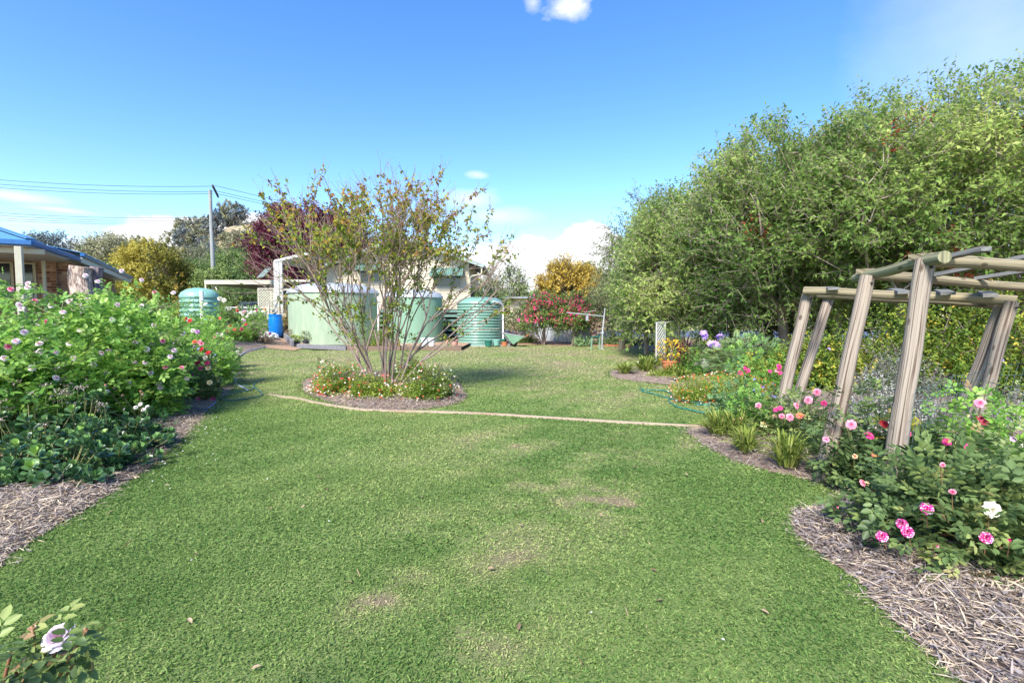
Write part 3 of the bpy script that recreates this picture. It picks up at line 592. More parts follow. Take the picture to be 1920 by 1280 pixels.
mb = MB(); p = W(377.5, 545, 21.6); mb.tube([(p[0], p[1], p[2]), (p[0], p[1], p[2] - 1.9)], .085, 12); mb.build('standpipe', MAT['pvc'], tk)

# ------------------------------------------------------------------ the cream house on stumps
H = thing('cream_house', 'cream weatherboard house on tall stumps behind the green tanks', 'house', (XY(750, 29), 29, 0)); Yh = 29.
def hp(px, py, Y=Yh): return W(px, py, Y)
ridge = hp(757, 442); er = hp(907, 496); wr = hp(878, 520); zb = hp(870, 579)[2]; el_ = hp(607, 494); wl = hp(606, 520)[0]; slope = (ridge[2] - er[2]) / (er[0] - ridge[0])
xr, xw = er[0], wr[0]
mb = MB(); wt = lambda x: ridge[2] - slope * abs(x - ridge[0]) - .16
mb.add([(wl, Yh + .5, zb), (xw, Yh + .5, zb), (xw, Yh + .5, wt(xw)), (ridge[0], Yh + .5, wt(ridge[0])), (wl, Yh + .5, wt(wl)), (wl, Yh + 9, zb), (xw, Yh + 9, zb), (xw, Yh + 9, wt(xw)), (ridge[0], Yh + 9, wt(ridge[0])), (wl, Yh + 9, wt(wl))],
       [(0, 1, 2, 3, 4), (1, 6, 7, 2), (5, 0, 4, 9), (6, 5, 9, 8, 7), (0, 5, 6, 1)]); mb.build('wall', MAT['cream'], H)
mb = MB()
for i in range(30):
    z = zb + .1 + i * .17
    if z > wt(xw) and z > ridge[2] - .4: break
    x0 = max(wl, ridge[0] - (ridge[2] - .2 - z) / slope) if z > wt(wl) else wl; x1 = min(xw, ridge[0] + (ridge[2] - .2 - z) / slope)
    mb.box(((x0 + x1) / 2, Yh + .494, z), (x1 - x0, .02, .018))
mb.build('weatherboard_joint', MAT['cream_trim'], H)
mb = MB(); xl_ = 2 * ridge[0] - xr
for sx, xe in ((1, xr), (-1, xl_)):
    ze = ridge[2] - slope * abs(xe - ridge[0]); p0 = (ridge[0], Yh - .15, ridge[2]); p1 = (ridge[0], Yh + 9.5, ridge[2]); q = (xe, Yh - .15, ze); mb.sheet(p0, p1, q, 50, .018)
mb.build('roof', MAT['roof_green'], H)
for sx, xe in ((1, xr), (-1, xl_)):
    ze = ridge[2] - slope * abs(xe - ridge[0]); mb = MB(); mb.bar((ridge[0], Yh - .17, ridge[2] - .1), (xe, Yh - .17, ze - .1), .03, .2); mb.build('barge_board', MAT['roof_green'], H)
    mb = MB(); mb.bar((xe, Yh - .2, ze - .07), (xe, Yh + 9.5, ze - .07), .13, .13, bev=.02); mb.build('gutter', MAT['roof_green'], H)
mb = MB(); x = er[0] - .12; z = er[2] - .14; mb.tube([(x, Yh - .05, z), (x, Yh - .05, z - .35), (x - .1, Yh, z - .45), (xw + .25, Yh + .3, z - .5), (xw + .06, Yh + .4, z - .6), (xw + .06, Yh + .4, .5)], .05, 8); mb.build('downpipe', MAT['cream_trim'], H, smooth=True)
def awning(px0, px1, y0, y1):
    a, b = hp(px0, y0), hp(px1, y0); z0 = a[2]; z1 = hp(px0, y1, Yh - .4)[2]; mb = MB(); mb.sheet((a[0], Yh + .46, z0), (b[0], Yh + .46, z0), (a[0], Yh - .35, z1), int((b[0] - a[0]) / .12), .022); aw = mb.build('awning', MAT['awning_green'], H)
    for x in (a[0] + .03, b[0] - .03): mb = MB(); mb.poly([(x, Yh + .47, z0 - .02), (x, Yh + .47, z1), (x, Yh - .34, z1)]); mb.build('awning_side', MAT['awning_green'], aw)
    w = MB(); w.box(((a[0] + b[0]) / 2, Yh + .485, z1 - .1), (b[0] - a[0] - .3, .05, 1.1)); wf = w.build('window', MAT['cream_trim'], H); w = MB(); w.box(((a[0] + b[0]) / 2, Yh + .452, z1 - .1), (b[0] - a[0] - .44, .02, .96)); w.build('pane', MAT['glass'], wf)
awning(806, 868, 500, 517); awning(664, 716, 492, 507)
# open slats under the floor and stumps
mb = MB(); 
for i in range(7): mb.box(((wl + xw) / 2, Yh + .42, zb - .12 - i * .29), (xw - wl, .03, .15))
mb.build('slat_screen', MAT['awning_green'], H); mb = MB()
for i in range(7): x = wl + .1 + (xw - wl - .2) * i / 6; mb.box((x, Yh + .55, zb / 2), (.12, .12, zb)); mb.build('stump', MAT['sleeper_grey'], H); mb = MB()
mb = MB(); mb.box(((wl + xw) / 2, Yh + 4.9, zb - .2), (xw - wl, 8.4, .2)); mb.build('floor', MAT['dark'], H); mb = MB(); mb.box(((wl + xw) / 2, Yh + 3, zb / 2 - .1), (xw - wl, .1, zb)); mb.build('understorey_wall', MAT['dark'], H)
# veranda on the left end, roof, posts, deck, rail, stair, lattice
zr = hp(515, 487, 27)[2]; xv = hp(514, 487, 27)[0]; mb = MB(); mb.add([(xv, 27, zr), (wl, 27, zr + .45), (wl, 35, zr + .45), (xv, 35, zr), (xv, 27, zr - .14), (wl, 27, zr + .3), (wl, 35, zr + .3), (xv, 35, zr - .14)], [(0, 1, 2, 3), (4, 7, 6, 5), (0, 4, 5, 1), (0, 3, 7, 4)]); mb.build('veranda_roof', MAT['white_paint'], H)
zd = hp(520, 588, 27)[2]; mb = MB(); mb.box(((xv + wl) / 2, 31, zd - .08), (wl - xv, 8, .2)); mb.build('deck', MAT['cream_trim'], H)
for px, w_ in ((519, .30), (527.5, .16)):
    mb = MB(); x = hp(px, 520, 27.1)[0]; mb.box((x, 27.1, (zr + zd) / 2), (w_, .14, zr - zd - .1), bev=.01); mb.build('veranda_post', MAT['white_paint'], H)
mb = MB(); zq = hp(560, 526, 27)[2]; mb.box(((xv + wl) / 2, 27.1, zq), (wl - xv, .05, .12)); mb.box(((xv + wl) / 2, 27.1, zq - .5), (wl - xv, .05, .10)); mb.build('veranda_rail', MAT['cream_trim'], H)
mb = MB(); mb.box(((xv + wl) / 2 + .2, 30, (zr + zd) / 2), (wl - xv - .5, .1, zr - zd)); mb.build('veranda_wall', MAT['brown_wall'], H)
mb = MB(); a = hp(532, 560, 28); mb.box((a[0] + .1, 27.6, (zd + zr) / 2 - .3), (.3, .1, 2.1), bev=.04); mb.build('curtain', MAT['stump_dark'], H)
# stair going down to the left
sa = hp(524, 593, 27); sb = W(484, 622, 26.4); sb[2] = float(hgt(sb[0], 26.4)) + .05
for k, dy in enumerate((0, 1.0)):
    mb = MB(); mb.bar((sa[0], sa[1] + dy, sa[2]), (sb[0], sb[1] + dy, sb[2]), .05, .26); mb.build('stair_stringer', MAT['cream_trim'], H)
    mb = MB(); o = np.array([0, dy, 0]); up = np.array([0, 0, .95]); mb.bar(sa + o + up, sb + o + up, .05, .1); mb.bar(sa + o + up * .55, sb + o + up * .55, .04, .08)
    for u in (.02, .5, .98): p = sa + (sb - sa) * u + o; mb.box(p + up / 2, (.08, .06, .98))
    mb.build('stair_rail', MAT['cream_trim'], H)
for i in range(9):
    u = (i + .5) / 9; p = sa + (sb - sa) * u; mb = MB(); mb.box((p[0], p[1] + .5, p[2] + .05), (.28, .96, .04)); mb.build('stair_tread', MAT['cream_trim'], H)
def lattice(mb, o, ux, uz, w, h, sp=.11, sw=.022, t=.012):
    o, ux, uz = (np.array(a, float) for a in (o, ux, uz)); n = np.cross(ux, uz)
    for s in (1, -1):
        c = -h if s > 0 else 0
        k = c - sp
        while k < w + h + sp:
            # line x = k + s*y  clipped to the panel
            ys = [0, h]; y0, y1 = 0, h
            if s > 0: y0 = max(y0, -k); y1 = min(y1, w - k)
            else: y0 = max(y0, k - w); y1 = min(y1, k)
            if y1 - y0 > .02: mb.bar(o + ux * (k + s * y0) + uz * y0 + n * t * s * .5, o + ux * (k + s * y1) + uz * y1 + n * t * s * .5, sw, t, up=n)
            k += sp
mb = MB(); a = hp(485, 577, 28); b = hp(513, 541, 28); w_ = b[0] - a[0]; h_ = b[2] - a[2]; lattice(mb, a, (1, 0, 0), (0, 0, 1), w_, h_, .16, .05); 
for x in (0, w_): mb.box((a[0] + x, 28, a[2] + h_ / 2), (.07, .06, h_))
for z in (0, h_): mb.box((a[0] + w_ / 2, 28, a[2] + z), (w_ + .07, .07, .06))
mb.build('lattice_panel', MAT['cream_trim'], H)
mb = MB(); a = W(500, 505, 29); mb.sheet((a[0] + .1, 28.6, a[2]), (a[0] + .5, 28.6, a[2] + .05), (a[0] - .2, 28.2, a[2] - .55), 5, .02); mb.build('side_hood', MAT['roof_green'], H)

# ------------------------------------------------------------------ carport
Cp = thing('carport', 'flat roofed carport with a cream fascia beside the cream house', 'carport', GX(450, 31)); z = W(450, 529, 29)[2]; xa = W(383, 529, 29)[0]; xb = W(517, 529, 29)[0]
mb = MB(); mb.box(((xa + xb) / 2, 29, z), (xb - xa, .06, .26), bev=.01); mb.box((xa, 34.3, z), (.06, 10.4, .26)); mb.build('fascia', MAT['cream_trim'], Cp); mb = MB(); mb.sheet((xa, 29, z + .1), (xb, 29, z + .1), (xa, 39.5, z + .2), 40, .02); mb.build('roof', MAT['zinc_dull'], Cp)
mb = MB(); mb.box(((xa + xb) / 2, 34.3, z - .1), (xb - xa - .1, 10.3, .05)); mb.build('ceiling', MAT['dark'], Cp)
for px, Y in ((388.5, 29.3), (399, 39), (510, 29.3)):
    p = GX(px, Y); mb = MB(); mb.box((p[0], Y, (p[2] + z) / 2), (.1, .1, z - p[2] - .05)); mb.build('post', MAT['cream_trim'], Cp)
for (u, v, Y) in ((393, 407, 29.4), (408, 401, 38.9), (503, 494, 29.4)):
    mb = MB(); a = W(u, 545, Y); b = W(v, 533, Y); mb.bar(a, b, .06, .08); mb.build('brace', MAT['cream_trim'], Cp)

# ------------------------------------------------------------------ brick house with the blue roof
Bh = thing('brick_house', 'brick house with a blue corrugated roof and a veranda, at the left edge', 'house', (-15, 16.5, 1.0))
u1 = unit(np.array([1, .56])); u2 = unit(np.array([-.56, 1.])); Zg = 3.52; C0 = np.array([-12.8, 13.])
def P3(p, z): return (p[0], p[1], z)
F0 = C0 - u1 * 9; apx = np.array([-14.7, 13.5]); R0 = C0 + u2 * 4.3; zr_ = 4.12
apf = apx - u1 * 9; apr = apx + u2 * 4.6
mb = MB(); mb.sheet(P3(C0 - u1 * 9, Zg + .05), P3(C0, Zg + .05), P3(apf, zr_), 70, .03)
mb.build('roof', MAT['roof_blue'], Bh); mb = MB(); mb.sheet(P3(C0, Zg + .05), P3(R0, Zg + .05), P3(apx, zr_), 32, .02); mb.build('side_roof', MAT['roof_blue'], Bh)
mb = MB(); mb.bar(P3(C0, Zg + .11), P3(apx, zr_ + .06), .22, .03); mb.bar(P3(apx, zr_ + .06), P3(apr, zr_ + .06), .22, .03); mb.build('ridge_cap', MAT['roof_blue'], Bh)
mb = MB(); mb.bar(P3(F0, Zg), P3(C0 + u1 * .03, Zg), .12, .14, bev=.02); mb.bar(P3(C0, Zg), P3(R0, Zg), .12, .14, bev=.02); mb.build('gutter', MAT['gutter_blue'], Bh)
wq = np.array([-15.3, 16.9]); wd = -u1
mb = MB(); so = [C0 - u1 * .15 + u2 * .1, R0 - u1 * .15, wq + u2 * 1.5, wq + wd * 9 + u2 * .5, F0 + u2 * .1]; mb.poly([P3(p, Zg - .1) for p in so][::-1]); mb.build('soffit', MAT['soffit'], Bh)
mb = MB(); zbm = W(40, 468, 12.9)[2]; ba = W(83, 468.5, 13.4); mb.bar((ba[0], ba[1], zbm), (ba[0] - u1[0] * 6, ba[1] - u1[1] * 6, zbm), .09, .13); mb.build('beam', MAT['cream_trim'], Bh)
for px, Y, w_ in ((36.5, 12.6, .14), (81.5, 15.8, .085), (-60, 11.5, .14)):
    p = W(px, 500, Y); mb = MB(); mb.box((p[0], Y, 1.0 + (Zg - 1.15) / 2), (w_, w_, Zg - 1.15), ax=[[*u1, 0], [*u2, 0], [0, 0, 1]], bev=.008); mb.build('veranda_post', MAT['cream_trim'], Bh)
mb = MB(); mb.wall(wq + wd * 10, wq, -.2, Zg); mb.wall(wq, wq + u2 * 2, -.2, Zg, 10); mb.build('wall', MAT['brick'], Bh)
def on_wall(px): # distance along the wall from its right corner at this pixel column
    k = (px - 960) / FPX; return (wq[0] - k * wq[1]) / (k * wd[1] - wd[0]) 
for pa, pb in ((-35, 27), (42, 69)):
    sA, sB = on_wall(pa), on_wall(pb); a = wq + wd * sA - u2 * .03; b = wq + wd * sB - u2 * .03; z1 = 3.30; z0 = 2.15; mid = (a + b) / 2; L = np.linalg.norm(a - b); ax = [[*u1, 0], [*u2, 0], [0, 0, 1]]
    mb = MB(); mb.box(P3(mid, (z0 + z1) / 2), (L + .12, .06, z1 - z0 + .12), ax=ax); wf = mb.build('window', MAT['cream_trim'], Bh); mb = MB(); mb.box(P3(mid - u2 * .035, (z0 + z1) / 2), (L - .04, .02, z1 - z0), ax=ax); mb.build('pane', MAT['glass'], wf)
    mb = MB(); mb.box(P3(mid - u2 * .05, z0 + .33), (L - .05, .012, .56), ax=ax); mb.build('blind', MAT['blind'], wf)
# lower wing with its own eave running away
E0 = W(158, 479.5, 17.); E1 = W(247, 522, 27.2); Zw = E0[2]; e0 = E0[:2]; e1 = E1[:2]; ew = unit(e1 - e0); en = np.array([-ew[1], ew[0]])
mb = MB(); mb.bar(P3(e0 - ew * .3, Zw), P3(e1, Zw), .13, .13, bev=.02); mb.build('wing_gutter', MAT['gutter_blue'], Bh)
mb = MB(); mb.sheet(P3(e0 - ew * .3, Zw + .06), P3(e1, Zw + .06), P3(e0 - ew * .3 + en * 4, Zw + .9), 60, .02); mb.build('wing_roof', MAT['roof_blue'], Bh)
mb = MB(); mb.bar(P3(e0 - ew * .2 + en * .05, Zw - .17), P3(e1 + en * .05, Zw - .17), .04, .19); mb.poly([P3(e0 + en * .05, Zw - .2), P3(e1 + en * .05, Zw - .2), P3(e1 + en * .8, Zw - .2), P3(e0 + en * .8, Zw - .2)]); mb.build('wing_fascia', MAT['white_paint'], Bh)
mb = MB(); mb.wall(e1 + en * .75, e0 + en * .75, -.2, Zw - .2); mb.build('wing_wall', MAT['brick'], Bh)

# old pale trunk standing by the brick house
S = thing('tree_stump', 'tall mottled old tree trunk by the corner of the brick house', 'stump', GX(150, 14)); rng = np.random.default_rng(5); f = wave_noise(9, 3)
for nm, px, yt, Y, r, mt in (('trunk', 158, 500, 14, .26, 'stump'), ('dark_stub', 186, 501, 14.3, .15, 'stump_dark')):
    b = GX(px, Y); zt = W(px, yt, Y)[2]; path = [b + np.array([.03 * math.sin(i * 1.3), 0, (zt - b[2]) * i / 10]) for i in range(11)]; mb = MB(); mb.tube(path, [r * (1.25 - .25 * min(1, i / 4)) for i in range(11)], 28, wob=lambda a, L: .10 * math.sin(3 * a + L) + .06 * math.sin(7 * a + 2 * L) + .03 * math.sin(13 * a + 5 * L)); mb.build(nm, MAT[mt], S, smooth=True)
# ------------------------------------------------------------------ power pole and wires
Y = 45.; b = GX(403, Y); Pp = thing('power_pole', 'tall grey timber power pole with two cross arms', 'power pole', b); zt = W(402, 356, Y)[2]; mb = MB(); mb.tube([b, (b[0], Y, zt * .5), (b[0] - .05, Y, zt)], [.21, .18, .14], 14); mb.build('pole', MAT['pole'], Pp, smooth=True)
for (x0, y0, x1, y1) in ((399.5, 348, 409, 369), (403.5, 407, 409, 422)):
    a = W(x0, y0, Y - 1.1); c = W(x1, y1, Y + 1.1); m_ = (a + c) / 2; a[2] = c[2] = m_[2]; a = W(x0 - 1, y0, Y - 1.3); c = W(x1, y1, Y + 2.5); mb = MB(); mb.bar(a, c, .13, .18); mb.build('cross_arm', MAT['cross_wood'], Pp)
for k, (px, py) in enumerate(((391, 407), (392, 412), (394, 416), (399, 431), (405, 434))):
    p = W(px, py, Y); mb = MB(); mb.lathe([(.05, 0), (.11, .06), (.05, .12), (.11, .18), (.04, .24)], p, 8); mb.build('insulator', MAT['dark'], Pp, smooth=True)
def wire(a, b, r=.012, sag=.4):
    mb = MB(); a = np.array(a); b = np.array(b); mb.tube([a + (b - a) * t - np.array([0, 0, sag * 4 * t * (1 - t)]) for t in np.linspace(0, 1, 14)], r, 4); return mb
for lab, px, py, x2, y2, Y2 in (('topmost wire running left from the power pole', 400, 349, -30, 335, 40), ('second wire from the top, running left from the power pole', 400, 359, -30, 343, 40), ('third wire from the top, running left from the power pole', 400, 363, -30, 350, 40),
                         ('upper wire of the low bundle left of the power pole', 392, 407, -30, 397, 40), ('middle wire of the low bundle left of the power pole', 392, 412, -30, 402, 40), ('second lowest wire of the low bundle left of the power pole', 394, 415, -30, 407, 40), ('lowest wire of the low bundle left of the power pole', 395, 418, -30, 411, 40)):
    a = W(px, py, 45); o = wire(a, W(x2, y2, Y2), .016, .25).build('power_line', MAT['dark'], origin=a); tag(o, 'thin dark ' + lab, 'wire', 'power lines')
for lab, px, py, x2, y2, Y2 in (('top wire running right from the power pole', 403, 348, 760, 424, 70), ('second wire running right from the power pole', 405, 358, 760, 430, 70), ('third wire running right from the power pole', 406, 363, 760, 434, 70), ('low wire running right from the cross arm of the power pole', 405, 407, 700, 470, 60),
                         ('upper wire crossing the clouds right of the bare-stemmed tree', 900, 452, 1180, 470, 70), ('lower wire crossing the clouds right of the bare-stemmed tree', 900, 458, 1180, 476, 70)):
    a = W(px, py, 45 if px < 600 else 70); o = wire(a, W(x2, y2, Y2), .018, .2).build('power_line', MAT['dark'], origin=a); tag(o, 'thin dark ' + lab, 'wire', 'power lines')

# ------------------------------------------------------------------ small things by the tanks
b = GX(516.5, 23.8); B = thing('plastic_drum', 'bright blue plastic drum standing by the stairs', 'drum', b); h_ = W(516, 589, 23.8)[2] - b[2]; r = .325
mb = MB(); mb.lathe([(.02, 0), (r * .55, .0), (r * .78, .05), (r * .93, .15), (r, .3), (r * 1.01, h_ * .5), (r, h_ * .75), (r * .9, h_ * .9), (r * .88, h_ * .93)], b, 36, cap=False); mb.build('body', MAT['barrel_blue'], B, smooth=True)
mb = MB(); mb.lathe([(r * .88, h_ * .925), (r * .95, h_ * .93), (r * .95, h_ * .985), (r * .9, h_), (r * .8, h_ * .99), (.01, h_ * .985)], b, 36, cap=False); mb.build('lid', MAT['barrel_blue'], B, smooth=True)
# timber sleepers
def sleeper(a, b_, w=.2, h=.2, label='', mat='sleeper', z=None):
    a = np.array(a, float); b_ = np.array(b_, float); o = (a + b_) / 2; mb = MB(); mb.bar(a + (0, 0, h / 2), b_ + (0, 0, h / 2), w, h, bev=.012); q = mb.build('garden_sleeper', MAT[mat], origin=(o[0], o[1], 0)); tag(q, label, 'sleeper', 'timber sleepers')
ya = 21.95; xs = [(556, 650, 'left long timber sleeper edging the bed before the pale tank', 'sleeper_grey'), (650, 752, 'middle long timber sleeper edging the tank bed, behind the bare-stemmed tree', 'sleeper'), (752, 866, 'right long timber sleeper edging the tank bed, below the white buckets', 'sleeper')]
for a, b_, lab, mt in xs: sleeper(GX(a, ya) + (0.02, 0, 0), GX(b_, ya) - (.02, 0, 0), label=lab, mat=mt)
a = GX(548, 21.9); b_ = GX(531, 24.3); sleeper(a, b_, .12, .32, 'short grey sleeper slanting back between gravel path and tank bed', 'sleeper_grey')
poly = np.array([(GX(557, 22.1)[0], 22.04), (GX(866, 22.1)[0], 22.04), (GX(866, 22.1)[0] + .3, 30), (-10.6, 30), (-10.3, 24.5)]); bed('tank_bed', poly, 'gravel', mound=.0, base=.16)
mb = MB(); p = GX(905, 24.6); mb.box((p[0] + .1, 26.4, -.02), (3.1, 3.4, .1), bev=.02); tag(mb.build('tank_slab', MAT['conc'], origin=(p[0], 26.4, 0)), kind='structure')
# buckets, pots
def pot(name, label, cat, px, Y, z, r0, r1, h, mat, rim=.02, group=None, handle=False, plant=None):
    x = XY(px, Y); t = thing(name, label, cat, (x, Y, z), group); mb = MB()
    mb.lathe([(.01, 0), (r0, 0), (r1, h * .86), (r1 + rim, h * .86), (r1 + rim, h), (r1, h), (r1 * .96, h * .8), (.01, h * .78)], (x, Y, z), 24, cap=False); mb.build('body', MAT[mat], t, smooth=True)
    if handle: mb = MB(); mb.tube([(x + r1 * math.cos(a), Y - .02 - .05 * math.sin(a), z + h * .9 - .16 * math.sin(a)) for a in np.linspace(0, math.pi, 12)], .006, 5); mb.build('handle', MAT['steel_grey'], t)
    return t
pot('bucket', 'left one of the two white plastic buckets beside the smooth tank', 'bucket', 795.5, 22.6, .165, .125, .155, .38, 'plastic_white', .012, 'white buckets', True)
pot('bucket', 'right one of the two white plastic buckets beside the smooth tank', 'bucket', 809, 22.62, .165, .125, .155, .38, 'plastic_white', .012, 'white buckets', True)
pot('flower_pot', 'pale pink pot standing on the sleeper by the ribbed tank', 'pot', 852.5, 22.4, .2, .12, .165, .26, 'pot_pink', .02, 'empty pots')
pot('flower_pot', 'small rose-pink pot in the gap before the slatted screen', 'pot', 840, 24.6, .165, .10, .14, .22, 'pot_pink', .015, 'empty pots')
pot('flower_pot', 'dark green pot leftmost at the foot of the ribbed tank', 'pot', 915.5, 24.35, 0.03, .15, .19, .30, 'pot_green', .02, 'empty pots')
pot('flower_pot', 'lighter green pot standing on a saucer by the ribbed tank', 'pot', 930.5, 24.6, .06, .15, .19, .29, 'tank_teal', .02, 'empty pots')
mb = MB(); x = XY(930, 24.6); mb.lathe([(.01, 0), (.18, 0), (.22, .05), (.20, .05), (.17, .02), (.01, .02)], (x, 24.55, .03), 20, cap=False); tag(mb.build('pot_saucer', MAT['barrow_green'], origin=(x, 24.55, .03)), 'pale green saucer under the lighter green pot', 'saucer')
pot('flower_pot', 'terracotta pot next to the wheelbarrow', 'pot', 946, 24.8, 0.03, .14, .17, .22, 'pot_terracotta', .015, 'empty pots')
pot('flower_pot', 'upturned green pot resting on top of the terracotta pot', 'pot', 943, 24.82, .26, .15, .17, .12, 'pot_green', .02, 'empty pots')
def potted(label, px, Y, z, mat, fm, r, h, n, px_r=.12, ph=.24, name='potted_plant', spread=1., L=.07):
    t = pot(name, label, 'potted plant', px, Y, z, px_r * .8, px_r, ph, mat, .015, 'potted plants'); rng = np.random.default_rng(int(px)); x = XY(px, Y); fo = Fol(); tw = Twigs()
    c = np.array([x, Y, z + ph * .8]); P, D = shell(rng, n, c + (0, 0, h * .55), np.array([r, r, h * .45]), .3, -.9); tw.add(np.tile(c, (12, 1)), P[:12], .012, .005, 5); fo.add(P, unit(D + (0, 0, .4)), rnd_dir(rng, n) + (0, 0, 1), L, L * .5, rng.random(n))
    fo.build('foliage', MAT[fm], t); tw.build('stem', MAT['bark_grey'], t)
potted('small bonsai-like plant in a black pot before the pale tank', 572, 22.9, .165, 'pot_black', 'm_rose', .22, .50, 160); potted('brownish bushy plant in a dark pot behind the gravel path', 546, 23.6, .2, 'pot_black', 'm_dry', .3, .55, 260)
potted('pale leafed plant in a black tub beside the gravel path', 553, 23.0, .165, 'pot_black', 'm_salvia', .3, .28, 200); potted('hanging green pot with trailing pale leaves on the slatted screen', 837.5, 27.6, .95, 'pot_green', 'm_feather', .25, .22, 150, .16, .2, 'hanging_basket')
# wheelbarrow
b = GX(967, 24.6); Wb = thing('wheelbarrow', 'green tray wheelbarrow tipped forward on the lawn by the fence', 'wheelbarrow', b); zz = b[2]
def wp(px, py, dy=0): return W(px, py, 24.6 + dy)
T = [wp(944, 624, -.3), wp(984, 631, -.3), wp(963, 645, -.18), wp(960, 644, -.18)]; T2 = [wp(944, 624, .4), wp(984, 631, .4), wp(963, 645, .2), wp(960, 644, .2)]
mb = MB(); mb.add(T + T2, [(0, 3, 2, 1), (4, 5, 6, 7), (3, 7, 6, 2), (0, 4, 7, 3), (1, 2, 6, 5)]); o = mb.build('tray', MAT['barrow_green'], Wb)
sol = o.modifiers.new('s', 'SOLIDIFY'); sol.thickness = .012
mb = MB(); mb.tube([T[0], T[1], T2[1], T2[0], T[0]], .018, 8); mb.build('rim', MAT['steel_grey'], Wb); 
for s in (-.28, .34): mb = MB(); mb.tube([wp(941, 622, s), wp(952, 638, s * .8), wp(958, 643, s * .5)], .02, 8); mb.build('leg', MAT['steel_grey'], Wb)
for s in (-.22, .30): mb = MB(); mb.tube([wp(960, 645, s * .6), wp(984, 632, s), wp(991, 627, s)], .018, 8); mb.build('handle', MAT['pot_terracotta'], Wb)
mb = MB(); c = wp(963, 643, .02); 
ang = np.linspace(0, 2 * math.pi, 25); mb.tube([c + (math.cos(a) * .15, 0, math.sin(a) * .15 + .02) for a in ang], .055, 10, cap=False); wh = mb.build('wheel', MAT['rubber'], Wb, smooth=True); mb = MB(); mb.tube([c + (0, -.05, .02), c + (0, .05, .02)], .09, 16); mb.build('rim_disc', MAT['steel_grey'], wh)

# white ute behind the stairs
b = GX(470, 31); U = thing('utility_vehicle', 'white utility with a mesh tray cage, parked behind the roses and stairs', 'vehicle', b); x0, x1 = W(441, 600, 30)[0], W(500, 600, 30)[0]; z0 = b[2]; zt = W(470, 567, 30)[2]; zm = W(470, 583, 30)[2]; w_ = x1 - x0
mb = MB(); mb.add([(x0, 30, z0 + .35), (x1, 30, z0 + .35), (x1, 30, zm), (x0, 30, zm), (x0, 34.4, z0 + .35), (x1, 34.4, z0 + .35), (x1, 34.4, zm), (x0, 34.4, zm)], [(0, 1, 2, 3), (1, 5, 6, 2), (5, 4, 7, 6), (4, 0, 3, 7), (3, 2, 6, 7)]); mb.build('body', MAT['car_white'], U)
i = .16; mb = MB(); mb.add([(x0 + .02, 30.2, zm), (x1 - .02, 30.2, zm), (x1 - i, 30.6, zt), (x0 + i, 30.6, zt), (x0 + .02, 33, zm), (x1 - .02, 33, zm), (x1 - i, 32.4, zt), (x0 + i, 32.4, zt)], [(0, 1, 2, 3), (1, 5, 6, 2), (5, 4, 7, 6), (4, 0, 3, 7), (3, 2, 6, 7)]); mb.build('cabin', MAT['car_white'], U)
mb = MB(); mb.poly([(x0 + .14, 30.22, zm + .05), (x1 - .14, 30.22, zm + .05), (x1 - i - .08, 30.54, zt - .06), (x0 + i + .08, 30.54, zt - .06)]); mb.build('rear_window', MAT['glass'], U)
mb = MB(); mb.tube([(x0 + .03, 30.02, zm), (x0 + i, 30.4, zt + .03), (x1 - i, 30.4, zt + .03), (x1 - .03, 30.02, zm)], .035, 8)
for k in range(1, 12): u = k / 12; mb.bar((x0 + w_ * u, 30.12, zm + .02), (x0 + i + (w_ - 2 * i) * u, 30.4, zt), .012, .012)
for k in range(1, 5): u = k / 5; mb.bar((x0 + .03 + i * u, 30.12 + .28 * u, zm + (zt - zm) * u), (x1 - .03 - i * u, 30.12 + .28 * u, zm + (zt - zm) * u), .012, .012)
mb.build('cage', MAT['zinc'], U)
mb = MB(); mb.box(((x0 + x1) / 2, 29.95, z0 + .5), (w_ + .04, .12, .16), bev=.03); mb.build('bumper', MAT['steel_grey'], U)
for sx in (x0 + .12, x1 - .12): mb = MB(); mb.box((sx, 29.99, z0 + .82), (.14, .04, .3), bev=.01); mb.build('tail_light', MAT['brick_red'], U)
for sx in (x0 + .05, x1 - .05):
    for yy in (31, 33.6): mb = MB(); mb.tube([(sx - .1, yy, z0 + .33), (sx + .1, yy, z0 + .33)], .33, 20); mb.build('wheel', MAT['rubber'], U)
# pipe rail fence in front of the ute
b = GX(450, 28); t = thing('pipe_rail', 'thin grey pipe rail fence before the white utility', 'fence', b); mb = MB(); mb.tube([W(421, 576, 27.5), W(486, 577, 27.5)], .03, 8); mb.build('rail', MAT['zinc'], t)
for px in (423, 453, 484): mb = MB(); p = GX(px, 27.5); mb.tube([p, W(px, 576.5, 27.5)], .03, 8); mb.build('post', MAT['zinc'], t)

# ------------------------------------------------------------------ far right: fence, clothes line, stool, arch
fa = W(988, 600, 31); fb = W(1106, 609, 26.5); fa[2] = 0; fb[2] = 0; Fz = thing('corrugated_fence', 'low silver corrugated iron fence behind the pink flowering shrubs', 'fence', (fa + fb) / 2); mb = MB(); za = W(988, 600, 31)[2]; zb_ = W(1106, 610, 26.5)[2]
mb.sheet(fa, fb, (fa[0], fa[1], za), 17, .08, per=8); mb.build('sheeting', MAT['zinc'], Fz)
for u in (0.02, .33, .66, .98): p = fa + (fb - fa) * u; mb = MB(); mb.box((p[0], p[1] + .12, za / 2), (.09, .09, za - .02)); mb.build('post', MAT['sleeper_grey'], Fz)
mb = MB(); mb.bar((fa[0], fa[1] + .07, za * .8), (fb[0], fb[1] + .07, za * .8), .05, .08); mb.build('rail', MAT['sleeper_grey'], Fz)
b = G(1128.5, 655); Yc = b[1]; Cl = thing('clothes_line', 'galvanised clothes line post with one long arm, standing on the lawn', 'clothes line', b); tp = W(1134.5, 578, Yc); mb = MB(); mb.tube([b, (b[0] + .03, Yc, .9), (tp[0], Yc, tp[2])], [.038, .036, .026], 14); mb.build('post', MAT['zinc'], Cl, smooth=True)
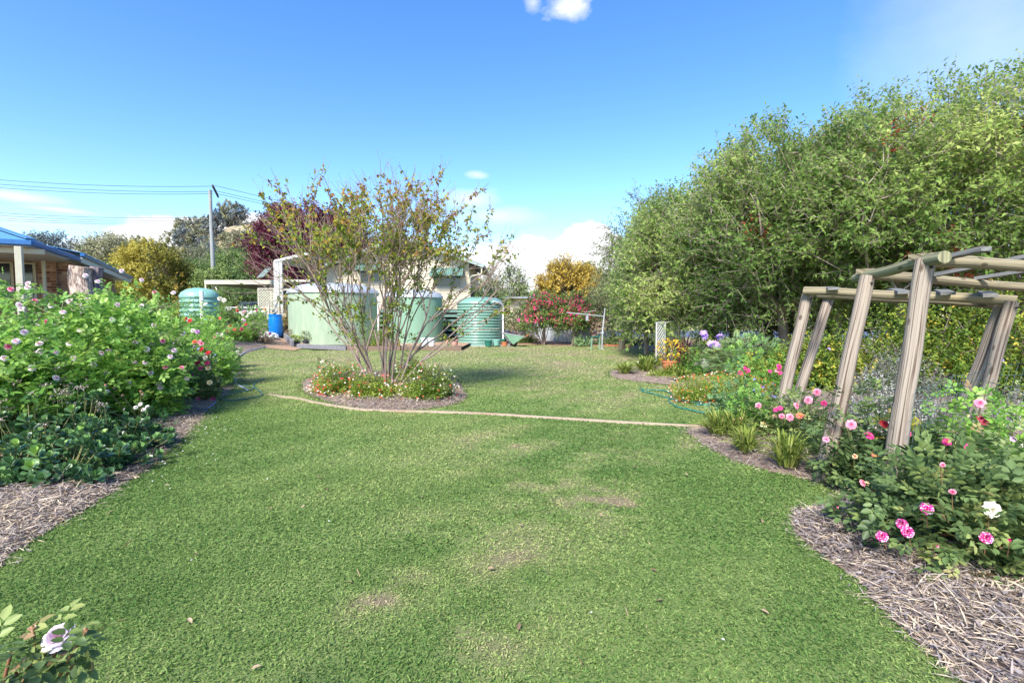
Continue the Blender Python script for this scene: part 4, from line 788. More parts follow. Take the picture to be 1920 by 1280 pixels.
mb = MB(); mb.lathe([(.01, 0), (.14, 0), (.13, .035), (.06, .05), (.045, .09)], b, 20, cap=False); mb.build('foot', MAT['conc'], Cl, smooth=True)
mb = MB(); aa = W(1133, 593, Yc); ab = W(1063, 586, Yc - .5); mb.tube([aa, ab], .027, 10); mb.build('arm', MAT['zinc'], Cl); mb = MB(); m_ = W(1130, 624, Yc); mb.lathe([(.05, 0), (.06, .02), (.05, .12)], m_ - (0, 0, .06), 12); mb.box(m_ + (-.07, 0, 0), (.14, .05, .04)); mb.build('winder', MAT['zinc'], Cl)
mb = MB(); mb.tube([W(1108, 590, Yc), W(1096, 585, Yc), W(1118, 582, Yc)], .006, 4); mb.build('line_cord', MAT['pvc'], Cl)
pbx = W(1101, 596, Yc - .2); t = thing('peg_bag', 'small grey white peg bag hanging from the clothes line arm', 'peg bag', pbx); mb = MB(); mb.box(pbx, (.13, .08, .28), bev=.03); mb.build('bag', MAT['blind'], t); mb = MB(); mb.tube([pbx + (0, 0, .13), pbx + (.01, 0, .19), pbx + (0, 0, .22)], .006, 5); mb.build('hook', MAT['steel_grey'], t)
b = G(1115, 655) + (0, -.2, 0); St = thing('garden_stool', 'small green stool standing left of the clothes line', 'stool', b); zt = .62; 
mb = MB(); mb.box(b + (0, 0, zt), (.42, .3, .04), bev=.015); mb.build('seat', MAT['pot_green'], St)
for sx in (-.17, .17):
    for sy in (-.11, .11): mb = MB(); mb.tube([b + (sx * 1.15, sy * 1.2, 0), b + (sx, sy, zt)], .016, 6); mb.build('leg', MAT['barrow_green'], St)
q = b + (-.08, -.05, zt + .02); mb = MB(); mb.lathe([(.01, 0), (.07, 0), (.11, .05), (.1, .05), (.06, .015), (.01, .015)], q, 18, cap=False); tag(mb.build('dish', MAT['plate_pink'], origin=q), 'pink dish lying on the green stool', 'dish')
# lattice arch
def panel(t, pa, pb, ztop, zbot, sp):
    mb = MB(); pa = np.array([*pa, zbot]); pb = np.array([*pb, zbot]); d = pb - pa; w = np.linalg.norm(d); d /= w; lattice(mb, pa, d, (0, 0, 1), w, ztop - zbot, sp, .036, .012); p_ = mb.build('lattice_panel', MAT['white_paint'], t)
    for e in (pa, pb): mb = MB(); mb.box(e + (0, 0, (ztop - zbot) / 2), (.035, .035, ztop - zbot)); mb.build('frame_post', MAT['white_paint'], t)
    mb = MB(); mb.bar(pa + (0, 0, ztop - zbot), pb + (0, 0, ztop - zbot), .035, .035); mb.build('frame_rail', MAT['white_paint'], t)
b = W(1236, 680, 14.6); Ar = thing('lattice_arch', 'white lattice garden arch at the end of the right hand bed', 'garden arch', (b[0], b[1], 0)); k1 = W(1231, 605, 14.6); k2 = W(1247, 605, 14.9); panel(Ar, k1[:2], k2[:2], k1[2], 0.0, .13)
k3 = W(1258, 607, 15.8); k4 = W(1275, 607, 16.2); panel(Ar, k3[:2], k4[:2], k3[2], 0.0, .13)
for a_, c_ in ((k1, k3), (k2, k4)): mb = MB(); n_ = 9; mb.tube([a_ + (c_ - a_) * u + (0, 0, .05 * math.sin(math.pi * u)) for u in np.linspace(0, 1, n_)], .018, 6); mb.build('arch_rail', MAT['white_paint'], Ar)
# brick edging, tub with stake, orange marker pot
for i in range(9):
    px = (1138, 1146, 1150, 1158, 1163, 1167, 1172, 1176, 1181)[i]; p = G(px, 649 + i * .2); mb = MB(); mb.box(p + (0, 0, .05), (.2, .1, .1), bev=.01)
    o = mb.build('edging_brick', MAT['brick_red'], origin=p); tag(o, 'red brick in the short row edging the back bed near the clothes line', 'brick', 'red bricks edging the back bed')
b = G(1201, 650) + (0, .3, 0); t = thing('garden_tub', 'black square tub with a leaning dark stake at the back of the lawn', 'tub', b); mb = MB(); mb.box(b + (0, 0, .14), (.34, .3, .28), bev=.02); mb.build('tub', MAT['pot_black'], t); mb = MB(); mb.tube([b + (-.05, 0, .2), W(1205, 617, b[1])], .025, 6); mb.build('stake', MAT['dark'], t)
pot('flower_pot', 'small orange pot at the foot of the grey leaved tree', 'pot', 1165, 24.6, .25, .09, .12, .2, 'pot_terracotta', .015, 'empty pots')
p = GX(1165, 24.6); mb = MB(); mb.lathe([(.01, 0), (.14, 0), (.12, .25), (.01, .25)], p, 10); tag(mb.build('flat_stone', MAT['stone'], origin=p), 'grey stone under the small orange pot', 'stone')
# terracotta pot with yellow leaved plant near the arch
potted('terracotta pot with a yellow leaved plant in front of the lattice arch', 1257, 12.6, .12, 'pot_terracotta', 'm_yellow_leaf', .34, .62, 190, .19, .3, L=.07)
for px, py, r in ((1307, 688, .14), (1318, 682, .17)):
    p = G(px, 700); z = .35; p = W(px, py, 12.6); mb = MB(); mb.lathe([(.02, -.3), (r * .8, -.28), (r, -.1), (r * .9, .06), (r * .5, .13), (.01, .15)], p, 14, cap=False); f_ = wave_noise(int(px), 9); mb.v = [tuple(np.array(v) + .02 * float(f_(np.array(v)))) for v in mb.v]
    tag(mb.build('garden_rock', MAT['stone'], origin=(p[0], p[1], p[2] - .3), smooth=True), 'grey rounded ' + ('left and smaller' if px < 1310 else 'right and larger') + ' rock behind the red and white flowered shrub', 'rock', 'garden rocks')

# ------------------------------------------------------------------ garden edging strip and hoses
def path_tube(name, label, cat, pts, r, mat, group=None, z=.012, flat=False, n=8):
    P = [G(*p)[:2] for p in pts]; Q = []
    for i in range(len(P) - 1):
        p0 = P[max(0, i - 1)]; p1 = P[i]; p2 = P[i + 1]; p3 = P[min(len(P) - 1, i + 2)]
        for j in range(8): t = j / 8; Q.append(.5 * ((2 * p1) + (-p0 + p2) * t + (2 * p0 - 5 * p1 + 4 * p2 - p3) * t * t + (-p0 + 3 * p1 - 3 * p2 + p3) * t ** 3))
    Q.append(P[-1]); Q = np.array(Q); zz = hgt(Q[:, 0], Q[:, 1]); inb = inside(LBP, Q[:, 0], Q[:, 1]) | inside(RBP, Q[:, 0], Q[:, 1]) | inside(IBP, Q[:, 0], Q[:, 1])
    d = np.minimum(edge_dist(LBP, Q[:, 0], Q[:, 1]), edge_dist(RBP, Q[:, 0], Q[:, 1])); zz = zz + z + np.where(inb, .01 + .06 * sm(d / .5), .012); Q3 = np.column_stack([Q, zz]); mb = MB()
    if flat:
        T = np.gradient(Q, axis=0); T /= np.linalg.norm(T, axis=1)[:, None]; N = np.column_stack([-T[:, 1], T[:, 0]]); V = []; F = []; m = len(Q)
        for i in range(m):
            for s, zt in ((-1, -.02), (-1, .014), (1, .014), (1, -.02)): V.append((Q[i][0] + N[i][0] * s * r, Q[i][1] + N[i][1] * s * r, zz[i] + zt))
        for i in range(m - 1):
            for k in range(3): F.append((i * 4 + k, i * 4 + k + 1, i * 4 + 4 + k + 1, i * 4 + 4 + k))
        mb.add(V, F)
    else: mb.tube(Q3, r, n)
    o = mb.build(name, MAT[mat], origin=(Q3[0][0], Q3[0][1], 0), smooth=not flat); return tag(o, label, cat, group)
path_tube('garden_edging', 'thin reddish concrete edging strip curving across the lawn past the island bed', 'edging', [(505, 741), (530, 745), (560, 749), (590, 756), (625, 762), (665, 768), (710, 771), (780, 773), (850, 775), (920, 778), (1000, 783), (1080, 788), (1160, 793), (1250, 798), (1330, 802)], .02, 'edging', flat=True, z=.008)
path_tube('garden_hose', 'pale grey-blue hose along the edge of the left bed', 'hose', [(512, 658), (490, 662), (462, 667), (444, 674), (434, 682), (432, 690), (437, 700), (439, 712), (444, 722), (455, 728), (465, 734)], .019, 'hose_grey', 'garden hoses')
path_tube('garden_hose', 'dark green hose looping over the lawn edge', 'hose', [(415, 728), (440, 726), (460, 725), (472, 728), (473, 732), (460, 735), (435, 739), (418, 744), (412, 749), (418, 752), (440, 752), (470, 748), (488, 744), (491, 739), (482, 732), (475, 724), (482, 717), (495, 711)], .013, 'hose_green', 'garden hoses')
path_tube('garden_hose', 'thick dark blue hose looping on the straw below the pink rose', 'hose', [(332, 748), (355, 747), (372, 744), (382, 737), (385, 731), (392, 737), (402, 744), (405, 750), (400, 760), (388, 768), (365, 771), (340, 769)], .016, 'hose_blue', 'garden hoses')
path_tube('garden_hose', 'short dark hose end lying on straw beside the grey-blue hose', 'hose', [(410, 718), (425, 716), (440, 714), (455, 713)], .014, 'hose_blue', 'garden hoses')
path_tube('garden_hose', 'teal green hose with loops on the lawn by the right bed', 'hose', [(1198, 731), (1215, 733), (1232, 733), (1248, 735), (1258, 740), (1260, 746), (1254, 750), (1257, 757), (1270, 765), (1295, 771), (1320, 776), (1338, 776), (1325, 774)], .013, 'hose_teal', 'garden hoses')
path_tube('garden_hose', 'second teal green hose running from the lawn into the right bed', 'hose', [(1203, 735), (1225, 740), (1250, 747), (1270, 752), (1300, 756), (1316, 758), (1304, 762), (1318, 761), (1335, 762), (1352, 766), (1366, 773)], .013, 'hose_teal', 'garden hoses')

# ------------------------------------------------------------------ pergola
Pg = thing('pergola', 'weathered round timber pergola with leaning posts over the right hand roses', 'pergola', (3.8, 5.5, 0))
PT = {}
for k, bx, by, tx, ty, Yb, Yt, r in (('a', 1460, 782, 1515, 552, 6.9, 7.0, .078), ('b', 1487, 772, 1553, 563, 7.5, 7.7, .072), ('c', 1541, 908, 1627, 518, 4.58, 4.72, .068), ('d', 1662, 965, 1736, 486, 3.9, 3.95, .069), ('e', 1788, 812, 1882, 566, 5.8, 5.55, .062), ('f', 1824, 826, 1897, 565, 5.5, 5.35, .062)):
    b = W(bx, by, Yb); t = W(tx, ty, Yt); d = (t - b) / (t[2] - b[2]); b = b - d * (b[2] + .1); PT[k] = t; mb = MB(); n = 22; rr = np.random.default_rng(ord(k)); ph = rr.uniform(0, 6, 4)
    path = [b + (t - b) * i / n + np.array([.004 * math.sin(i * .6 + ph[0]), .004 * math.cos(i * .5 + ph[1]), 0]) for i in range(n + 1)]
    mb.tube(path, [r * (1.08 - .12 * i / n + .02 * math.sin(i * .9 + ph[2])) for i in range(n + 1)], 22, wob=lambda a, L: .035 * math.sin(2 * a + L * 2 + ph[3]) + .02 * math.sin(5 * a + 3 * L)); mb.build('post', MAT['post_wood'], Pg, smooth=True)
for k in 'abcdef':
    t = PT[k]; mb = MB()
    mb.lathe([(.001, -.012), (.012, -.01), (.014, 0), (.012, .01), (.001, .012)], t + (-.01, -.07, -.07), 8, cap=False); mb.build('bolt', MAT['rubber'], Pg, smooth=True)
def pole(a, b, r, mat='rail_wood', name='beam'):
    mb = MB(); n = 12; a = np.array(a); b = np.array(b); mb.tube([a + (b - a) * i / n + np.array([0, 0, .006 * math.sin(i * .9)]) for i in range(n + 1)], [r * (1 + .04 * math.sin(i * 1.3)) for i in range(n + 1)], 18); mb.build(name, MAT[mat], Pg, smooth=True)
pole(W(1605, 522, 5.05), W(1772, 480, 3.72), .047, 'rail_green')
pole(W(1742, 489, 3.98), W(2120, 507, 4.9), .052); pole(W(1628, 515, 4.85), W(2100, 552, 6.4), .05)
pole(W(1508, 545, 6.9), W(1907, 563, 5.35), .058); pole(W(1535, 553, 7.75), W(1886, 571, 5.7), .052)
def bat(a, b, w=.09, t=.035, mat='slat_wood'): 
    mb = MB(); a = np.array(a); b = np.array(b); mb.bar(a, b, w, t); o = mb
    L = np.linalg.norm(b - a); o.uv = [[((i % 2) * .2, (i // 2) * L * .5) for i in range(len(f))] for f in o.f]; o.build('batten', MAT[mat], Pg)
bat(W(1716, 481.5, 4.0), W(1742, 480, 4.06), .1, .05, 'rail_wood'); bat(W(1615, 508.5, 4.85), W(1652, 509.5, 5.0), .1, .05, 'rail_wood')
bat(W(1752, 487, 4.1), W(1850, 466, 3.7)); bat(W(1745, 517, 5.1), W(1990, 468, 4.2)); bat(W(1830, 522, 5.4), W(2060, 486, 4.6)); 
bat(W(1548, 539.5, 7.2), W(1563, 541, 6.5), .13); bat(W(1676, 543, 6.5), W(1696, 548, 5.9), .13); bat(W(1764, 545, 6.0), W(1778, 550, 5.5), .13); bat(W(1847, 548.5, 5.8), W(1858, 554, 5.2), .12)
mb = MB()          # wire netting tied between the posts
def net(pa, ta, pb, tb, z0, z1, nx, nz):
    for j in range(nz + 1):
        u = z0 + (z1 - z0) * j / nz; A = pa + (ta - pa) * u; B = pb + (tb - pb) * u; pts = [A + (B - A) * s - np.array([0, 0, .02 * math.sin(s * 9 + j)]) for s in np.linspace(0, 1, 9)]; mb.tube(pts, .0022, 4)
    for i in range(nx + 1):
        s = i / nx; A0 = pa + (pb - pa) * s; A1 = ta + (tb - ta) * s; mb.tube([A0 + (A1 - A0) * z0, A0 + (A1 - A0) * z1], .0022, 4)
bd = W(1665, 965, 3.82); be = W(1795, 810, 5.6); bc = W(1541, 900, 4.5); off = np.array([0, -.09, 0]); net(bd + off, W(1736, 486, 3.95) + off, W(1800, 815, 5.4), W(1890, 566, 5.4), .08, .5, 20, 7); net(W(1800, 815, 5.4), W(1890, 566, 5.4), W(1990, 850, 5.2), W(2050, 560, 5.2), .05, .55, 14, 7)
mb.build('wire_netting', MAT['wire'], Pg)
# ------------------------------------------------------------------ trees
def tree(name, label, px, ytop, ybot, hw, Y, mat, n=160, m=4, k=8, Ls=.5, L=.10, Wd=.04, r0=.16, seed=1, trunk_x=None, bark='bark_grey', group=None, lo=.5, cut=-.5, gaps=.3, lump=.16, ry=None, kind='kite', tint=(.1, .75), twigs=True, spread=.9, upb=.35, red=0, cat='tree', rootmat=None, fullcol=None, base_z=None, droop=0.):
    rng = np.random.default_rng(seed); x = XY(px, Y); zt = W(px, ytop, Y)[2]; zb = W(px, ybot, Y)[2]; rx = hw / FPX * Y; c = np.array([x, Y, (zt + zb) / 2]); rz = (zt - zb) / 2; ry = ry or rx
    bx = XY(trunk_x, Y) if trunk_x is not None else x; gz = float(hgt(bx, Y)) if base_z is None else base_z
    t = thing(name, label, cat, (bx, Y, gz), group); P, D = shell(rng, n, c, np.array([rx, ry, rz]), lo, cut, lump, gaps, seed); k_ = P[:, 2] > gz + .15; P = P[k_]; D = D[k_]
    tw = Twigs(); top = np.array([x * .5 + bx * .5, Y, gz + max(.4, (zb - gz) + rz * .35)]); skeleton(rng, (bx, Y, gz - .05), top, P, r0, tw, step=max(.5, rx * .22), rmin=.012 if Y > 14 else .007)
    fo = Fol(); cl = rng.random(len(P)); f = wave_noise(seed + 3, 1.5 / max(rx, .5) * 2)
    tt = tint[0] + (tint[1] - tint[0]) * np.clip(.5 + .28 * f(P) + .25 * (cl - .5), 0, 1)
    B = np.repeat(P, m, 0) + rng.normal(size=(len(P) * m, 3)) * Ls * .25; DD = unit(np.repeat(D, m, 0) * .8 + rnd_dir(rng, len(P) * m) * .75 + np.array([0, 0, upb - droop])); T = np.repeat(tt, m)
    if red > 0:
        rd = rng.random(len(P)) < red; fr = Fol(); kk = np.repeat(rd, m); sprigs(rng, fr, B[kk], DD[kk], Ls * .8, k, L, Wd, rng.random(kk.sum()), kind); fr.build('red_leaves', MAT['m_red'], t); B = B[~kk]; DD = DD[~kk]; T = T[~kk]
    sprigs(rng, fo, B, DD, Ls, k, L, Wd, T, kind, tw if twigs else None, spread, upb - droop, .006 if Y > 14 else .0045)
    tw.build('trunk', MAT[bark], t); fo.build('crown', MAT[mat], t)
    return t
g_ = 'big green trees along the right side'
tree('green_tree', 'big light green tree behind the white lattice arch', 1285, 358, 655, 138, 17.5, 'm_tree', 480, 8, 9, .62, .13, .06, .14, 21, 1360, 'bark_pale', g_, .5, -.8, .35, .13, tint=(.2, .9), red=.006)
tree('green_tree', 'tall light green tree second from the left in the right hand tree row', 1450, 246, 650, 178, 14.3, 'm_tree', 640, 8, 9, .58, .115, .052, .14, 22, 1478, 'bark_pale', g_, .45, -.85, .5, .12, tint=(.2, .9), red=.01)
tree('green_tree', 'tall light green tree with scattered red leaves behind the pergola', 1670, 196, 620, 200, 12.2, 'm_tree', 700, 8, 9, .52, .105, .048, .14, 23, 1700, 'bark_pale', g_, .5, -.8, .4, .12, tint=(.2, .92), red=.014)
tree('green_tree', 'tallest green tree at the right edge, above the pergola', 1890, 138, 630, 215, 11.2, 'm_tree', 700, 8, 9, .5, .10, .045, .14, 24, 1940, 'bark_pale', g_, .5, -.8, .42, .12, tint=(.15, .88), red=.01)
tree('green_tree', 'low spreading green branches of the tree behind the feathery shrub', 1400, 470, 640, 150, 16.2, 'm_tree', 240, 6, 9, .5, .11, .045, .12, 25, 1470, 'bark_pale', g_, .35, -.9, .3, .16, tint=(.0, .6))
tree('green_tree', 'rounded light green tree in the gap between the two leftmost big trees', 1375, 306, 640, 110, 16.3, 'm_tree', 360, 8, 9, .6, .12, .056, .12, 28, None, 'bark_pale', g_, .45, -.85, .5, .13, tint=(.2, .9))
tree('green_tree', 'rounded light green tree in the middle of the right hand row, behind the pergola beams', 1570, 236, 620, 120, 13.6, 'm_tree', 400, 8, 9, .55, .11, .05, .12, 29, None, 'bark_pale', g_, .45, -.85, .5, .13, tint=(.2, .9), red=.01)
tree('green_tree', 'low light green tree at the left foot of the right hand row', 1212, 432, 640, 62, 20, 'm_tree', 150, 7, 9, .6, .14, .06, .1, 30, None, 'bark_pale', g_, .5, -.85, .3, .15, tint=(.15, .8))
tree('gum_tree', 'dull grey leaved tree with drooping foliage beside the clothes line', 1195, 380, 628, 68, 23, 'm_gum', 190, 6, 9, .75, .17, .045, .14, 26, 1165, 'bark_grey', 'gum trees', .3, -.9, .5, .2, tint=(.05, .75), droop=.9, spread=.7)
tree('gum_tree', 'thin leafed gum tree standing left of the big light green tree', 1150, 500, 620, 38, 27, 'm_gum', 90, 5, 9, .8, .2, .05, .12, 27, 1150, 'bark_grey', 'gum trees', .3, -.9, .5, .2, tint=(.05, .7), droop=.6)
for i, (px, yt, yb, hw, Y) in enumerate(((2060, 180, 600, 170, 12.), (1560, 420, 640, 120, 17.5), (1800, 470, 680, 140, 13.2))):
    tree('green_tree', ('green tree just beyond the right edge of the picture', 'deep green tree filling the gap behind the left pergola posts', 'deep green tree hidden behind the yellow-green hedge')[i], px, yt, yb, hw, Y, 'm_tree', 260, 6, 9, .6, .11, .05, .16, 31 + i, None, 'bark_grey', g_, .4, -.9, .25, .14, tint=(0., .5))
# background trees, seen between the buildings
fark = dict(kind='kite', twigs=False)
tree('golden_tree', 'rounded golden tree left of the power pole', 288, 462, 560, 54, 42, 'm_gold_green', 230, 9, 9, .8, .20, .11, .2, 41, None, 'bark_grey', 'golden trees', .55, -.95, .05, .12, tint=(.2, .85), **fark)
tree('golden_tree', 'bright golden conical tree behind the pink flowering shrubs', 1066, 494, 600, 50, 36, 'm_gold', 260, 9, 9, .7, .17, .09, .2, 42, None, 'bark_grey', 'golden trees', .5, -.95, .1, .16, tint=(.15, .85), **fark)
tree('purple_tree', 'dark purple leaved tree behind the veranda of the cream house', 548, 400, 540, 60, 36, 'm_purple', 300, 8, 8, .8, .20, .11, .2, 43, 560, 'bark_grey', None, .5, -.9, .3, .16, tint=(.05, .85), **fark)
tree('purple_tree', 'smaller dark purple tree rising behind the bare-stemmed tree', 640, 392, 500, 44, 38, 'm_purple', 120, 6, 8, .8, .26, .15, .2, 44, 620, 'bark_grey', None, .5, -.9, .3, .16, tint=(.1, .9), **fark)
bgt = [('wide flat topped dark gum behind the brick house roof', 88, 434, 478, 38, 60, 'm_gum_blue', 110), ('flat topped olive gum with layered limbs left of the golden tree', 214, 434, 500, 46, 62, 'm_gum_far', 190), ('grey green gum low behind the flat topped one', 175, 462, 560, 55, 70, 'm_gum_far', 170), ('pale gum between golden tree and flat topped gum', 245, 452, 560, 40, 75, 'm_gum_far', 130),
       ('yellow green tree behind the wing of the brick house', 205, 482, 560, 46, 48, 'm_tree_cool', 150), ('grey green tree right of the golden tree', 360, 455, 560, 48, 75, 'm_gum_far', 180), ('olive tree behind the left teal tank', 372, 488, 560, 34, 52, 'm_tree_cool', 130), ('bluish dark tree left of the power pole', 385, 452, 530, 26, 95, 'm_gum_blue', 130),
       ('tall green tree right of the power pole', 445, 466, 560, 46, 55, 'm_tree_cool', 230), ('green tree between pole and purple tree', 492, 470, 560, 36, 50, 'm_tree_cool', 180), ('rounded green shrub tree behind the carport', 410, 500, 570, 40, 44, 'm_tree_cool', 170), ('dense green tree seen under the carport roof', 450, 535, 600, 60, 40, 'm_tree_cool', 220),
       ('green gum beyond the ribbed tank roof', 948, 497, 585, 46, 55, 'm_gum', 170), ('green gum behind the golden conical tree', 1108, 484, 600, 42, 60, 'm_gum', 170), ('leafy citrus-green tree right behind the ribbed tank', 905, 535, 640, 45, 31, 'm_tree_cool', 170), ('brown-tinged bush between golden tree and clothes line', 1105, 545, 640, 28, 34, 'm_dry', 80), ('small dark tree right of the small pale house', 985, 560, 630, 22, 44, 'm_gum', 70)]
for i, (lab, px, yt, yb, hw, Y, mt, n) in enumerate(bgt):
    s = Y / 50; yt += 13; n = int(n * (.6 if 'gum' in lab else .85)); tree('gum_tree' if 'gum' in lab else ('bush' if 'bush' in lab else 'background_tree'), lab, px, yt, yb, hw, Y, mt, n, 8, 8, .9 * s, .22 * s, .12 * s, .22, 50 + i, None, 'bark_grey', 'background trees', .45, -.9, .3 if 'gum' in lab else .1, .2, tint=(.05, .85), **fark)
# small houses far off
def far_house(label, px, y0, y1, hw, Y, roof, wl_):
    x = XY(px, Y); w = hw / FPX * Y; zt = W(px, y0, Y)[2]; ze = W(px, y1, Y)[2]; t = thing('distant_house', label, 'house', (x, Y, 0)); mb = MB(); mb.box((x, Y + 4, ze / 2), (w * 1.8, 7, ze)); mb.build('wall', MAT[wl_], t)
    mb = MB(); e = w * 1.05; mb.add([(x - e, Y - .5, ze), (x + e, Y - .5, ze), (x + e, Y + 8.5, ze), (x - e, Y + 8.5, ze), (x - e * .4, Y + 3.5, zt), (x + e * .4, Y + 3.5, zt)], [(0, 1, 5, 4), (1, 2, 5), (2, 3, 4, 5), (3, 0, 4), (0, 3, 2, 1)]); mb.build('roof', MAT[roof], t)
    for s in (-.5, .35): mb = MB(); mb.box((x + s * w, Y + .48, ze - 1.1), (w * .3, .06, 1.1)); mb.build('window', MAT['glass'], t)
    return t
hh = far_house('small cream house with a pale metal roof, beyond the ribbed tank', 968, 549, 559, 34, 52, 'zinc', 'cream'); mb = MB(); p = W(957, 541, 55); mb.tube([p - (0, 0, .9), p + (0, 0, .1)], .03, 5); mb.bar(p - (.7, 0, 0), p + (.7, 0, 0), .04, .04); mb.bar(p - (.5, 0, .25), p + (.5, 0, -.25), .04, .04); mb.build('antenna', MAT['zinc'], hh)
far_house('far pale blue roofed house among trees left of the power pole', 358, 505, 516, 22, 78, 'zinc', 'soffit')
# hill trees: three kinds, copied
proto = []
for i, (mt, sd) in enumerate((('m_gum_far', 71), ('m_gum_blue', 72), ('m_gum', 73))):
    rng = np.random.default_rng(sd); t = thing('hill_tree', 'x', 'tree', (0, 0, 0), 'trees on the far hill'); P, D = shell(rng, 70, np.array([0, 0, 5.8]), np.array([4.2, 4.2, 3.4]), .5, -.8, .2, .2, sd); tw = Twigs(); skeleton(rng, (0, 0, -.6), (0, 0, 2.6), P[:40], .26, tw, step=1.5, rmin=.05); fo = Fol(); B = np.repeat(P, 4, 0); sprigs(rng, fo, B, unit(np.repeat(D, 4, 0) + rnd_dir(rng, len(B)) * .6), 1.3, 5, .75, .42, np.repeat(np.clip(.45 + .25 * rng.normal(size=len(P)), 0, 1), 4)); tw.build('trunk', MAT['bark_grey'], t); fo.build('crown', MAT[mt], t); proto.append(t)
rng = np.random.default_rng(7); cnt = 0; used = [0, 0, 0]; row = []
while cnt < 100:
    x = rng.uniform(-300, -45); y = rng.uniform(200, 310); px = 960 + x / y * FPX
    if not (215 < px < 700) or (425 < px < 520 and float(hillz(x, y)) > 34 and rng.random() < .55): continue
    z = float(hillz(x, y)); 
    if z < -1: continue
    row.append((x, y, z, px)); cnt += 1
hp_lab = ('pale olive', 'dark bluish', 'greyish green')
for i, (x, y, z, px) in enumerate(row):
    q = int(rng.choice(3, p=[.5, .28, .22])); o = proto[q] if used[q] == 0 else copy_tree(proto[q]); used[q] += 1
    o.location = (x, y, z - .4); s = rng.uniform(.8, 1.5); o.scale = (s, s, s * rng.uniform(.8, 1.1)); o.rotation_euler.z = rng.uniform(0, 6.28); o['label'] = hp_lab[q] + ' gum tree on the far dry hillside'; o['group'] = hp_lab[q] + ' trees on the far hill'
# wood at the horizon, one mass
fo = Fol(); rng = np.random.default_rng(8); n = 9000; X = np.concatenate([rng.uniform(-70, 80, n), rng.uniform(-160, -60, 4000)]); Yy = np.concatenate([100 + rng.uniform(0, 18, n), 120 + rng.uniform(0, 40, 4000)]); hgtn = 5.0 + 1.8 * np.sin(X * .21) + 1.2 * np.sin(X * .53 + 1); Z = rng.random(len(X)) ** .7 * hgtn; P = np.column_stack([X, Yy, Z]); fo.add(P, rnd_dir(rng, len(P)), rnd_dir(rng, len(P)), 1.7, 1.1, np.clip(.45 + .25 * rng.normal(size=len(P)), 0, 1), 'kite'); tag(fo.build('far_wood', MAT['m_gum'], origin=(0, 100, 0)), kind='stuff')

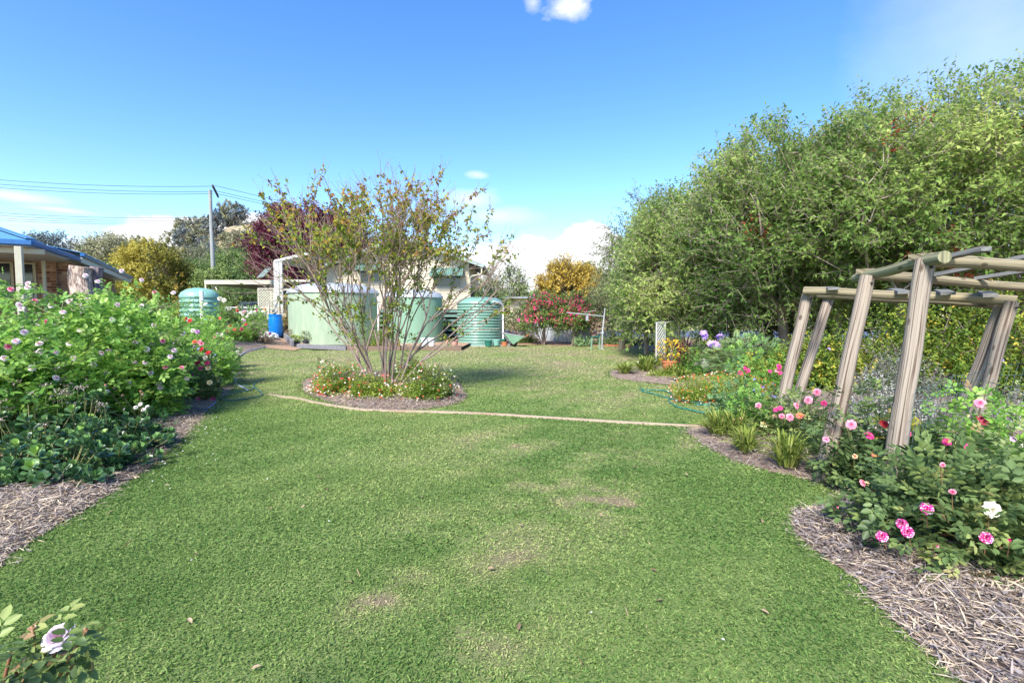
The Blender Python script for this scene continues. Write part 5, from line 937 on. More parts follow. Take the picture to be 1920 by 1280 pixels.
# ------------------------------------------------------------------ the bare-stemmed tree in the island bed
def myrtle():
    rng = np.random.default_rng(12); base = G(722, 738); Y0 = base[1]; t = thing('crape_myrtle', 'many-stemmed spreading tree with sparse yellow and red leaves in the island bed', 'tree', base); segs = []; tips = []
    z_top = lambda x: W(XY(0, 0) + 700, 296, Y0)[2]
    def top_at(x, y):
        px = 960 + x / Y0 * FPX; return W(px, np.interp(px, [455, 480, 520, 580, 650, 760, 830, 880, 940, 965], [430, 350, 312, 262, 262, 274, 284, 322, 318, 400]), Y0)[2]
    def grow(p, d, L, r, lv):
        n = 3 if lv < 2 else 2; q = p; dd = d
        for i in range(n):
            dd = unit(dd + rng.normal(size=3) * (.10 if lv < 2 else .14) + np.array([0, 0, .05 if lv < 3 else .03])); e = q + dd * L / n; segs.append((q, e, r * (1 - .3 * i / n), r * (1 - .3 * (i + 1) / n), lv)); q = e
        if q[2] > top_at(q[0], q[1]) - .25 * rng.random() or lv >= 5 or not (468 < 960 + q[0] / q[1] * FPX < 930): tips.append((q, dd, lv)); return
        room = top_at(q[0], q[1]) - q[2]
        nb = (3 if rng.random() < .22 else 2)
        for k in range(nb):
            a = unit(np.cross(dd, rnd_dir(rng, 1)[0])); ang = rng.uniform(.12, .34) + .05 * lv; nd_ = unit(dd + a * ang); grow(q, nd_, max(.12, min(L * rng.uniform(.72, .95), room * .9)), r * (.62 if nb == 3 else .7), lv + 1)
        if lv >= 1 and rng.random() < .16: m_ = segs[-2][1]; a = unit(np.cross(dd, rnd_dir(rng, 1)[0])); grow(m_, unit(dd + a * .5), L * .6, r * .4, max(lv + 1, 4))
    tg = [(-2.45, 2.9), (-2.1, 3.6), (-1.7, 2.6), (-1.5, 4.2), (-1.05, 3.4), (-.7, 4.6), (-.3, 4.), (0., 4.6), (.3, 3.8), (.55, 4.5), (.95, 3.6), (1.3, 4.3), (1.75, 3.3), (2.25, 3.7), (2.0, 2.3), (-2.2, 2.1), (.1, 3.9)]
    for i, (dx, z) in enumerate(tg):
        b = base + np.array([np.clip(dx * .09, -.2, .2), rng.uniform(-.22, .22), -.02]); dy = rng.uniform(-1.6, 1.6) * (1 if abs(dx) < 1.6 else .5); e = np.array([base[0] + dx, Y0 + dy, z]); d = unit((e - b) * np.array([.78, .78, 1.0])); grow(b, d, .92 + .12 * rng.random(), rng.uniform(.021, .034), 0)
    tw = Twigs(); A = np.array([s[0] for s in segs]); B = np.array([s[1] for s in segs]); ra = np.maximum([s[2] for s in segs], .0032); rb = np.maximum([s[3] for s in segs], .0028); tw.add(A, B, ra, rb, 6)
    # bare flower twigs at the tips
    TP = np.array([s[0] for s in tips]); TD = np.array([s[1] for s in tips]); fo = Fol()
    for q in range(2): a = unit(TD + rnd_dir(rng, len(TP)) * .45 + (0, 0, .2)); e = TP + a * rng.uniform(.1, .26, (len(TP), 1)); tw.add(TP, e, .0028, .0018, 3); fo_e = e
    sd = Fol(); sd.add(e, rnd_dir(rng, len(e)), rnd_dir(rng, len(e)), .02, .02, rng.random(len(e)), 'kite'); sd.build('seed_pod', MAT['m_dry'], t, kind='stuff')
    tw.build('trunk', MAT['bark_pink'], t)
    lv = np.array([s[4] for s in segs]); k = (lv >= 3); SA = A[k]; SB = B[k]; n = len(SA); f = wave_noise(5, 3.2); reps = 4
    for q in range(reps):
        u = rng.random((n, 1)); P = SA + (SB - SA) * u; keep = (f(P) + rng.normal(size=n) * .8 > np.where(P[:, 2] < 2.7, .9, -.3)); P = P[keep]; d = unit((SB - SA)[keep] * .5 + rnd_dir(rng, keep.sum())); px_h = (P[:, 2] - 2) / 2.7; tint = np.clip(.34 + .46 * px_h + rng.normal(size=len(P)) * .17, 0, 1)
        for j in range(2): d2 = unit(d + rnd_dir(rng, len(P)) * .7); fo.add(P + d2 * .01, d2, rnd_dir(rng, len(P)) * .8 + (0, 0, 1), rng.uniform(.045, .09, len(P)), rng.uniform(.028, .052, len(P)), tint + rng.normal(size=len(P)) * .06, 'oval', .3, .35)
    # leaf clusters along the lower stems
    k = (lv <= 2) & (lv >= 1) & (rng.random(len(lv)) < .30); P = B[k]; B2 = np.repeat(P, 4, 0); sprigs(rng, fo, B2, unit(rnd_dir(rng, len(B2)) + (0, 0, .3)), .16, 6, .065, .038, np.full(len(B2), .40), 'oval', None)
    fo.build('crown', MAT['m_myrtle'], t); print('myrtle', len(segs), fo.n)
myrtle()

# ------------------------------------------------------------------ flowers and shrubs
def bloom_mesh(seed, R_=.04, layers=((5, 1.0, 1.15), (6, .85, .85), (5, .66, .55), (5, .45, .30), (3, .26, .1)), cup=1.0, ruff=.1):
    """a rose: layers of curved petals (count, reach, opening angle in rad from the axis); axis +Z"""
    rng = np.random.default_rng(seed); V = []; F = []; T = []; b = 0; gu, gv = 5, 4
    for li, (n, reach, op) in enumerate(layers):
        for i in range(n):
            a0 = 2 * math.pi * (i + .5 * (li % 2)) / n + rng.normal() * .15; hw_ = 1.25 * math.pi / n * 1.15; opn = op * rng.uniform(.88, 1.1) * cup
            for v in range(gv):
                tv = v / (gv - 1)
                for u in range(gu):
                    tu = u / (gu - 1) * 2 - 1; s = reach * tv; wd = hw_ * (1 - .25 * tv * tu * tu); ang = opn * (tv ** .6) * (1 - .12 * tu * tu); r = R_ * s * math.sin(min(1.7, ang)) * 1.05 + R_ * .10 * (1 - li * .2); z = R_ * s * math.cos(min(1.7, ang)) + R_ * (.05 * li) - (R_ * .12 * tv ** 3 * (li < 2)) + rng.normal() * R_ * .015
                    a = a0 + wd * tu * (.5 + .5 * tv ** .5); rr = r * (1 + ruff * .6 * math.sin(tu * 5 + li + i) * tv); V.append((rr * math.cos(a), rr * math.sin(a), z - .2 * R_ * (1 - abs(1 - tu * tu)) * tv * (li < 3)))
            for v in range(gv - 1):
                for u in range(gu - 1): q = b + v * gu + u; F.append((q, q + 1, q + gu + 1, q + gu)); T.append(min(1, max(0, 1 - li / 4.2 + rng.normal() * .08)))
            b += gu * gv
    return np.array(V), np.array(F), np.array(T)
BLM = {}
def bloom_data(mat, var, R_, kind):
    key = (mat.name, var, round(R_, 3), kind)
    if key not in BLM:
        if kind == 'open': V, F, T = bloom_mesh(var + 1, R_, layers=((5, 1.0, 1.45), (6, .92, 1.2), (5, .7, .9), (5, .5, .6), (4, .3, .3)), ruff=.2)
        elif kind == 'bud': V, F, T = bloom_mesh(var + 2, R_, layers=((4, 1.25, .36), (4, 1.15, .24), (3, 1.0, .12)), ruff=.04)
        elif kind == 'ball': V, F, T = bloom_mesh(var + 3, R_, layers=((6, 1.0, 1.25), (6, .95, .95), (6, .88, .7), (5, .8, .45), (4, .7, .2)), ruff=.08)
        else: V, F, T = bloom_mesh(var, R_)
        me = bpy.data.meshes.new('bloom'); me.from_pydata([tuple(v) for v in V], [], [tuple(f) for f in F]); a = me.attributes.new('tint', 'FLOAT', 'FACE'); a.data.foreach_set('value', T.astype(np.float32)); me.polygons.foreach_set('use_smooth', [True] * len(F)); me.materials.append(mat); BLM[key] = me
    return BLM[key]
def bloom(parent, p, d, mat, R_=.04, kind='ball', name='rose_bloom', rng=random, s=1., label=None):
    me = bloom_data(mat, rng.randrange(3), R_, kind); o = bpy.data.objects.new(name, me); COL.objects.link(o); o.parent = parent; ORG[o.name] = ORG[parent.name]
    o.location = Vector(np.array(p, float) - ORG[parent.name]); o.rotation_euler = Vector(np.array(d, float)).to_track_quat('Z', 'Y').to_euler(); o.scale = (s, s, s)
    if label: o['label'] = label
    return o
def compound(rng, fo, P, D, L, tint, n5=5, Wr=.6, kind='oval'):
    """rose leaves: P base, D direction, leaflet length L"""
    n = len(P); U = unit(np.array([0, 0, 1.]) + rnd_dir(rng, n) * .55 - D * .2); S = unit(np.cross(D, U)); U2 = np.cross(S, D); L = np.broadcast_to(L, (n,)); L_ = L[:, None]
    def put(off, side, sc): d = unit(D * .55 + S * side + rnd_dir(rng, n) * .12) if side else unit(D + rnd_dir(rng, n) * .1); fo.add(P + D * L_ * off + S * side * L_ * .06, d, U2 + rnd_dir(rng, n) * .18, L * sc, L * sc * Wr, tint + rng.normal(size=n) * .05, kind, .28, .22)
    put(1.55, 0, 1.0)
    for sd in (-1, 1): put(1.3, sd, .92)
    if n5 >= 5:
        for sd in (-1, 1): put(.65, sd, .8)
def rose_bush(name, label, c, rx, ry, H, n, L, mat, blooms=(), stems=10, seed=1, lo=.5, n5=5, group=None, smat='twig_green', tint=(.15, .75), hang=.2, cat='rose bush', extra=None, kind='oval', base_r=.15, lump=.16):
    rng = np.random.default_rng(seed); random.seed(seed); c = np.array(c, float); t = thing(name, label, cat, c, group); fo = Fol(); P, D = shrub_points(rng, n, c, rx, ry, H, lo, seed, lump); f = wave_noise(seed, 2.6 / max(rx, .3))
    tt = tint[0] + (tint[1] - tint[0]) * np.clip(.5 + .25 * f(P) + .25 * rng.normal(size=n), 0, 1); DD = unit(D * .8 + rnd_dir(rng, n) * .8 - np.array([0, 0, hang]))
    compound(rng, fo, P, DD, L * rng.uniform(.7, 1.25, n), tt, n5, kind=kind); fo.build('foliage', MAT[mat], t); tw = Twigs()
    Q, QD = shrub_points(rng, stems * 3, c, rx * .9, ry * .9, H * .95, .7, seed)
    for i in range(stems):
        b = c + np.array([rng.normal() * base_r * rx, rng.normal() * base_r * ry, -.02]); e = Q[i]; m_ = b + (e - b) * .5 + np.array([0, 0, .14 * H]); pts = [b * (1 - u) ** 2 + m_ * 2 * u * (1 - u) + e * u * u for u in np.linspace(0, 1, 6)]; A = np.array(pts[:-1]); B = np.array(pts[1:]); r_ = np.linspace(.011, .005, 6); tw.add(A, B, r_[:-1], r_[1:], 5)
        for j in (1, 2): e2 = Q[i + stems * j]; m2 = pts[2]; 
        tw.add([pts[2]], [pts[2] + (Q[i + stems] - pts[2]) * .7], .006, .003, 4)
    for bl in blooms:
        p, d, m, R_, kd = bl[:5]; eye = np.array([0, 0, CAM_H]); w_ = unit(p - eye); q = P - eye; s_ = q @ w_; k_ = np.linalg.norm(q - s_[:, None] * w_, axis=1) < .13
        if k_.sum() > 3: p = eye + w_ * (np.percentile(s_[k_], 2) - .06)
        bloom(t, p, d, m, R_, kd, name='rose_bud' if kd == 'bud' else 'rose_bloom'); b = np.array(p) - unit(np.array(d)) * .02; tw.add([b], [b * .75 + np.array([c[0] * .2 + p[0] * .8, c[1] * .2 + p[1] * .8, max(c[2] + .1, p[2] - .25)]) * .25 - (0, 0, .06)], .0028, .0035, 4)
        if kd != 'bud': fs = Fol(); nn_ = 5
    tw.build('stem', MAT[smat], t)
    return t
def bpx(px, py, Y, mat, R_=.042, kd='open', tilt=.5): # a bloom seen at this place, facing up and out towards the lawn side
    r = np.random.default_rng(int(px * 7 + py)); return (W(px, py, Y), unit(np.array([r.normal() * .35 - (.3 if px > 960 else -.3), -.75, tilt + r.normal() * .25])), mat, R_ * .68, kd)

# the great pale pink rose along the left bed
def great_rose():
    rng = np.random.default_rng(77); random.seed(7); t = thing('rose_bush', 'huge pale pink rose bush spilling over the left bed, in front of the brick house', 'rose bush', (-5.9, 7.0, 0)); fo = Fol(); tw = Twigs(); P_ = []; D_ = []
    lob = [((-6.4, 5.9, 0), 1.1, 1.0, 1.62, 1500), ((-6.2, 7.3, 0), .92, 1.0, 2.08, 2200), ((-6.95, 8.5, 0), .85, .85, 2.15, 1900), ((-7.6, 7.6, 0), 1.4, 1.6, 1.9, 2000), ((-7.6, 5.6, 0), 1.3, 1.2, 1.55, 1200)]
    for i, (c, rx, ry, H, n) in enumerate(lob):
        P, D = shrub_points(rng, n, c, rx, ry, H, .62, 70 + i, .15); D = unit(D + np.array([0, 0, -.05])); f = wave_noise(80 + i, 2.2); tt = np.clip(.42 + .2 * f(P) + rng.normal(size=n) * .24, 0, 1); DD = unit(D * .8 + rnd_dir(rng, n) * .75 - np.array([0, 0, .12])); compound(rng, fo, P, DD, .084 * rng.uniform(.7, 1.3, n), tt + .06, 5, .6); P_.append(P[:400]); D_.append(D[:400])
        Q, _q = shrub_points(rng, 46, c, rx * 1.0, ry * 1.0, H * 1.0, .8, 70 + i); nodes = Q; skeleton(rng, np.array(c) + (0, 0, -.03), np.array(c) + (0, 0, .3), nodes, .03, tw, step=.3, rmin=.004)
        # long shoots
        k = 60; B, Bd = shrub_points(rng, k, c, rx, ry, H, .95, 70 + i); d = unit(Bd + np.array([0, 0, .6]) + rnd_dir(rng, k) * .4); L = rng.uniform(.15, .4, k)[:, None]; tw.add(B, B + d * L, .003, .002, 4)
        for u in (.35, .6, .85, 1.0): compound(rng, fo, B + d * L * u, unit(d * .4 + rnd_dir(rng, k)), .055, np.clip(.7 + rng.normal(size=k) * .15, 0, 1), 5, .58)
    fo.build('foliage', MAT['m_rose_light'], t); tw.build('stem', MAT['twig_green'], t)
    camdir = lambda p: unit(np.array([0, 0, CAM_H]) - p)
    pts = [(65, 565, 6.6), (35, 612 - 40, 6.2), (165, 562, 7.2), (185, 572, 7.3), (130, 566, 7.2), (220, 572, 7.8), (265, 574, 8), (290, 548, 8.3), (333, 556, 8.4), (325, 549, 8.3), (283, 587, 8), (240, 615, 7.5), (118, 586, 7), (120, 596, 7), (87, 604, 6.6), (40, 580, 6.4), (68, 612, 6.5), (45, 623, 6.3), (75, 635, 6.5), (74, 645, 6.5), (102, 660, 6.7), (14, 651, 6), (8, 672, 5.9), (104, 609, 6.7), (204, 658, 7.), (254, 642, 7.3), (262, 641, 7.3), (190, 662, 7), (220, 662, 7.1), (138, 672, 6.8), (253, 681, 7.1), (272, 680, 7.1), (175, 684, 6.9), (166, 686, 6.9), (319, 669, 7.8), (305, 640, 7.8), (326, 657, 7.8), (239, 716, 6.8), (161, 712, 6.6), (104, 709, 6.4), (298, 719, 7.4), (300, 727, 7.4), (310, 689, 7.6), (326, 644, 7.9), (343, 625, 8.1), (228, 508, 8.6), (160, 517, 7.8), (183, 528, 7.9), (257, 540, 8.3), (20, 543, 6.6), (52, 540, 6.9), (53, 532, 7), (265, 525, 8.6), (305, 560, 8.3), (283, 700, 7.1), (60, 690, 6.2), (340, 690, 7.9), (350, 710, 8), (355, 660, 8.2), (288, 610, 7.9), (150, 620, 6.9), (30, 640, 6.2), (210, 600, 7.5), (245, 589, 7.8), (96, 573, 6.8), (130, 645, 6.8), (275, 655, 7.4), (200, 700, 6.7), (110, 690, 6.4), (75, 660, 6.4)]
    allP = np.concatenate(P_)
    for i, (px, py, Y) in enumerate(pts):
        p = W(px, py, Y)
        # sit the bloom on the front of the foliage along this direction
        d = ray(px, py); d = d / np.linalg.norm(d); q = allP - np.array([0, 0, CAM_H]); s = q @ d; off = np.linalg.norm(q - s[:, None] * d, axis=1); k = off < .22
        if k.sum() > 2: s0 = np.percentile(s[k], 4); p = np.array([0, 0, CAM_H]) + d * (s0 - .03)
        kd = 'bud' if i % 5 == 3 else 'ball'; bloom(t, p, unit(camdir(p) * .8 + np.array([random.gauss(0, .3), random.gauss(0, .3), .5])), P_PALE if i % 7 else P_PINK, .036 if kd == 'ball' else .02, kd, name='rose_bud' if kd == 'bud' else 'rose_bloom')
great_rose()

def dots(rng, fo, P, size, tint, k=4):
    """small flowers: k petals round each point"""
    n = len(P); ax = unit(rnd_dir(rng, n) * .6 + np.array([-.1, -.5, .7])); x = unit(np.cross(ax, rnd_dir(rng, n))); y = np.cross(ax, x)
    for j in range(k): a = 2 * math.pi * j / k; d = unit(x * math.cos(a) + y * math.sin(a) + ax * .3); fo.add(P, d, ax, size, size * .8, tint, 'kite', .2, .2)
def shrub(name, label, c, rx, ry, H, n, L, Wd, mat, fl=None, seed=1, lo=.5, tint=(.15, .8), lump=.16, clump=6, up=.5, stems=14, smat='twig_green', group=None, cat='shrub', jit=.05, kind='kite', fdist=1.02, cull=0, spread=1.0):
    """shrub of leaf clumps; fl = list of (count, size, material, petals, name)"""
    rng = np.random.default_rng(seed); c = np.array(c, float); t = thing(name, label, cat, c, group); fo = Fol(); m = max(8, n // clump); P, D = shrub_points(rng, m, c, rx, ry, H, lo, seed, lump); f = wave_noise(seed, 2.6 / max(rx, .3)); tt = tint[0] + (tint[1] - tint[0]) * np.clip(.5 + .28 * f(P) + .2 * rng.normal(size=m), 0, 1)
    sprigs(rng, fo, P - D * jit, unit(D * .7 + rnd_dir(rng, m) * .5 + np.array([0, 0, up])), L * 2.2, clump, L, Wd, tt, kind, None, spread); fo.build('foliage', MAT[mat], t); tw = Twigs(); Q, _ = shrub_points(rng, stems * 4, c, rx * .95, ry * .95, H * .95, .55, seed); skeleton(rng, c + (0, 0, -.03), c + (0, 0, .12 * H), Q, .018, tw, step=.2, rmin=.0032); tw.build('stem', MAT[smat], t)
    for (cnt_, size, fm, k, nm) in (fl or ()):
        ff = Fol(); P, D = shrub_points(rng, cnt_, c, rx * fdist, ry * fdist, H * fdist, .9, seed, lump); dots(rng, ff, P + D * .03, size, rng.random(cnt_), k); ff.build(nm, MAT[fm], t, kind='stuff')
        if size < .03: tw2 = None
    return t
# island bed
for (lab, px, yb, hw, yt, fm, nf, sd, mt) in (('shrub with many small red flowers at the left of the island bed', 632, 747, 48, 684, 'm_redwhite', 330, 1, 'm_salvia'), ('yellow-green shrub with few red flowers, front middle of the island bed', 702, 757, 44, 704, 'm_redwhite', 130, 2, 'm_salvia'), ('bushy shrub with small white and red flowers at the right of the island bed', 803, 757, 56, 682, 'm_cream_fl', 150, 3, 'm_salvia')):
    c = G(px, yb); c[1] += .45; c[0] = XY(px, c[1]); H_ = W(px, yt, c[1])[2]; r = hw / FPX * c[1] * 1.05; shrub('salvia_bush', lab, c, r, r * .8, H_ * 1.0, 12000, .034, .02, mt, [(nf, .02, fm, 3, 'blossom')] + ([(110, .02, 'm_redwhite', 3, 'red_blossom')] if fm == 'm_cream_fl' else []), sd, .35, (.15, .85), .22, 6, .8, group='small flowered shrubs in the island bed')
c = G(770, 712); shrub('salvia_bush', 'red and white flowered shrub at the back of the island bed, behind the stems', c, .62, .4, W(760, 670, c[1])[2], 5200, .036, .02, 'm_salvia', [(150, .02, 'm_redwhite', 3, 'blossom')], 4, .35, (.1, .7), .25, 6, .8, group='small flowered shrubs in the island bed')
c = G(772, 706); shrub('green_shrub', 'dark green leafy shrub behind the stems of the island tree', c, .26, .26, W(772, 655, c[1])[2], 1300, .045, .025, 'm_rose', None, 5, .3, (.2, .8))
c = G(607, 722); rose_bush('rose_bush', 'small rose with one white bloom at the left back of the island bed', c, .25, .25, .75, 130, .04, 'm_rose', [bpx(604, 678, c[1] - .1, P_WHITE, .05, 'ball')], 4, 6)
# right hand bed, from far to near
c = G(1340, 762); c[1] += .7; c[0] = XY(1343, c[1]); shrub('salvia_bush', 'wide mound of small orange-red and white flowers in the right bed', c, .85, .7, W(1340, 694, c[1])[2], 15000, .034, .018, 'm_salvia', [(420, .018, 'm_orange_fl', 3, 'blossom')], 8, .4, (.15, .85), .14, 6, .8)
def feather_shrub(label, px, yb, Y, hw, yt, seed, n=150, mat='m_feather'):
    rng = np.random.default_rng(seed); c = GX(px, Y); H_ = W(px, yt, Y)[2]; r = hw / FPX * Y; t = thing('feathery_shrub', label, 'shrub', c); P, D = shrub_points(rng, n * 3, c, r, r, H_, .3, seed, .12); fo = Fol(); tw = Twigs(); skeleton(rng, c - (0, 0, .03), c + (0, 0, .3), P[:60], .03, tw, step=.3); m = len(P)
    d = unit(D * np.array([1, 1, .35]) + rnd_dir(rng, m) * .4 + (0, 0, .15)); L = rng.uniform(.18, .34, m); S = unit(np.cross(d, np.array([0, 0, 1.]) + rnd_dir(rng, m) * .25)); f = wave_noise(seed, 3); tt = np.clip(.5 + .22 * f(P) + rng.normal(size=m) * .12, 0, 1)
    for j in range(7):
        u = (j + 1) / 8; q = P + d * (L * u)[:, None] - np.array([0, 0, .06]) * u * u
        for s in (-1, 1): fo.add(q, unit(d * .5 + S * s + (0, 0, -.1)), np.cross(S, d) * 1., .085 * (1.1 - u * .7), .02, tt, 'kite', .1, .2)
    tw.add(P, P + d * L[:, None], .003, .0015, 3); fo.build('foliage', MAT[mat], t); tw.build('stem', MAT['twig_green'], t); return t
feather_shrub('feathery grey-green shrub with flat layered fronds, behind the orange flowered mound', 1395, 700, 12.4, 72, 632, 9, 330); feather_shrub('small feathery shrub just left of the pergola posts', 1455, 700, 12.6, 26, 640, 10, 70)
def stalk_flowers(name, label, cat, c, pts, mat, size, sm_='twig_green', lf='m_salvia', nl=60, Lf=.12, k=7, r=.4, mats=None, group=None):
    rng = np.random.default_rng(int(abs(c[0] * 100))); t = thing(name, label, cat, c, group); tw = Twigs(); ff = Fol(); fo = Fol()
    for p in pts: b = c + np.array([rng.normal() * .08, rng.normal() * .08, 0]); m_ = (b + p) / 2 + (rng.normal() * .03, 0, .1); tw.add([b, m_], [m_, p], .006, .004, 5)
    P = np.array(pts)
    for q in range(3): dots(rng, ff, P + rng.normal(size=P.shape) * size * .35, size, rng.random(len(P)), k)
    n = nl; q = rng.integers(0, len(P), n); u = rng.random((n, 1)); B = c + (P[q] - c) * u * .95; compound(rng, fo, B, unit(rnd_dir(rng, n) + (0, 0, .3)), Lf, rng.random(n), 5, .5); tw.build('stem', MAT[sm_], t); ff.build('blossom', MAT[mat], t, kind='stuff'); fo.build('foliage', MAT[lf], t); return t
c = GX(1345, 13.4); stalk_flowers('tree_dahlia', 'tall leafy plant with large mauve flowers, in front of the dark tree trunks', 'plant', c, [W(1322, 626, 13.2), W(1350, 631, 13.2), W(1334, 643, 13.0), W(1343, 648, 13.), W(1338, 646, 13.2)], 'm_violet_fl', .11, nl=150, Lf=.10, k=8)
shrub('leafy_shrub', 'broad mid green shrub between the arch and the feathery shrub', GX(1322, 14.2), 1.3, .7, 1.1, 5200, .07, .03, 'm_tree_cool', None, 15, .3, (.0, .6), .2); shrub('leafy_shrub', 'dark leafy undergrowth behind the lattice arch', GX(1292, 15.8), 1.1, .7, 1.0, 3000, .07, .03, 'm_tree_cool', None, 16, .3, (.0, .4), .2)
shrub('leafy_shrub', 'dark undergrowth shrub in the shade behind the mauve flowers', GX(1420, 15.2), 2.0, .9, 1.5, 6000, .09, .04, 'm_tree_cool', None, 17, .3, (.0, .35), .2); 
def red_strap(px, Y, seed, label): 
    rng = np.random.default_rng(seed); c = GX(px, Y); c[2] += .05; n = 46; fo = Fol(); a = rng.uniform(0, 6.28, n); rd = rng.uniform(.15, .55, n); h_ = rng.uniform(.5, 1.1, n); P = c + np.column_stack([np.cos(a) * .05, np.sin(a) * .05, a * 0]); Q = c + np.column_stack([np.cos(a) * rd, np.sin(a) * rd, h_]); C_ = c + np.column_stack([np.cos(a) * rd * .3, np.sin(a) * rd * .3, h_ * .85]); fo.strip(P, Q, C_, np.full(n, .05), rng.random(n)); tag(fo.build('cordyline', MAT['m_purple'], origin=c), label, 'plant')
red_strap(1283, 12.8, 3, 'dark red strap leaved plant beside the yellow leaved pot plant')
c = GX(1410, 8.4); rose_bush('rose_bush', 'rose with magenta blooms behind the small orange flowered mound', GX(1415, 9.6), .75, .6, 1.02, 800, .05, 'm_rose_light', [bpx(1388, 699, 9.2, P_MAG, .065), bpx(1402, 695, 9.2, P_MAG, .06), bpx(1461, 688, 9.3, P_MAG, .075), bpx(1457, 695, 9.3, P_PINK, .05), bpx(1444, 696, 9.3, P_MAG, .05), bpx(1463, 699, 9.2, P_MAG, .05), bpx(1427, 724, 9.0, P_MAG, .04), bpx(1397, 690, 9.3, P_MAG, .045)], 8, 21, tint=(.2, .8))
c = GX(1445, 8.0); shrub('blue_flowered_plant', 'low plant with small blue flowers at the foot of the left pergola posts', GX(1443, 8.2), .42, .35, .48, 1700, .03, .016, 'm_salvia', [(40, .03, 'm_blue_fl', 4, 'blossom')], 22, .3, (.0, .6)); 
# the yellow-green hedge behind the pergola
def hedge():
    rng = np.random.default_rng(55); t = thing('golden_hedge', 'long yellow-green leafy hedge behind the pergola', 'hedge', (8., 9.6, 0)); fo = Fol(); tw = Twigs(); fl = Fol()
    lob = [(1500, 10.6, .9, 1.15, 'r'), (1560, 10.4, 1.0, 1.25, ''), (1640, 10.3, 1.15, 1.55, ''), (1730, 10.0, 1.2, 1.9, ''), (1830, 9.6, 1.25, 1.95, ''), (1930, 9.2, 1.3, 2.0, ''), (2040, 8.8, 1.3, 2.0, '')]
    for i, (px, Y, r, H_, _) in enumerate(lob):
        c = GX(px, Y); n = 1050; P, D = shrub_points(rng, n, c, r, r, H_, .6, 90 + i, .16); f = wave_noise(60 + i, 1.6); tt = np.clip(.48 + .24 * f(P) + rng.normal(size=n) * .2, 0, 1); sprigs(rng, fo, P - D * .05, unit(D * .6 + rnd_dir(rng, n) * .6 + (0, 0, .3)), .24, 7, .062, .036, tt, 'oval', None); skeleton(rng, c - (0, 0, .05), c + (0, 0, .25), P[:70], .03, tw, step=.3)
        k = 7; Q, _q = shrub_points(rng, k, c, r, r, H_, .98, 90 + i); dots(rng, fl, Q + rng.normal(size=Q.shape) * .04, .035, rng.random(k), 5)
    fo.build('foliage', MAT['m_duranta'], t); tw.build('stem', MAT['bark_grey'], t); fl.build('blossom', MAT['m_violet_fl'], t, kind='stuff')
hedge()
def silver(label, px, Y, rx, H_, seed, n):
    rng = np.random.default_rng(seed); c = GX(px, Y); t = thing('silver_bush', label, 'shrub', c, 'silver grey bushes'); P, D = shrub_points(rng, n, c, rx, rx * .8, H_, .5, seed, .13); fo = Fol(); tw = Twigs(); skeleton(rng, c - (0, 0, .03), c + (0, 0, .1), P[:120], .02, tw, step=.15, rmin=.004); d = unit(D * .7 + rnd_dir(rng, n) * .25 + (0, 0, .55)); f = wave_noise(seed, 3); tt = np.clip(.5 + .2 * f(P) + rng.normal(size=n) * .12, 0, 1); sprigs(rng, fo, P - d * .08, d, .12, 16, .022, .012, tt, 'kite', tw, 1.1, .3, .003); fo.build('foliage', MAT['m_silver'], t); tw.build('stem', MAT['bark_grey'], t)
silver('large silver grey bush behind the front pergola posts', 1672, 6.2, .66, 1.2, 31, 1900); silver('low silver grey bush at the foot of the double pergola post', 1755, 5.9, .38, .5, 32, 420); silver('small silver grey bush beyond the double pergola post', 1885, 6.6, .35, .75, 33, 300)
# strap leaved clumps
def strap(label, px, py, r, h_, seed, n=90, group='strap leaved clumps', w=.016):
    rng = np.random.default_rng(seed); c = G(px, py); c[2] += .05; fo = Fol(); a = rng.uniform(0, 6.28, n); lean = rng.random(n) ** .6; rd = r * lean; hh = h_ * (1.05 - .75 * lean ** 2.5) * rng.uniform(.75, 1.1, n); o = rng.uniform(0, .3, n) * r; P = c + np.column_stack([np.cos(a) * o, np.sin(a) * o, a * 0]); Q = c + np.column_stack([np.cos(a) * (rd + o), np.sin(a) * (rd + o), hh]); C_ = c + np.column_stack([np.cos(a) * (o + rd * .35), np.sin(a) * (o + rd * .35), hh * 1.0 + .05]); fo.strip(P, Q, C_, np.full(n, w), np.clip(.45 + rng.normal(size=n) * .22, 0, 1), 5)
    o_ = fo.build('strap_clump', MAT['m_strap'], origin=c); tag(o_, label, 'grass clump', group)
strap('strap leaved clump furthest right, before the near rose bushes', 1476, 882, .30, .34, 1, 150); strap('strap leaved clump at the curve of the bed, middle of the row', 1398, 855, .28, .30, 2, 110); strap('strap leaved clump behind the middle one, below the pink roses', 1385, 828, .36, .34, 3, 120); strap('strap leaved clump at the end of the edging strip', 1348, 822, .34, .34, 4, 130)
strap('yellowish strap clump at the lawn tip before the arch', 1172, 704, .42, .30, 5, 100, w=.03); strap('bright strap clump right of the lawn tip', 1212, 700, .5, .42, 6, 130, w=.035); strap('strap clump below the terracotta pot', 1262, 708, .42, .32, 7, 90, w=.03); strap('tall narrow strap clump behind the rocks', 1312, 688, .4, .6, 8, 70, w=.03); strap('pale strap clump left of the orange flowered mound', 1278, 718, .38, .28, 9, 90, w=.025); strap('strap clump just behind the lawn tip', 1240, 690, .5, .35, 10, 80, w=.03)
for i, (px, py, yt, lab) in enumerate(((1199, 690, 667, 'thin leaning sapling on a white stake at the lawn tip'), (1224, 690, 674, 'small pale flowered plant left of the arch'))):
    c = G(px, py); shrub('young_plant', lab, c, .12, .12, W(px, yt, c[1])[2], 70, .06, .035, 'm_salvia', [(6, .04, 'm_cream_fl', 4, 'blossom')], 40 + i, .6, (.3, .9), stems=2)
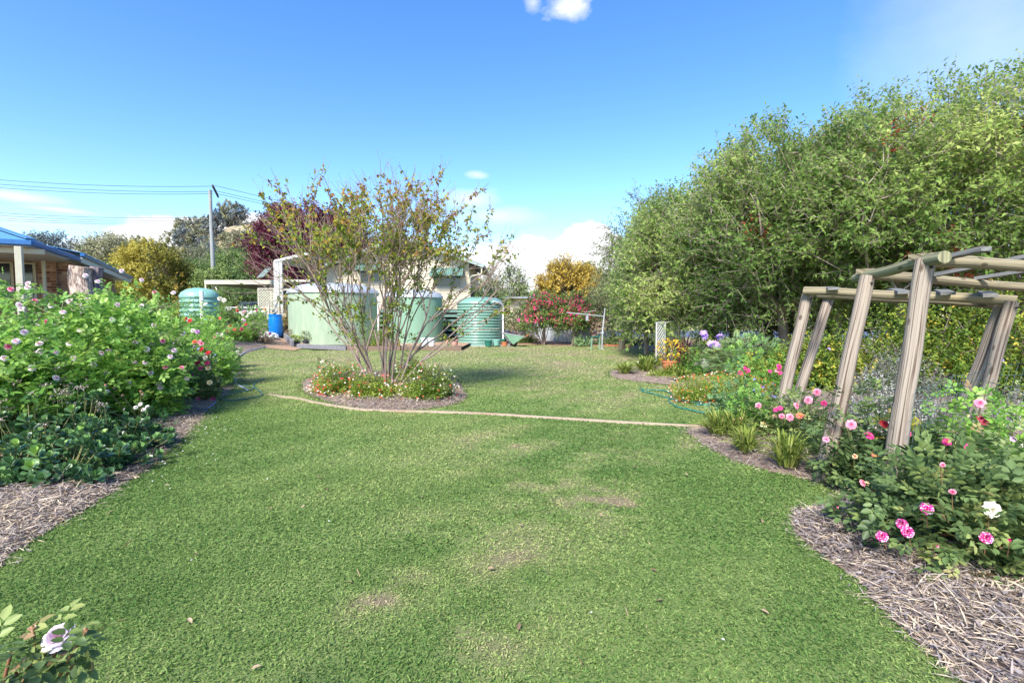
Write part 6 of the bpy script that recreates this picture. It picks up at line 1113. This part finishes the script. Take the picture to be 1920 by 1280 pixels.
shrub('low_plant', 'low fresh green ground cover under the terracotta pot', GX(1248, 12.2), .5, .3, .3, 1500, .05, .025, 'm_salvia', None, 44, .3); shrub('low_plant', 'fresh green leafy plant right of the terracotta pot', GX(1296, 12.4), .45, .35, .75, 1500, .07, .035, 'm_rose_light', None, 45, .3)
# pink shrubs by the fence and climbing stuff around
for (lab, px, Y, hw, yt, sd, n) in (('left pink flowering shrub with several bare stems before the metal fence', 1020, 25.9, 42, 553, 61, 1), ('right pink flowering shrub with bare stems before the metal fence', 1075, 25.2, 36, 560, 62, 1)):
    tr = tree('pink_flowering_shrub', lab, px, yt, 628, hw, Y, 'm_hedge', 150, 6, 8, .38, .11, .055, .06, sd, px, 'bark_pink', 'pink flowering shrubs', .4, -.8, .2, .2, tint=(.1, .7), cat='shrub'); rng = np.random.default_rng(sd); c = np.array([XY(px, Y), Y, (W(px, yt, Y)[2] + W(px, 625, Y)[2]) / 2]); ff = Fol(); P, D = shell(rng, 150, c, np.array([hw / FPX * Y] * 2 + [(W(px, yt, Y)[2] - W(px, 625, Y)[2]) / 2]) * 1.03, .85, -.5, .16, .3, sd)
    for q in range(7): dots(rng, ff, P + rng.normal(size=P.shape) * .07, .05, np.clip(rng.random(len(P)) * .6 + .35 * (q % 2), 0, 1), 4)
    ff.build('blossom', MAT['m_magenta_fl'], tr, kind='stuff')
    tw = Twigs(); b = GX(px, Y)
    for q in range(7): e = b + np.array([rng.uniform(-.9, .9), rng.uniform(-.4, .4), 1.5]); m_ = b + (e - b) * .5 + (0, 0, .15); tw.add([b + rng.normal(size=3) * (.1, .1, 0), m_], [m_, e], .028, .02, 6)
    tw.build('stem', MAT['bark_pink'], tr)
shrub('variegated_shrub', 'pale cream leaved low shrub at the right end of the metal fence', GX(1090, 24.7), .42, .3, .55, 700, .09, .05, 'm_feather', None, 63, .3, (.6, 1.)); shrub('grey_shrub', 'dry greyish bush left of the metal fence', GX(976, 30), 1.1, .6, 1.9, 1800, .10, .05, 'm_dry', [(5, .12, 'm_magenta_fl', 5, 'blossom')], 64, .2, (.0, .6)); shrub('green_shrub', 'low tangled greenery behind the clothes line', GX(1160, 25.6), 1.6, .4, .75, 2200, .10, .045, 'm_tree_cool', None, 65, .2, (.1, .7)); shrub('green_shrub', 'low green plants at the end of the back bed, by the black tub', GX(1222, 25.6), 1.4, .4, .6, 1600, .10, .045, 'm_tree_cool', None, 66, .2, (.1, .7)); shrub('green_shrub', 'grassy tuft of green at the foot of the metal fence behind the wheelbarrow', GX(985, 27), .9, .3, .42, 1400, .12, .03, 'm_hedge', None, 67, .2, (.2, .8)); shrub('green_shrub', 'leafy shrub between the smooth tanks, partly behind the tree stems', GX(703, 22.8), .55, .4, 1.3, 1800, .07, .04, 'm_salvia', None, 68, .3, (.1, .7)); shrub('dry_shrub', 'yellow-orange leaved plant by the middle tank', GX(742, 22.7), .3, .3, .75, 500, .07, .04, 'm_myrtle', None, 69, .3, (.6, .9)); shrub('dry_shrub', 'tall dry reddish shrub between the blue drum and the pale tank', GX(533, 24.8), .42, .4, 1.6, 1600, .08, .03, 'm_dry', None, 70, .3, (.2, .9)); shrub('climber', 'yellow-green climber at the left end of the pale tank', GX(544, 25.0), .35, .3, 2.5, 1300, .10, .06, 'm_gold_green', None, 71, .4, (.2, .9), .25)
shrub('low_plant', 'tiny white flowered ground cover before the middle tank', GX(765, 22.4), .6, .15, .32, 500, .05, .03, 'm_rose', [(60, .03, 'm_white_fl', 4, 'blossom')], 72, .3); shrub('low_plant', 'small pale edged plant beside the pink pot', GX(838, 22.35), .4, .18, .36, 500, .08, .03, 'm_feather', None, 73, .3, (.5, 1.))
# left bed beyond the great rose
LR = [('leggy tall rose with white blooms in front of the teal tank', 392, 10.8, 72, 550, 'm_rose_light', 1700, [(412, 560, P_WHITE), (420, 563, P_WHITE), (430, 578, P_WHITE), (385, 570, P_WHITE), (347, 598, P_RED), (356, 601, P_RED), (370, 622, P_MAUVE), (362, 620, P_WHITE)], 1),
      ('rose bush with mixed pink, red and white blooms right of the great pink rose', 382, 9.6, 34, 645, 'm_rose', 600, [(365, 641, P_CORAL), (374, 641, P_PINK), (378, 645, P_PINK), (378, 655, P_RED), (385, 671, P_WHITE), (390, 661, P_RED), (362, 649, P_WHITE), (341, 668, P_MAUVE), (353, 671, P_WHITE)], 2),
      ('rose bush with a large magenta and a cream bloom at the bed edge', 374, 9.0, 34, 690, 'm_rose', 520, [(389, 681, P_MAG), (370, 679, P_DEEP), (390, 690, P_YEL), (376, 690, P_MAG), (360, 706, P_MAG), (393, 717, P_YEL), (356, 731, P_MAUVE), (352, 739, P_RED), (370, 749, P_MAG), (399, 748, P_MAG), (336, 764, P_WHITE)], 3),
      ('dark red rose bush by the grey-blue hose', 413, 11.5, 22, 672, 'm_rose', 300, [(416, 675, P_DEEP), (411, 678, P_DEEP), (420, 680, P_DEEP)], 4),
      ('rose bush with a violet tinged pink bloom and grey foliage', 412, 12.2, 30, 628, 'm_feather', 420, [(403, 632, P_PINK), (417, 634, P_MAG), (408, 627, P_MAUVE), (415, 627, P_WHITE)], 5),
      ('rose bush with orange and dark red blooms before the white utility', 425, 14.5, 24, 610, 'm_rose_light', 480, [(431, 611, P_RED), (426, 620, P_DEEP), (440, 618, P_CORAL), (453, 617, P_DEEP), (412, 597, P_CORAL)], 6),
      ('tall white and red rose in front of the white utility', 452, 20.5, 22, 588, 'm_rose_light', 420, [(445, 583, P_RED), (458, 584, P_PINK), (455, 590, P_WHITE), (463, 593, P_WHITE), (466, 588, P_WHITE), (452, 586, P_WHITE), (458, 601, P_MAUVE), (461, 608, P_RED), (481, 582, P_MAG), (470, 586, P_WHITE), (455, 598, P_WHITE)], 7),
      ('low greyish rose bush behind the dark red one', 424, 13.4, 28, 640, 'm_feather', 380, [(445, 660, P_WHITE)], 8), ('low leafy rose at the back of the left bed', 468, 21.5, 16, 622, 'm_rose', 160, [(506, 625, P_MAG)], 9), ('leafy green rose behind the leggy white one', 372, 14, 40, 590, 'm_rose_light', 600, [(395, 600, P_WHITE), (352, 600, P_WHITE)], 10)]
for lab, px, Y, hw, yt, mt, n, bl, sd in LR:
    c = GX(px, Y); H_ = (W(px, yt, Y)[2] - c[2]) * .93; r = hw / FPX * Y * .68; rose_bush('rose_bush', lab, c, r, r * .8, H_, n, .05 * (1 + (Y - 9) * .03), mt, [bpx(a, b_, Y - r * .6, m, .062 * (1 + (Y - 9) * .02), 'open' if i % 2 else 'ball') for i, (a, b_, m) in enumerate(bl)], 8, 100 + sd, .35, 5 if Y < 12 else 3, 'roses in the left bed', tint=(.15, .85))
def standard(label, px, Y, yt, yb_crown, r, seed):
    c = GX(px, Y); rng = np.random.default_rng(seed); t = thing('standard_rose', label, 'standard rose', c); zc0 = W(px, yb_crown, Y)[2]; zc1 = W(px, yt, Y)[2]; fo = Fol(); tw = Twigs(); cc = np.array([c[0], Y, (zc0 + zc1) / 2]); P, D = shell(rng, 420, cc, np.array([r, r, (zc1 - zc0) / 2]), .3, -1, .2, .1, seed); compound(rng, fo, P, unit(D + rnd_dir(rng, len(P)) * .6), .07, np.clip(.6 + .2 * rng.normal(size=len(P)), 0, 1), 3); tw.add([c], [cc - (0, 0, (zc1 - zc0) * .4)], .02, .016, 6); tw.add(np.tile(cc - (0, 0, (zc1 - zc0) * .4), (20, 1)), P[:20], .008, .003, 4); fo.build('crown', MAT['m_rose_light'], t); tw.build('stem', MAT['bark_grey'], t)
standard('slim standard rose with a round green head, left of the blue drum', 481, 21.2, 583, 628, .40, 5)
shrub('white_flowered_mound', 'low mound covered in small white flowers at the corner of the left bed', G(500, 655) + (0, .25, 0), .34, .26, .3, 900, .04, .02, 'm_rose', [(260, .035, 'm_white_fl', 5, 'blossom')], 111, .5); shrub('white_flowered_mound', 'smaller patch of white flowers left of the larger white mound', G(478, 646) + (0, .3, 0), .22, .2, .2, 500, .04, .02, 'm_feather', [(60, .035, 'm_white_fl', 5, 'blossom')], 112, .5); shrub('green_mound', 'smooth low green cushion plant beside the hose', G(460, 660) + (0, .25, 0), .55, .35, .26, 5200, .035, .014, 'm_hedge', None, 113, .7, (.3, .7), .06)
shrub('low_plant', 'low grey-green plants in the left bed before the stairs', GX(415, 20.5), 1.3, 1.2, .4, 2600, .09, .04, 'm_salvia', None, 114, .2, (.1, .8)); shrub('low_plant', 'straggly olive plants by the path at the end of the left bed', GX(492, 21.5), .5, .6, .4, 1100, .08, .035, 'm_dry', None, 115, .2, (.2, .8)); shrub('green_shrub', 'deep green shrub behind the teal tank', GX(340, 19), 2.2, 1.2, 1.4, 4200, .12, .06, 'm_rose_light', None, 116, .2, (.1, .6)); shrub('green_shrub', 'deep green growth below the pipe rail', GX(425, 25.5), 2.0, .9, .9, 3600, .12, .06, 'm_tree_cool', None, 117, .2, (.1, .7)); shrub('yellow_shrub', 'yellow leaved shrub beside the teal tank', GX(342, 26), .45, .4, 2.4, 800, .12, .07, 'm_gold', None, 118, .3, (.2, .8)); shrub('silver_leaf_plant', 'small silvery blue flowered plant among the left bed roses', GX(370, 10.2), .35, .3, 1.05, 500, .05, .02, 'm_silver', [(50, .03, 'm_blue_fl', 4, 'blossom')], 119, .3)
for i, (px, Y, r, H_, lab) in enumerate(((345, 12.5, 1.0, 1.6, 'leafy rose without blooms behind the great pink rose'), (385, 14.2, .7, 1.0, 'pale leafed rose between the teal tank and the hose'))):
    rose_bush('rose_bush', lab, GX(px, Y), r, r, H_, 900, .065, 'm_rose_light', [], 8, 130 + i, .35, 3, 'roses in the left bed', tint=(.1, .8))
# broad leaved plants at the left front
def succ(label, c, r, H_, seed, n=46, L=.085, fl=26, group='broad leaved plants at the left front'):
    rng = np.random.default_rng(seed); c = np.array(c, float); c[2] += .05; t = thing('broad_leaved_plant', label, 'plant', c, group); fo = Fol(); tw = Twigs(); P, D = shrub_points(rng, n, c, r, r, H_, .25, seed, .1); b = c + (P - c) * .3; b[:, 2] = c[2]; tw.add(b, P, .008, .006, 5); f = wave_noise(seed, 5); ax = unit(D * .7 + np.array([0, 0, .7]) + rnd_dir(rng, n) * .3); tt = np.clip(.4 + .2 * f(P) + .15 * rng.normal(size=n), 0, 1)
    for j in range(13):
        a = j * 2.4; x = unit(np.cross(ax, np.array([.3, .2, 1.]))); y = np.cross(ax, x); op = .35 + .085 * j; d = unit(ax * math.cos(op) + (x * math.cos(a) + y * math.sin(a)) * math.sin(op)); fo.add(P - ax * .006 * j, d, ax + d * .01, L * rng.uniform(.75, 1.15, n) * (.65 + .035 * j), L * .52, tt + .35 - .05 * j, 'spoon', .25, -.12 + .04 * (j > 6))
    fo.build('foliage', MAT['m_succ'], t); 
    if fl:
        fp, fd = shrub_points(rng, fl, c, r * .9, r * .9, H_ * 1.0, .8, seed); kz = fp[:, 2] > c[2] + H_ * .45; fp = fp[kz]; fd = fd[kz]; e = fp + unit(fd * .3 + np.array([0, 0, 1.])) * rng.uniform(.08, .2, (len(fp), 1)); tw.add(fp - (0, 0, .1), e, .004, .003, 4); pn = Fol()
        for q in range(16): w = rnd_dir(rng, len(e)) * rng.uniform(.02, .075, (len(e), 1)); pn.add(e + w * (1, 1, .5), rnd_dir(rng, len(e)), rnd_dir(rng, len(e)), .022, .014, rng.random(len(e)), 'kite'); tw.add(e, e + w * (1, 1, .5), .0015, .0012, 3)
        pn.build('flower_head', MAT['m_panicle'], t, kind='stuff')
    tw.build('stem', MAT['twig_green'], t)
for i, (px, py, r, H_, n, fl, lab) in enumerate(((215, 866, .34, .34, 60, 0, 'broad leaved green plant nearest the lawn, right end of the front clump'), (120, 890, .36, .34, 66, 0, 'broad leaved green plant with leaves reaching over the straw at the left front'), (20, 895, .34, .36, 55, 0, 'broad leaved plant at the very left edge above the straw'), (60, 850, .42, .50, 70, 20, 'broad leaved plant with brownish flower heads, left middle'),
                                            (150, 838, .42, .52, 74, 26, 'broad leaved plant with many pinkish grey flower heads below the great rose'), (235, 832, .36, .42, 56, 12, 'broad leaved plant behind the nearest one, few flower heads'), (-20, 840, .5, .56, 60, 22, 'broad leaved plant half outside the left edge with pale flower heads'), (90, 815, .45, .62, 60, 30, 'tallest flower headed plant against the great rose'), (265, 828, .24, .28, 34, 0, 'small broad leaved plant beside the daisies'))):
    succ(lab, G(px, py + 14), r * 1.25, H_ * 1.25, 200 + i, int(n * 1.2), .10, fl)
c = G(262, 812); rng = np.random.default_rng(9); Dz = thing('daisy_plant', 'clump of white daisies, some faded, on long bare stalks beside the great rose', 'daisies', c); tw = Twigs(); fo = Fol()
for i, (px, py, fade) in enumerate(((197, 721, 1), (201, 733, 0), (212, 727, 1), (230, 740, 1), (263, 733, 1), (267, 738, 1), (180, 751, 0), (182, 768, 0), (155, 744, 1), (231, 767, 0), (262, 757, 0), (276, 762, 0), (267, 767, 0), (274, 769, 0), (254, 763, 0), (248, 786, 1), (232, 793, 1))):
    Yd = 5.9 if px < 200 else 6.3; p = W(px, py, Yd); b = c + rng.normal(size=3) * (.1, .08, 0); b[2] = c[2]; m_ = b * .5 + p * .5 + (0, 0, .06); tw.add([b, m_], [m_, p], .0045, .0035, 5); ff = Fol(); ax = unit(np.array([rng.normal() * .3, -.7, .5])); x = unit(np.cross(ax, (0, 0, 1.))); y = np.cross(x, ax); k = 16; a = np.arange(k) * 2 * math.pi / k
    d = unit(np.cos(a)[:, None] * x + np.sin(a)[:, None] * y + ax * (-.25 if not fade else -.8)); ff.add(np.tile(p, (k, 1)), d, np.tile(ax, (k, 1)), .034 if not fade else .024, .010, rng.random(k), 'kite', .1, .1); hd = ff.build('daisy_head', MAT['m_white_fl' if not fade else 'm_panicle'], Dz)
    mb = MB(); mb.lathe([(.001, .008), (.007, .007), (.011, 0), (.001, -.006)], (0, 0, 0), 10, cap=False); q = Vector(ax).to_track_quat('Z', 'Y').to_matrix(); mb.v = [tuple(np.array(q @ Vector(v)) + p) for v in mb.v]; mb.build('daisy_centre', MAT['pot_terracotta' if fade else 'pot_pink'], hd)
n = 90; a = rng.uniform(0, 6.28, n); d = np.column_stack([np.cos(a), np.sin(a), rng.uniform(.1, .9, n)]); fo.add(c + rng.normal(size=(n, 3)) * (.12, .1, 0) + (0, 0, .06), unit(d), np.array([0, 0, 1.]) + rnd_dir(rng, n) * .2, .19, .035, rng.random(n), 'lance', .3, .35); tw.build('stem', MAT['twig_green'], Dz); fo.build('foliage', MAT['m_succ'], Dz)
# near roses on the right
NR = [('nearest rose bush with magenta and white striped blooms at the right edge of the lawn', 1850, 1080, .62, .58, .74, 1800, .060, 'm_rose', [(1654, 1005, 2.45, P_STRIPE, .045, 'ball'), (1691, 982, 2.5, P_STRIPE, .043, 'ball'), (1702, 997, 2.48, P_STRIPE, .045, 'ball'), (1738, 953, 2.6, P_STRIPE, .045, 'open'), (1849, 1008, 2.4, P_STRIPE, .043, 'ball'), (1860, 955, 2.35, P_WHITE, .06, 'open'), (1755, 1022, 2.5, P_PINK, .022, 'bud'), (1786, 921, 2.8, P_PINK, .024, 'ball'), (1894, 1011, 2.4, P_MAG, .022, 'bud'), (1767, 871, 3.1, P_PINK, .02, 'ball')], 1, (.0, .9)),
      ('rose bush with pink and white blooms at the foot of the third pergola post', 1640, 930, .34, .38, .74, 700, .055, 'm_rose', [(1596, 796, 3.75, P_PINK, .055, 'open'), (1549, 824, 3.9, P_PINK, .04, 'open'), (1630, 817, 3.7, P_MAG, .05, 'open'), (1642, 852, 3.6, P_CORAL, .04, 'open'), (1618, 905, 3.4, P_PINK, .042, 'open'), (1628, 903, 3.4, P_YEL, .035, 'open'), (1628, 926, 3.3, P_MAG, .03, 'ball'), (1635, 923, 3.3, P_MAG, .03, 'ball'), (1568, 950, 3.4, P_PINK, .022, 'bud'), (1616, 939, 3.3, P_PINK, .022, 'bud'), (1603, 855, 3.7, P_PEACH, .03, 'ball')], 2, (.05, .75)),
      ('rose bush with a pure white open bloom in the middle of the near roses', 1760, 960, .56, .5, .64, 900, .058, 'm_rose', [(1747, 838, 3.5, P_WHITE, .06, 'open'), (1740, 840, 3.45, P_WHITE, .05, 'open'), (1700, 812, 4.2, P_MAG, .045, 'open'), (1697, 820, 4.2, P_DEEP, .04, 'open'), (1776, 828, 3.8, P_MAG, .04, 'open'), (1815, 838, 3.7, P_MAG, .035, 'open'), (1658, 795, 4.4, P_RED, .05, 'open')], 3, (.1, .8)),
      ('tall rose with pale yellow buds and light green leaves at the right edge', 1890, 950, .5, .45, .86, 800, .062, 'm_rose_light', [(1811, 779, 3.3, P_BUD, .035, 'bud'), (1878, 795, 3.3, P_BUD, .026, 'bud'), (1838, 756, 4.0, P_PINK, .055, 'open'), (1839, 785, 4.0, P_DEEP, .04, 'open'), (1846, 792, 4.0, P_DEEP, .04, 'open'), (1900, 823, 3.2, P_MAUVE, .03, 'open'), (1912, 834, 3.1, P_WHITE, .03, 'open')], 4, (.2, .75)),
      ('rose bush with yellowing leaves between the front pergola post and the white bloom', 1695, 930, .32, .3, .66, 330, .05, 'm_rose_yellow', [], 5, (.0, .9)), ('dark purplish rose growth with fading leaves at the right edge', 1900, 1010, .34, .3, .80, 360, .055, 'm_rose', [(1655, 1120 - 40, 2.7, P_DEEP, .02, 'bud')][:0], 6, (.5, 1.)),
      ('pink rose bush between the left and third pergola posts', 1500, 835, .55, .45, .70, 900, .045, 'm_rose', [(1532, 735, 5.5, P_PINK, .06, 'open'), (1516, 750, 5.4, P_PINK, .062, 'open'), (1545, 756, 5.4, P_MAG, .045, 'open'), (1493, 761, 5.4, P_PINK, .055, 'open'), (1500, 779, 5.3, P_CORAL, .055, 'open'), (1481, 782, 5.3, P_PINK, .06, 'open'), (1466, 780, 5.4, P_PINK, .045, 'open'), (1455, 768, 5.5, P_MAG, .04, 'open'), (1463, 765, 5.5, P_MAG, .04, 'open'), (1549, 798, 5.0, P_RED, .06, 'open'), (1546, 808, 5.0, P_PINK, .035, 'open'), (1510, 831, 5.0, P_MAG, .028, 'open'), (1556, 770, 5.5, P_PINK, .03, 'bud')], 7, (.1, .8)),
      ('rose with cream yellow and peach blooms behind the strap leaved clumps', 1415, 822, .45, .4, .66, 650, .045, 'm_rose_light', [(1389, 788, 5.6, P_PEACH, .05, 'ball'), (1432, 796, 5.5, P_YEL, .055, 'open'), (1422, 760, 6.0, P_PINK, .05, 'open'), (1453, 780, 5.6, P_PEACH, .035, 'open'), (1411, 814, 5.2, P_PEACH, .02, 'bud')], 8, (.05, .7)),
      ('leggy rose with grey-green leaves behind the teal hoses', 1385, 790, .42, .35, .78, 480, .048, 'm_feather', [(1488, 745, 6.2, P_PEACH, .02, 'bud')][:0], 9, (.0, .5)), ('low leafy plants behind the near strap leaved clump', 1545, 862, .30, .28, .36, 320, .045, 'm_rose', [(1428, 830, 4.9, P_MAG, .02, 'bud')][:0], 10, (.1, .8))]
for lab, px, py, rx, ry, H_, n, L, mt, bl, sd, tn in NR:
    c = G(px, py); c[1] += ry * .5; c[0] = XY(px, c[1]); c[2] = 0.03; rose_bush('rose_bush', lab, c, rx, ry, H_, n, L, mt, [bpx(a, b_, Y, m, R_, kd, .35) for (a, b_, Y, m, R_, kd) in bl], 12, 300 + sd, .35, 5, 'roses in the right bed', 'twig_red' if sd in (1, 3, 6) else 'twig_green', tn, .1, lump=.2)
# rose tip at the lower left corner, close to the camera
c = np.array([-1.42, 1.18, 0.]); rng = np.random.default_rng(4); t = thing('rose_bush', 'close rose shoot with a half hidden pink bloom in the lower left corner', 'rose bush', c); fo = Fol(); tw = Twigs(); base = c
pts = [W(60, 1235, 1.22), W(20, 1225, 1.2), W(110, 1210, 1.22), W(150, 1200, 1.23), W(30, 1260, 1.15), W(90, 1250, 1.2), W(140, 1240, 1.2), W(-20, 1240, 1.1), W(60, 1280, 1.1), W(0, 1300, 1.1), W(130, 1290, 1.15), W(-60, 1280, 1.1)]
for p in pts[:8]: m_ = base * .5 + p * .5 + (0, 0, .12); tw.add([base, m_], [m_, p], .006, .004, 6); k = 5; compound(rng, fo, p + rng.normal(size=(k, 3)) * .018, unit(rnd_dir(rng, k) * (1, 1, .5) + (.25, 0, .05)), .038, np.clip(rng.normal(size=k) * .3 + .45, 0, 1), 5, .62)
tw.add([W(62, 1172, 1.22), W(162, 1176, 1.24)], [W(66, 1220, 1.22), W(150, 1210, 1.23)], .0028, .003, 5); fo.build('foliage', MAT['m_rose'], t); tw.build('stem', MAT['twig_red'], t)
bloom(t, W(112, 1196, 1.23), (.15, -.5, .8), P_PALE, .034, 'ball'); bloom(t, W(61, 1178, 1.22) - (0, 0, .012), (-.1, 0, 1), P_PEACH, .016, 'bud', 'rose_bud'); bloom(t, W(160, 1180, 1.24) - (0, 0, .012), (.1, -.2, 1), P_PEACH, .014, 'bud', 'rose_bud')

# ------------------------------------------------------------------ straw on the beds, grass on the lawn
def scatter(polyP, xr, yr, dens, rng):
    n = int((xr[1] - xr[0]) * (yr[1] - yr[0]) * dens); x = rng.uniform(*xr, n); y = rng.uniform(*yr, n); k = inside(polyP, x, y); return x[k], y[k]
rng = np.random.default_rng(99); fo = Fol()
for P_, xr, yr, dens, sc in ((RBP, (1.6, 5), (1.6, 4.4), 3600, 1.35), (RBP, (2, 7), (4.4, 9), 900, 1.2), (RBP, (3, 9), (9, 15), 200, 1.8), (LBP, (-7, -3), (2, 5.2), 3000, 1.35), (LBP, (-7, -4), (5.2, 9), 1300, 1.2), (LBP, (-9, -5), (9, 17), 260, 1.8), (IBP, (-4.5, 0), (7, 13), 1000, 1.4)):
    x, y = scatter(P_, xr, yr, dens, rng); n = len(x); d = edge_dist(P_, x, y); z = hgt(x, y) + .012 + .06 * sm(d / .5) + rng.uniform(0, .05, n) * sm(d / .15 + .3); a = rng.uniform(0, 6.28, n); D = unit(np.column_stack([np.cos(a), np.sin(a), rng.normal(size=n) * .2])); L = rng.gamma(3., .026, n) * sc; L = np.minimum(L, .3); P = np.column_stack([x, y, z]) - D * L[:, None] / 2; P[:, 2] = np.maximum(P[:, 2], .006); f = wave_noise(17, 2.5); tt = np.clip(.48 + .16 * f(P) + rng.normal(size=n) * .28, 0, 1); fo.add(P, D, np.array([0, 0, 1.]) + rnd_dir(rng, n) * .5, L, rng.uniform(.003, .0075, n) * sc, tt, 'kite', .5, .08)
for P_ in (RBP, LBP):       # straw and chips spilt over the edge, and dark chips in the bed
    q = P_[(P_[:, 1] < 12) & (P_[:, 1] > 1.4) & (np.abs(P_[:, 0]) < 7)]; q = np.repeat(q, 14, 0) + rng.normal(size=(len(q) * 14, 2)) * .055; n = len(q); a = rng.uniform(0, 6.28, n); D = unit(np.column_stack([np.cos(a), np.sin(a), rng.normal(size=n) * .15])); fo.add(np.column_stack([q, .012 + .02 * rng.random(n)]), D, np.array([0, 0, 1.]) + rnd_dir(rng, n) * .5, rng.uniform(.02, .11, n), rng.uniform(.003, .008, n), rng.random(n), 'kite', .5, .08)
for P_, xr, yr, dens in ((RBP, (1.6, 5), (1.6, 6), 700), (LBP, (-7, -3), (2, 8), 500), (IBP, (-4.5, 0), (7, 13), 300)):
    x, y = scatter(P_, xr, yr, dens, rng); n = len(x); d = edge_dist(P_, x, y); a = rng.uniform(0, 6.28, n); D = unit(np.column_stack([np.cos(a), np.sin(a), rng.normal(size=n) * .25])); fo.add(np.column_stack([x, y, .03 + .06 * sm(d / .5) + .03 * rng.random(n)]), D, np.array([0, 0, 1.]) + rnd_dir(rng, n) * .7, rng.uniform(.015, .05, n), rng.uniform(.008, .02, n), np.clip(rng.normal(size=n) * .2 + .1, 0, 1), 'kite', .4, .2)
tag(fo.build('straw_mulch', MAT['m_straw'], origin=(0, 4, 0)), kind='stuff')
fo = Fol()
def blades(yr, dens, L, Wd, xm=1.15):
    n = int(dens * (yr[1] ** 2 - yr[0] ** 2) / 2 * 2 * xm); y = np.sqrt(rng.uniform(yr[0] ** 2, yr[1] ** 2, n)); x = rng.uniform(-1, 1, n) * (y * xm + .5); k = ~(inside(LBP, x, y) | inside(RBP, x, y) | inside(IBP, x, y)) & (x > -12) & (x < 14); x = x[k]; y = y[k]
    p = patch(x, y); keep = rng.random(len(x)) > p * .75; x = x[keep]; y = y[keep]; p = p[keep]; n = len(x); z = hgt(x, y); a = rng.uniform(0, 6.28, n); el_ = rng.uniform(.1, 1.0, n); D = np.column_stack([np.cos(a) * np.cos(el_), np.sin(a) * np.cos(el_), np.sin(el_)]); s = rng.uniform(.6, 1.3, n); P = np.column_stack([x, y, z + rng.uniform(0, .008, n)])
    t1 = .31 + .014 * np.clip(y, 0, 14) + .10 * PN2(P * (1, 1, 0)) * .5 + rng.normal(size=n) * .11 + p * .5 + .05 * PN(P * (1, 1, 0)); fo.add(P, D, np.array([0, 0, 1.]) + rnd_dir(rng, n) * .8, L * s, Wd * s, np.clip(t1, 0, .99), 'kite', .35, .3)  # blade tint darkens towards the camera: soft foreground shade put into the colour
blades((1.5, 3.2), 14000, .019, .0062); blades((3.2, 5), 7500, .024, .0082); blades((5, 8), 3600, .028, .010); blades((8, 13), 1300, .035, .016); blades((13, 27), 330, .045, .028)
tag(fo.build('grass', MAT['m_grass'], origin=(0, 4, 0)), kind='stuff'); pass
# longer grass tufts along the bed edges
fo = Fol()
for P_ in (LBP, RBP, IBP):
    q = P_[(P_[:, 1] < 22) & (P_[:, 1] > 1.2) & (np.abs(P_[:, 0]) < 8)]; q = np.repeat(q, 16, 0) + rng.normal(size=(len(q) * 16, 2)) * .045; n = len(q); a = rng.uniform(0, 6.28, n); el_ = rng.uniform(.3, 1.3, n); D = np.column_stack([np.cos(a) * np.cos(el_), np.sin(a) * np.cos(el_), np.sin(el_)]); s = .6 + q[:, 1] * .08; fo.add(np.column_stack([q, hgt(q[:, 0], q[:, 1])]), D, np.array([0, 0, 1.]) + rnd_dir(rng, n), .04 * s, .009 * s, np.clip(.45 + rng.normal(size=n) * .3, 0, 1), 'kite')
tag(fo.build('edge_grass', MAT['m_grass'], origin=(0, 4, 0)), kind='stuff')
# dead leaves, twigs and fallen petals
fo = Fol(); n = 260; y = np.sqrt(rng.uniform(2, 160, n)); x = rng.uniform(-1, 1, n) * y * .9; k = ~(inside(RBP, x, y)); x = x[k]; y = y[k]; n = len(x); a = rng.uniform(0, 6.28, n); D = np.column_stack([np.cos(a), np.sin(a), rng.normal(size=n) * .1]); tw_ = rng.random(n) < .45; fo.add(np.column_stack([x, y, np.full(n, .028)]), unit(D), np.array([0, 0, 1.]) + rnd_dir(rng, n) * .4, np.where(tw_, .09, .045), np.where(tw_, .006, .02), rng.random(n), 'oval', .5, .2); tag(fo.build('leaf_litter', MAT['m_dry'], origin=(0, 4, 0)), kind='stuff')
fo = Fol(); q = [G(px, py) for px, py in zip(rng.normal(385, 30, 60), rng.normal(800, 22, 60))] + [G(px, py) for px, py in zip(rng.normal(290, 50, 50), rng.normal(850, 30, 50))] + [G(px, py) for px, py in ((359, 1060), (1352, 1210), (615, 985), (1110, 1160), (500, 905), (150, 992))]; q = np.array(q) + (0, 0, .035); n = len(q); fo.add(q, unit(rnd_dir(rng, n) * (1, 1, .2)), np.array([0, 0, 1.]) + rnd_dir(rng, n) * .3, .018, .014, rng.random(n), 'oval'); tag(fo.build('fallen_petals', MAT['m_white_fl'], origin=(0, 4, 0)), kind='stuff')
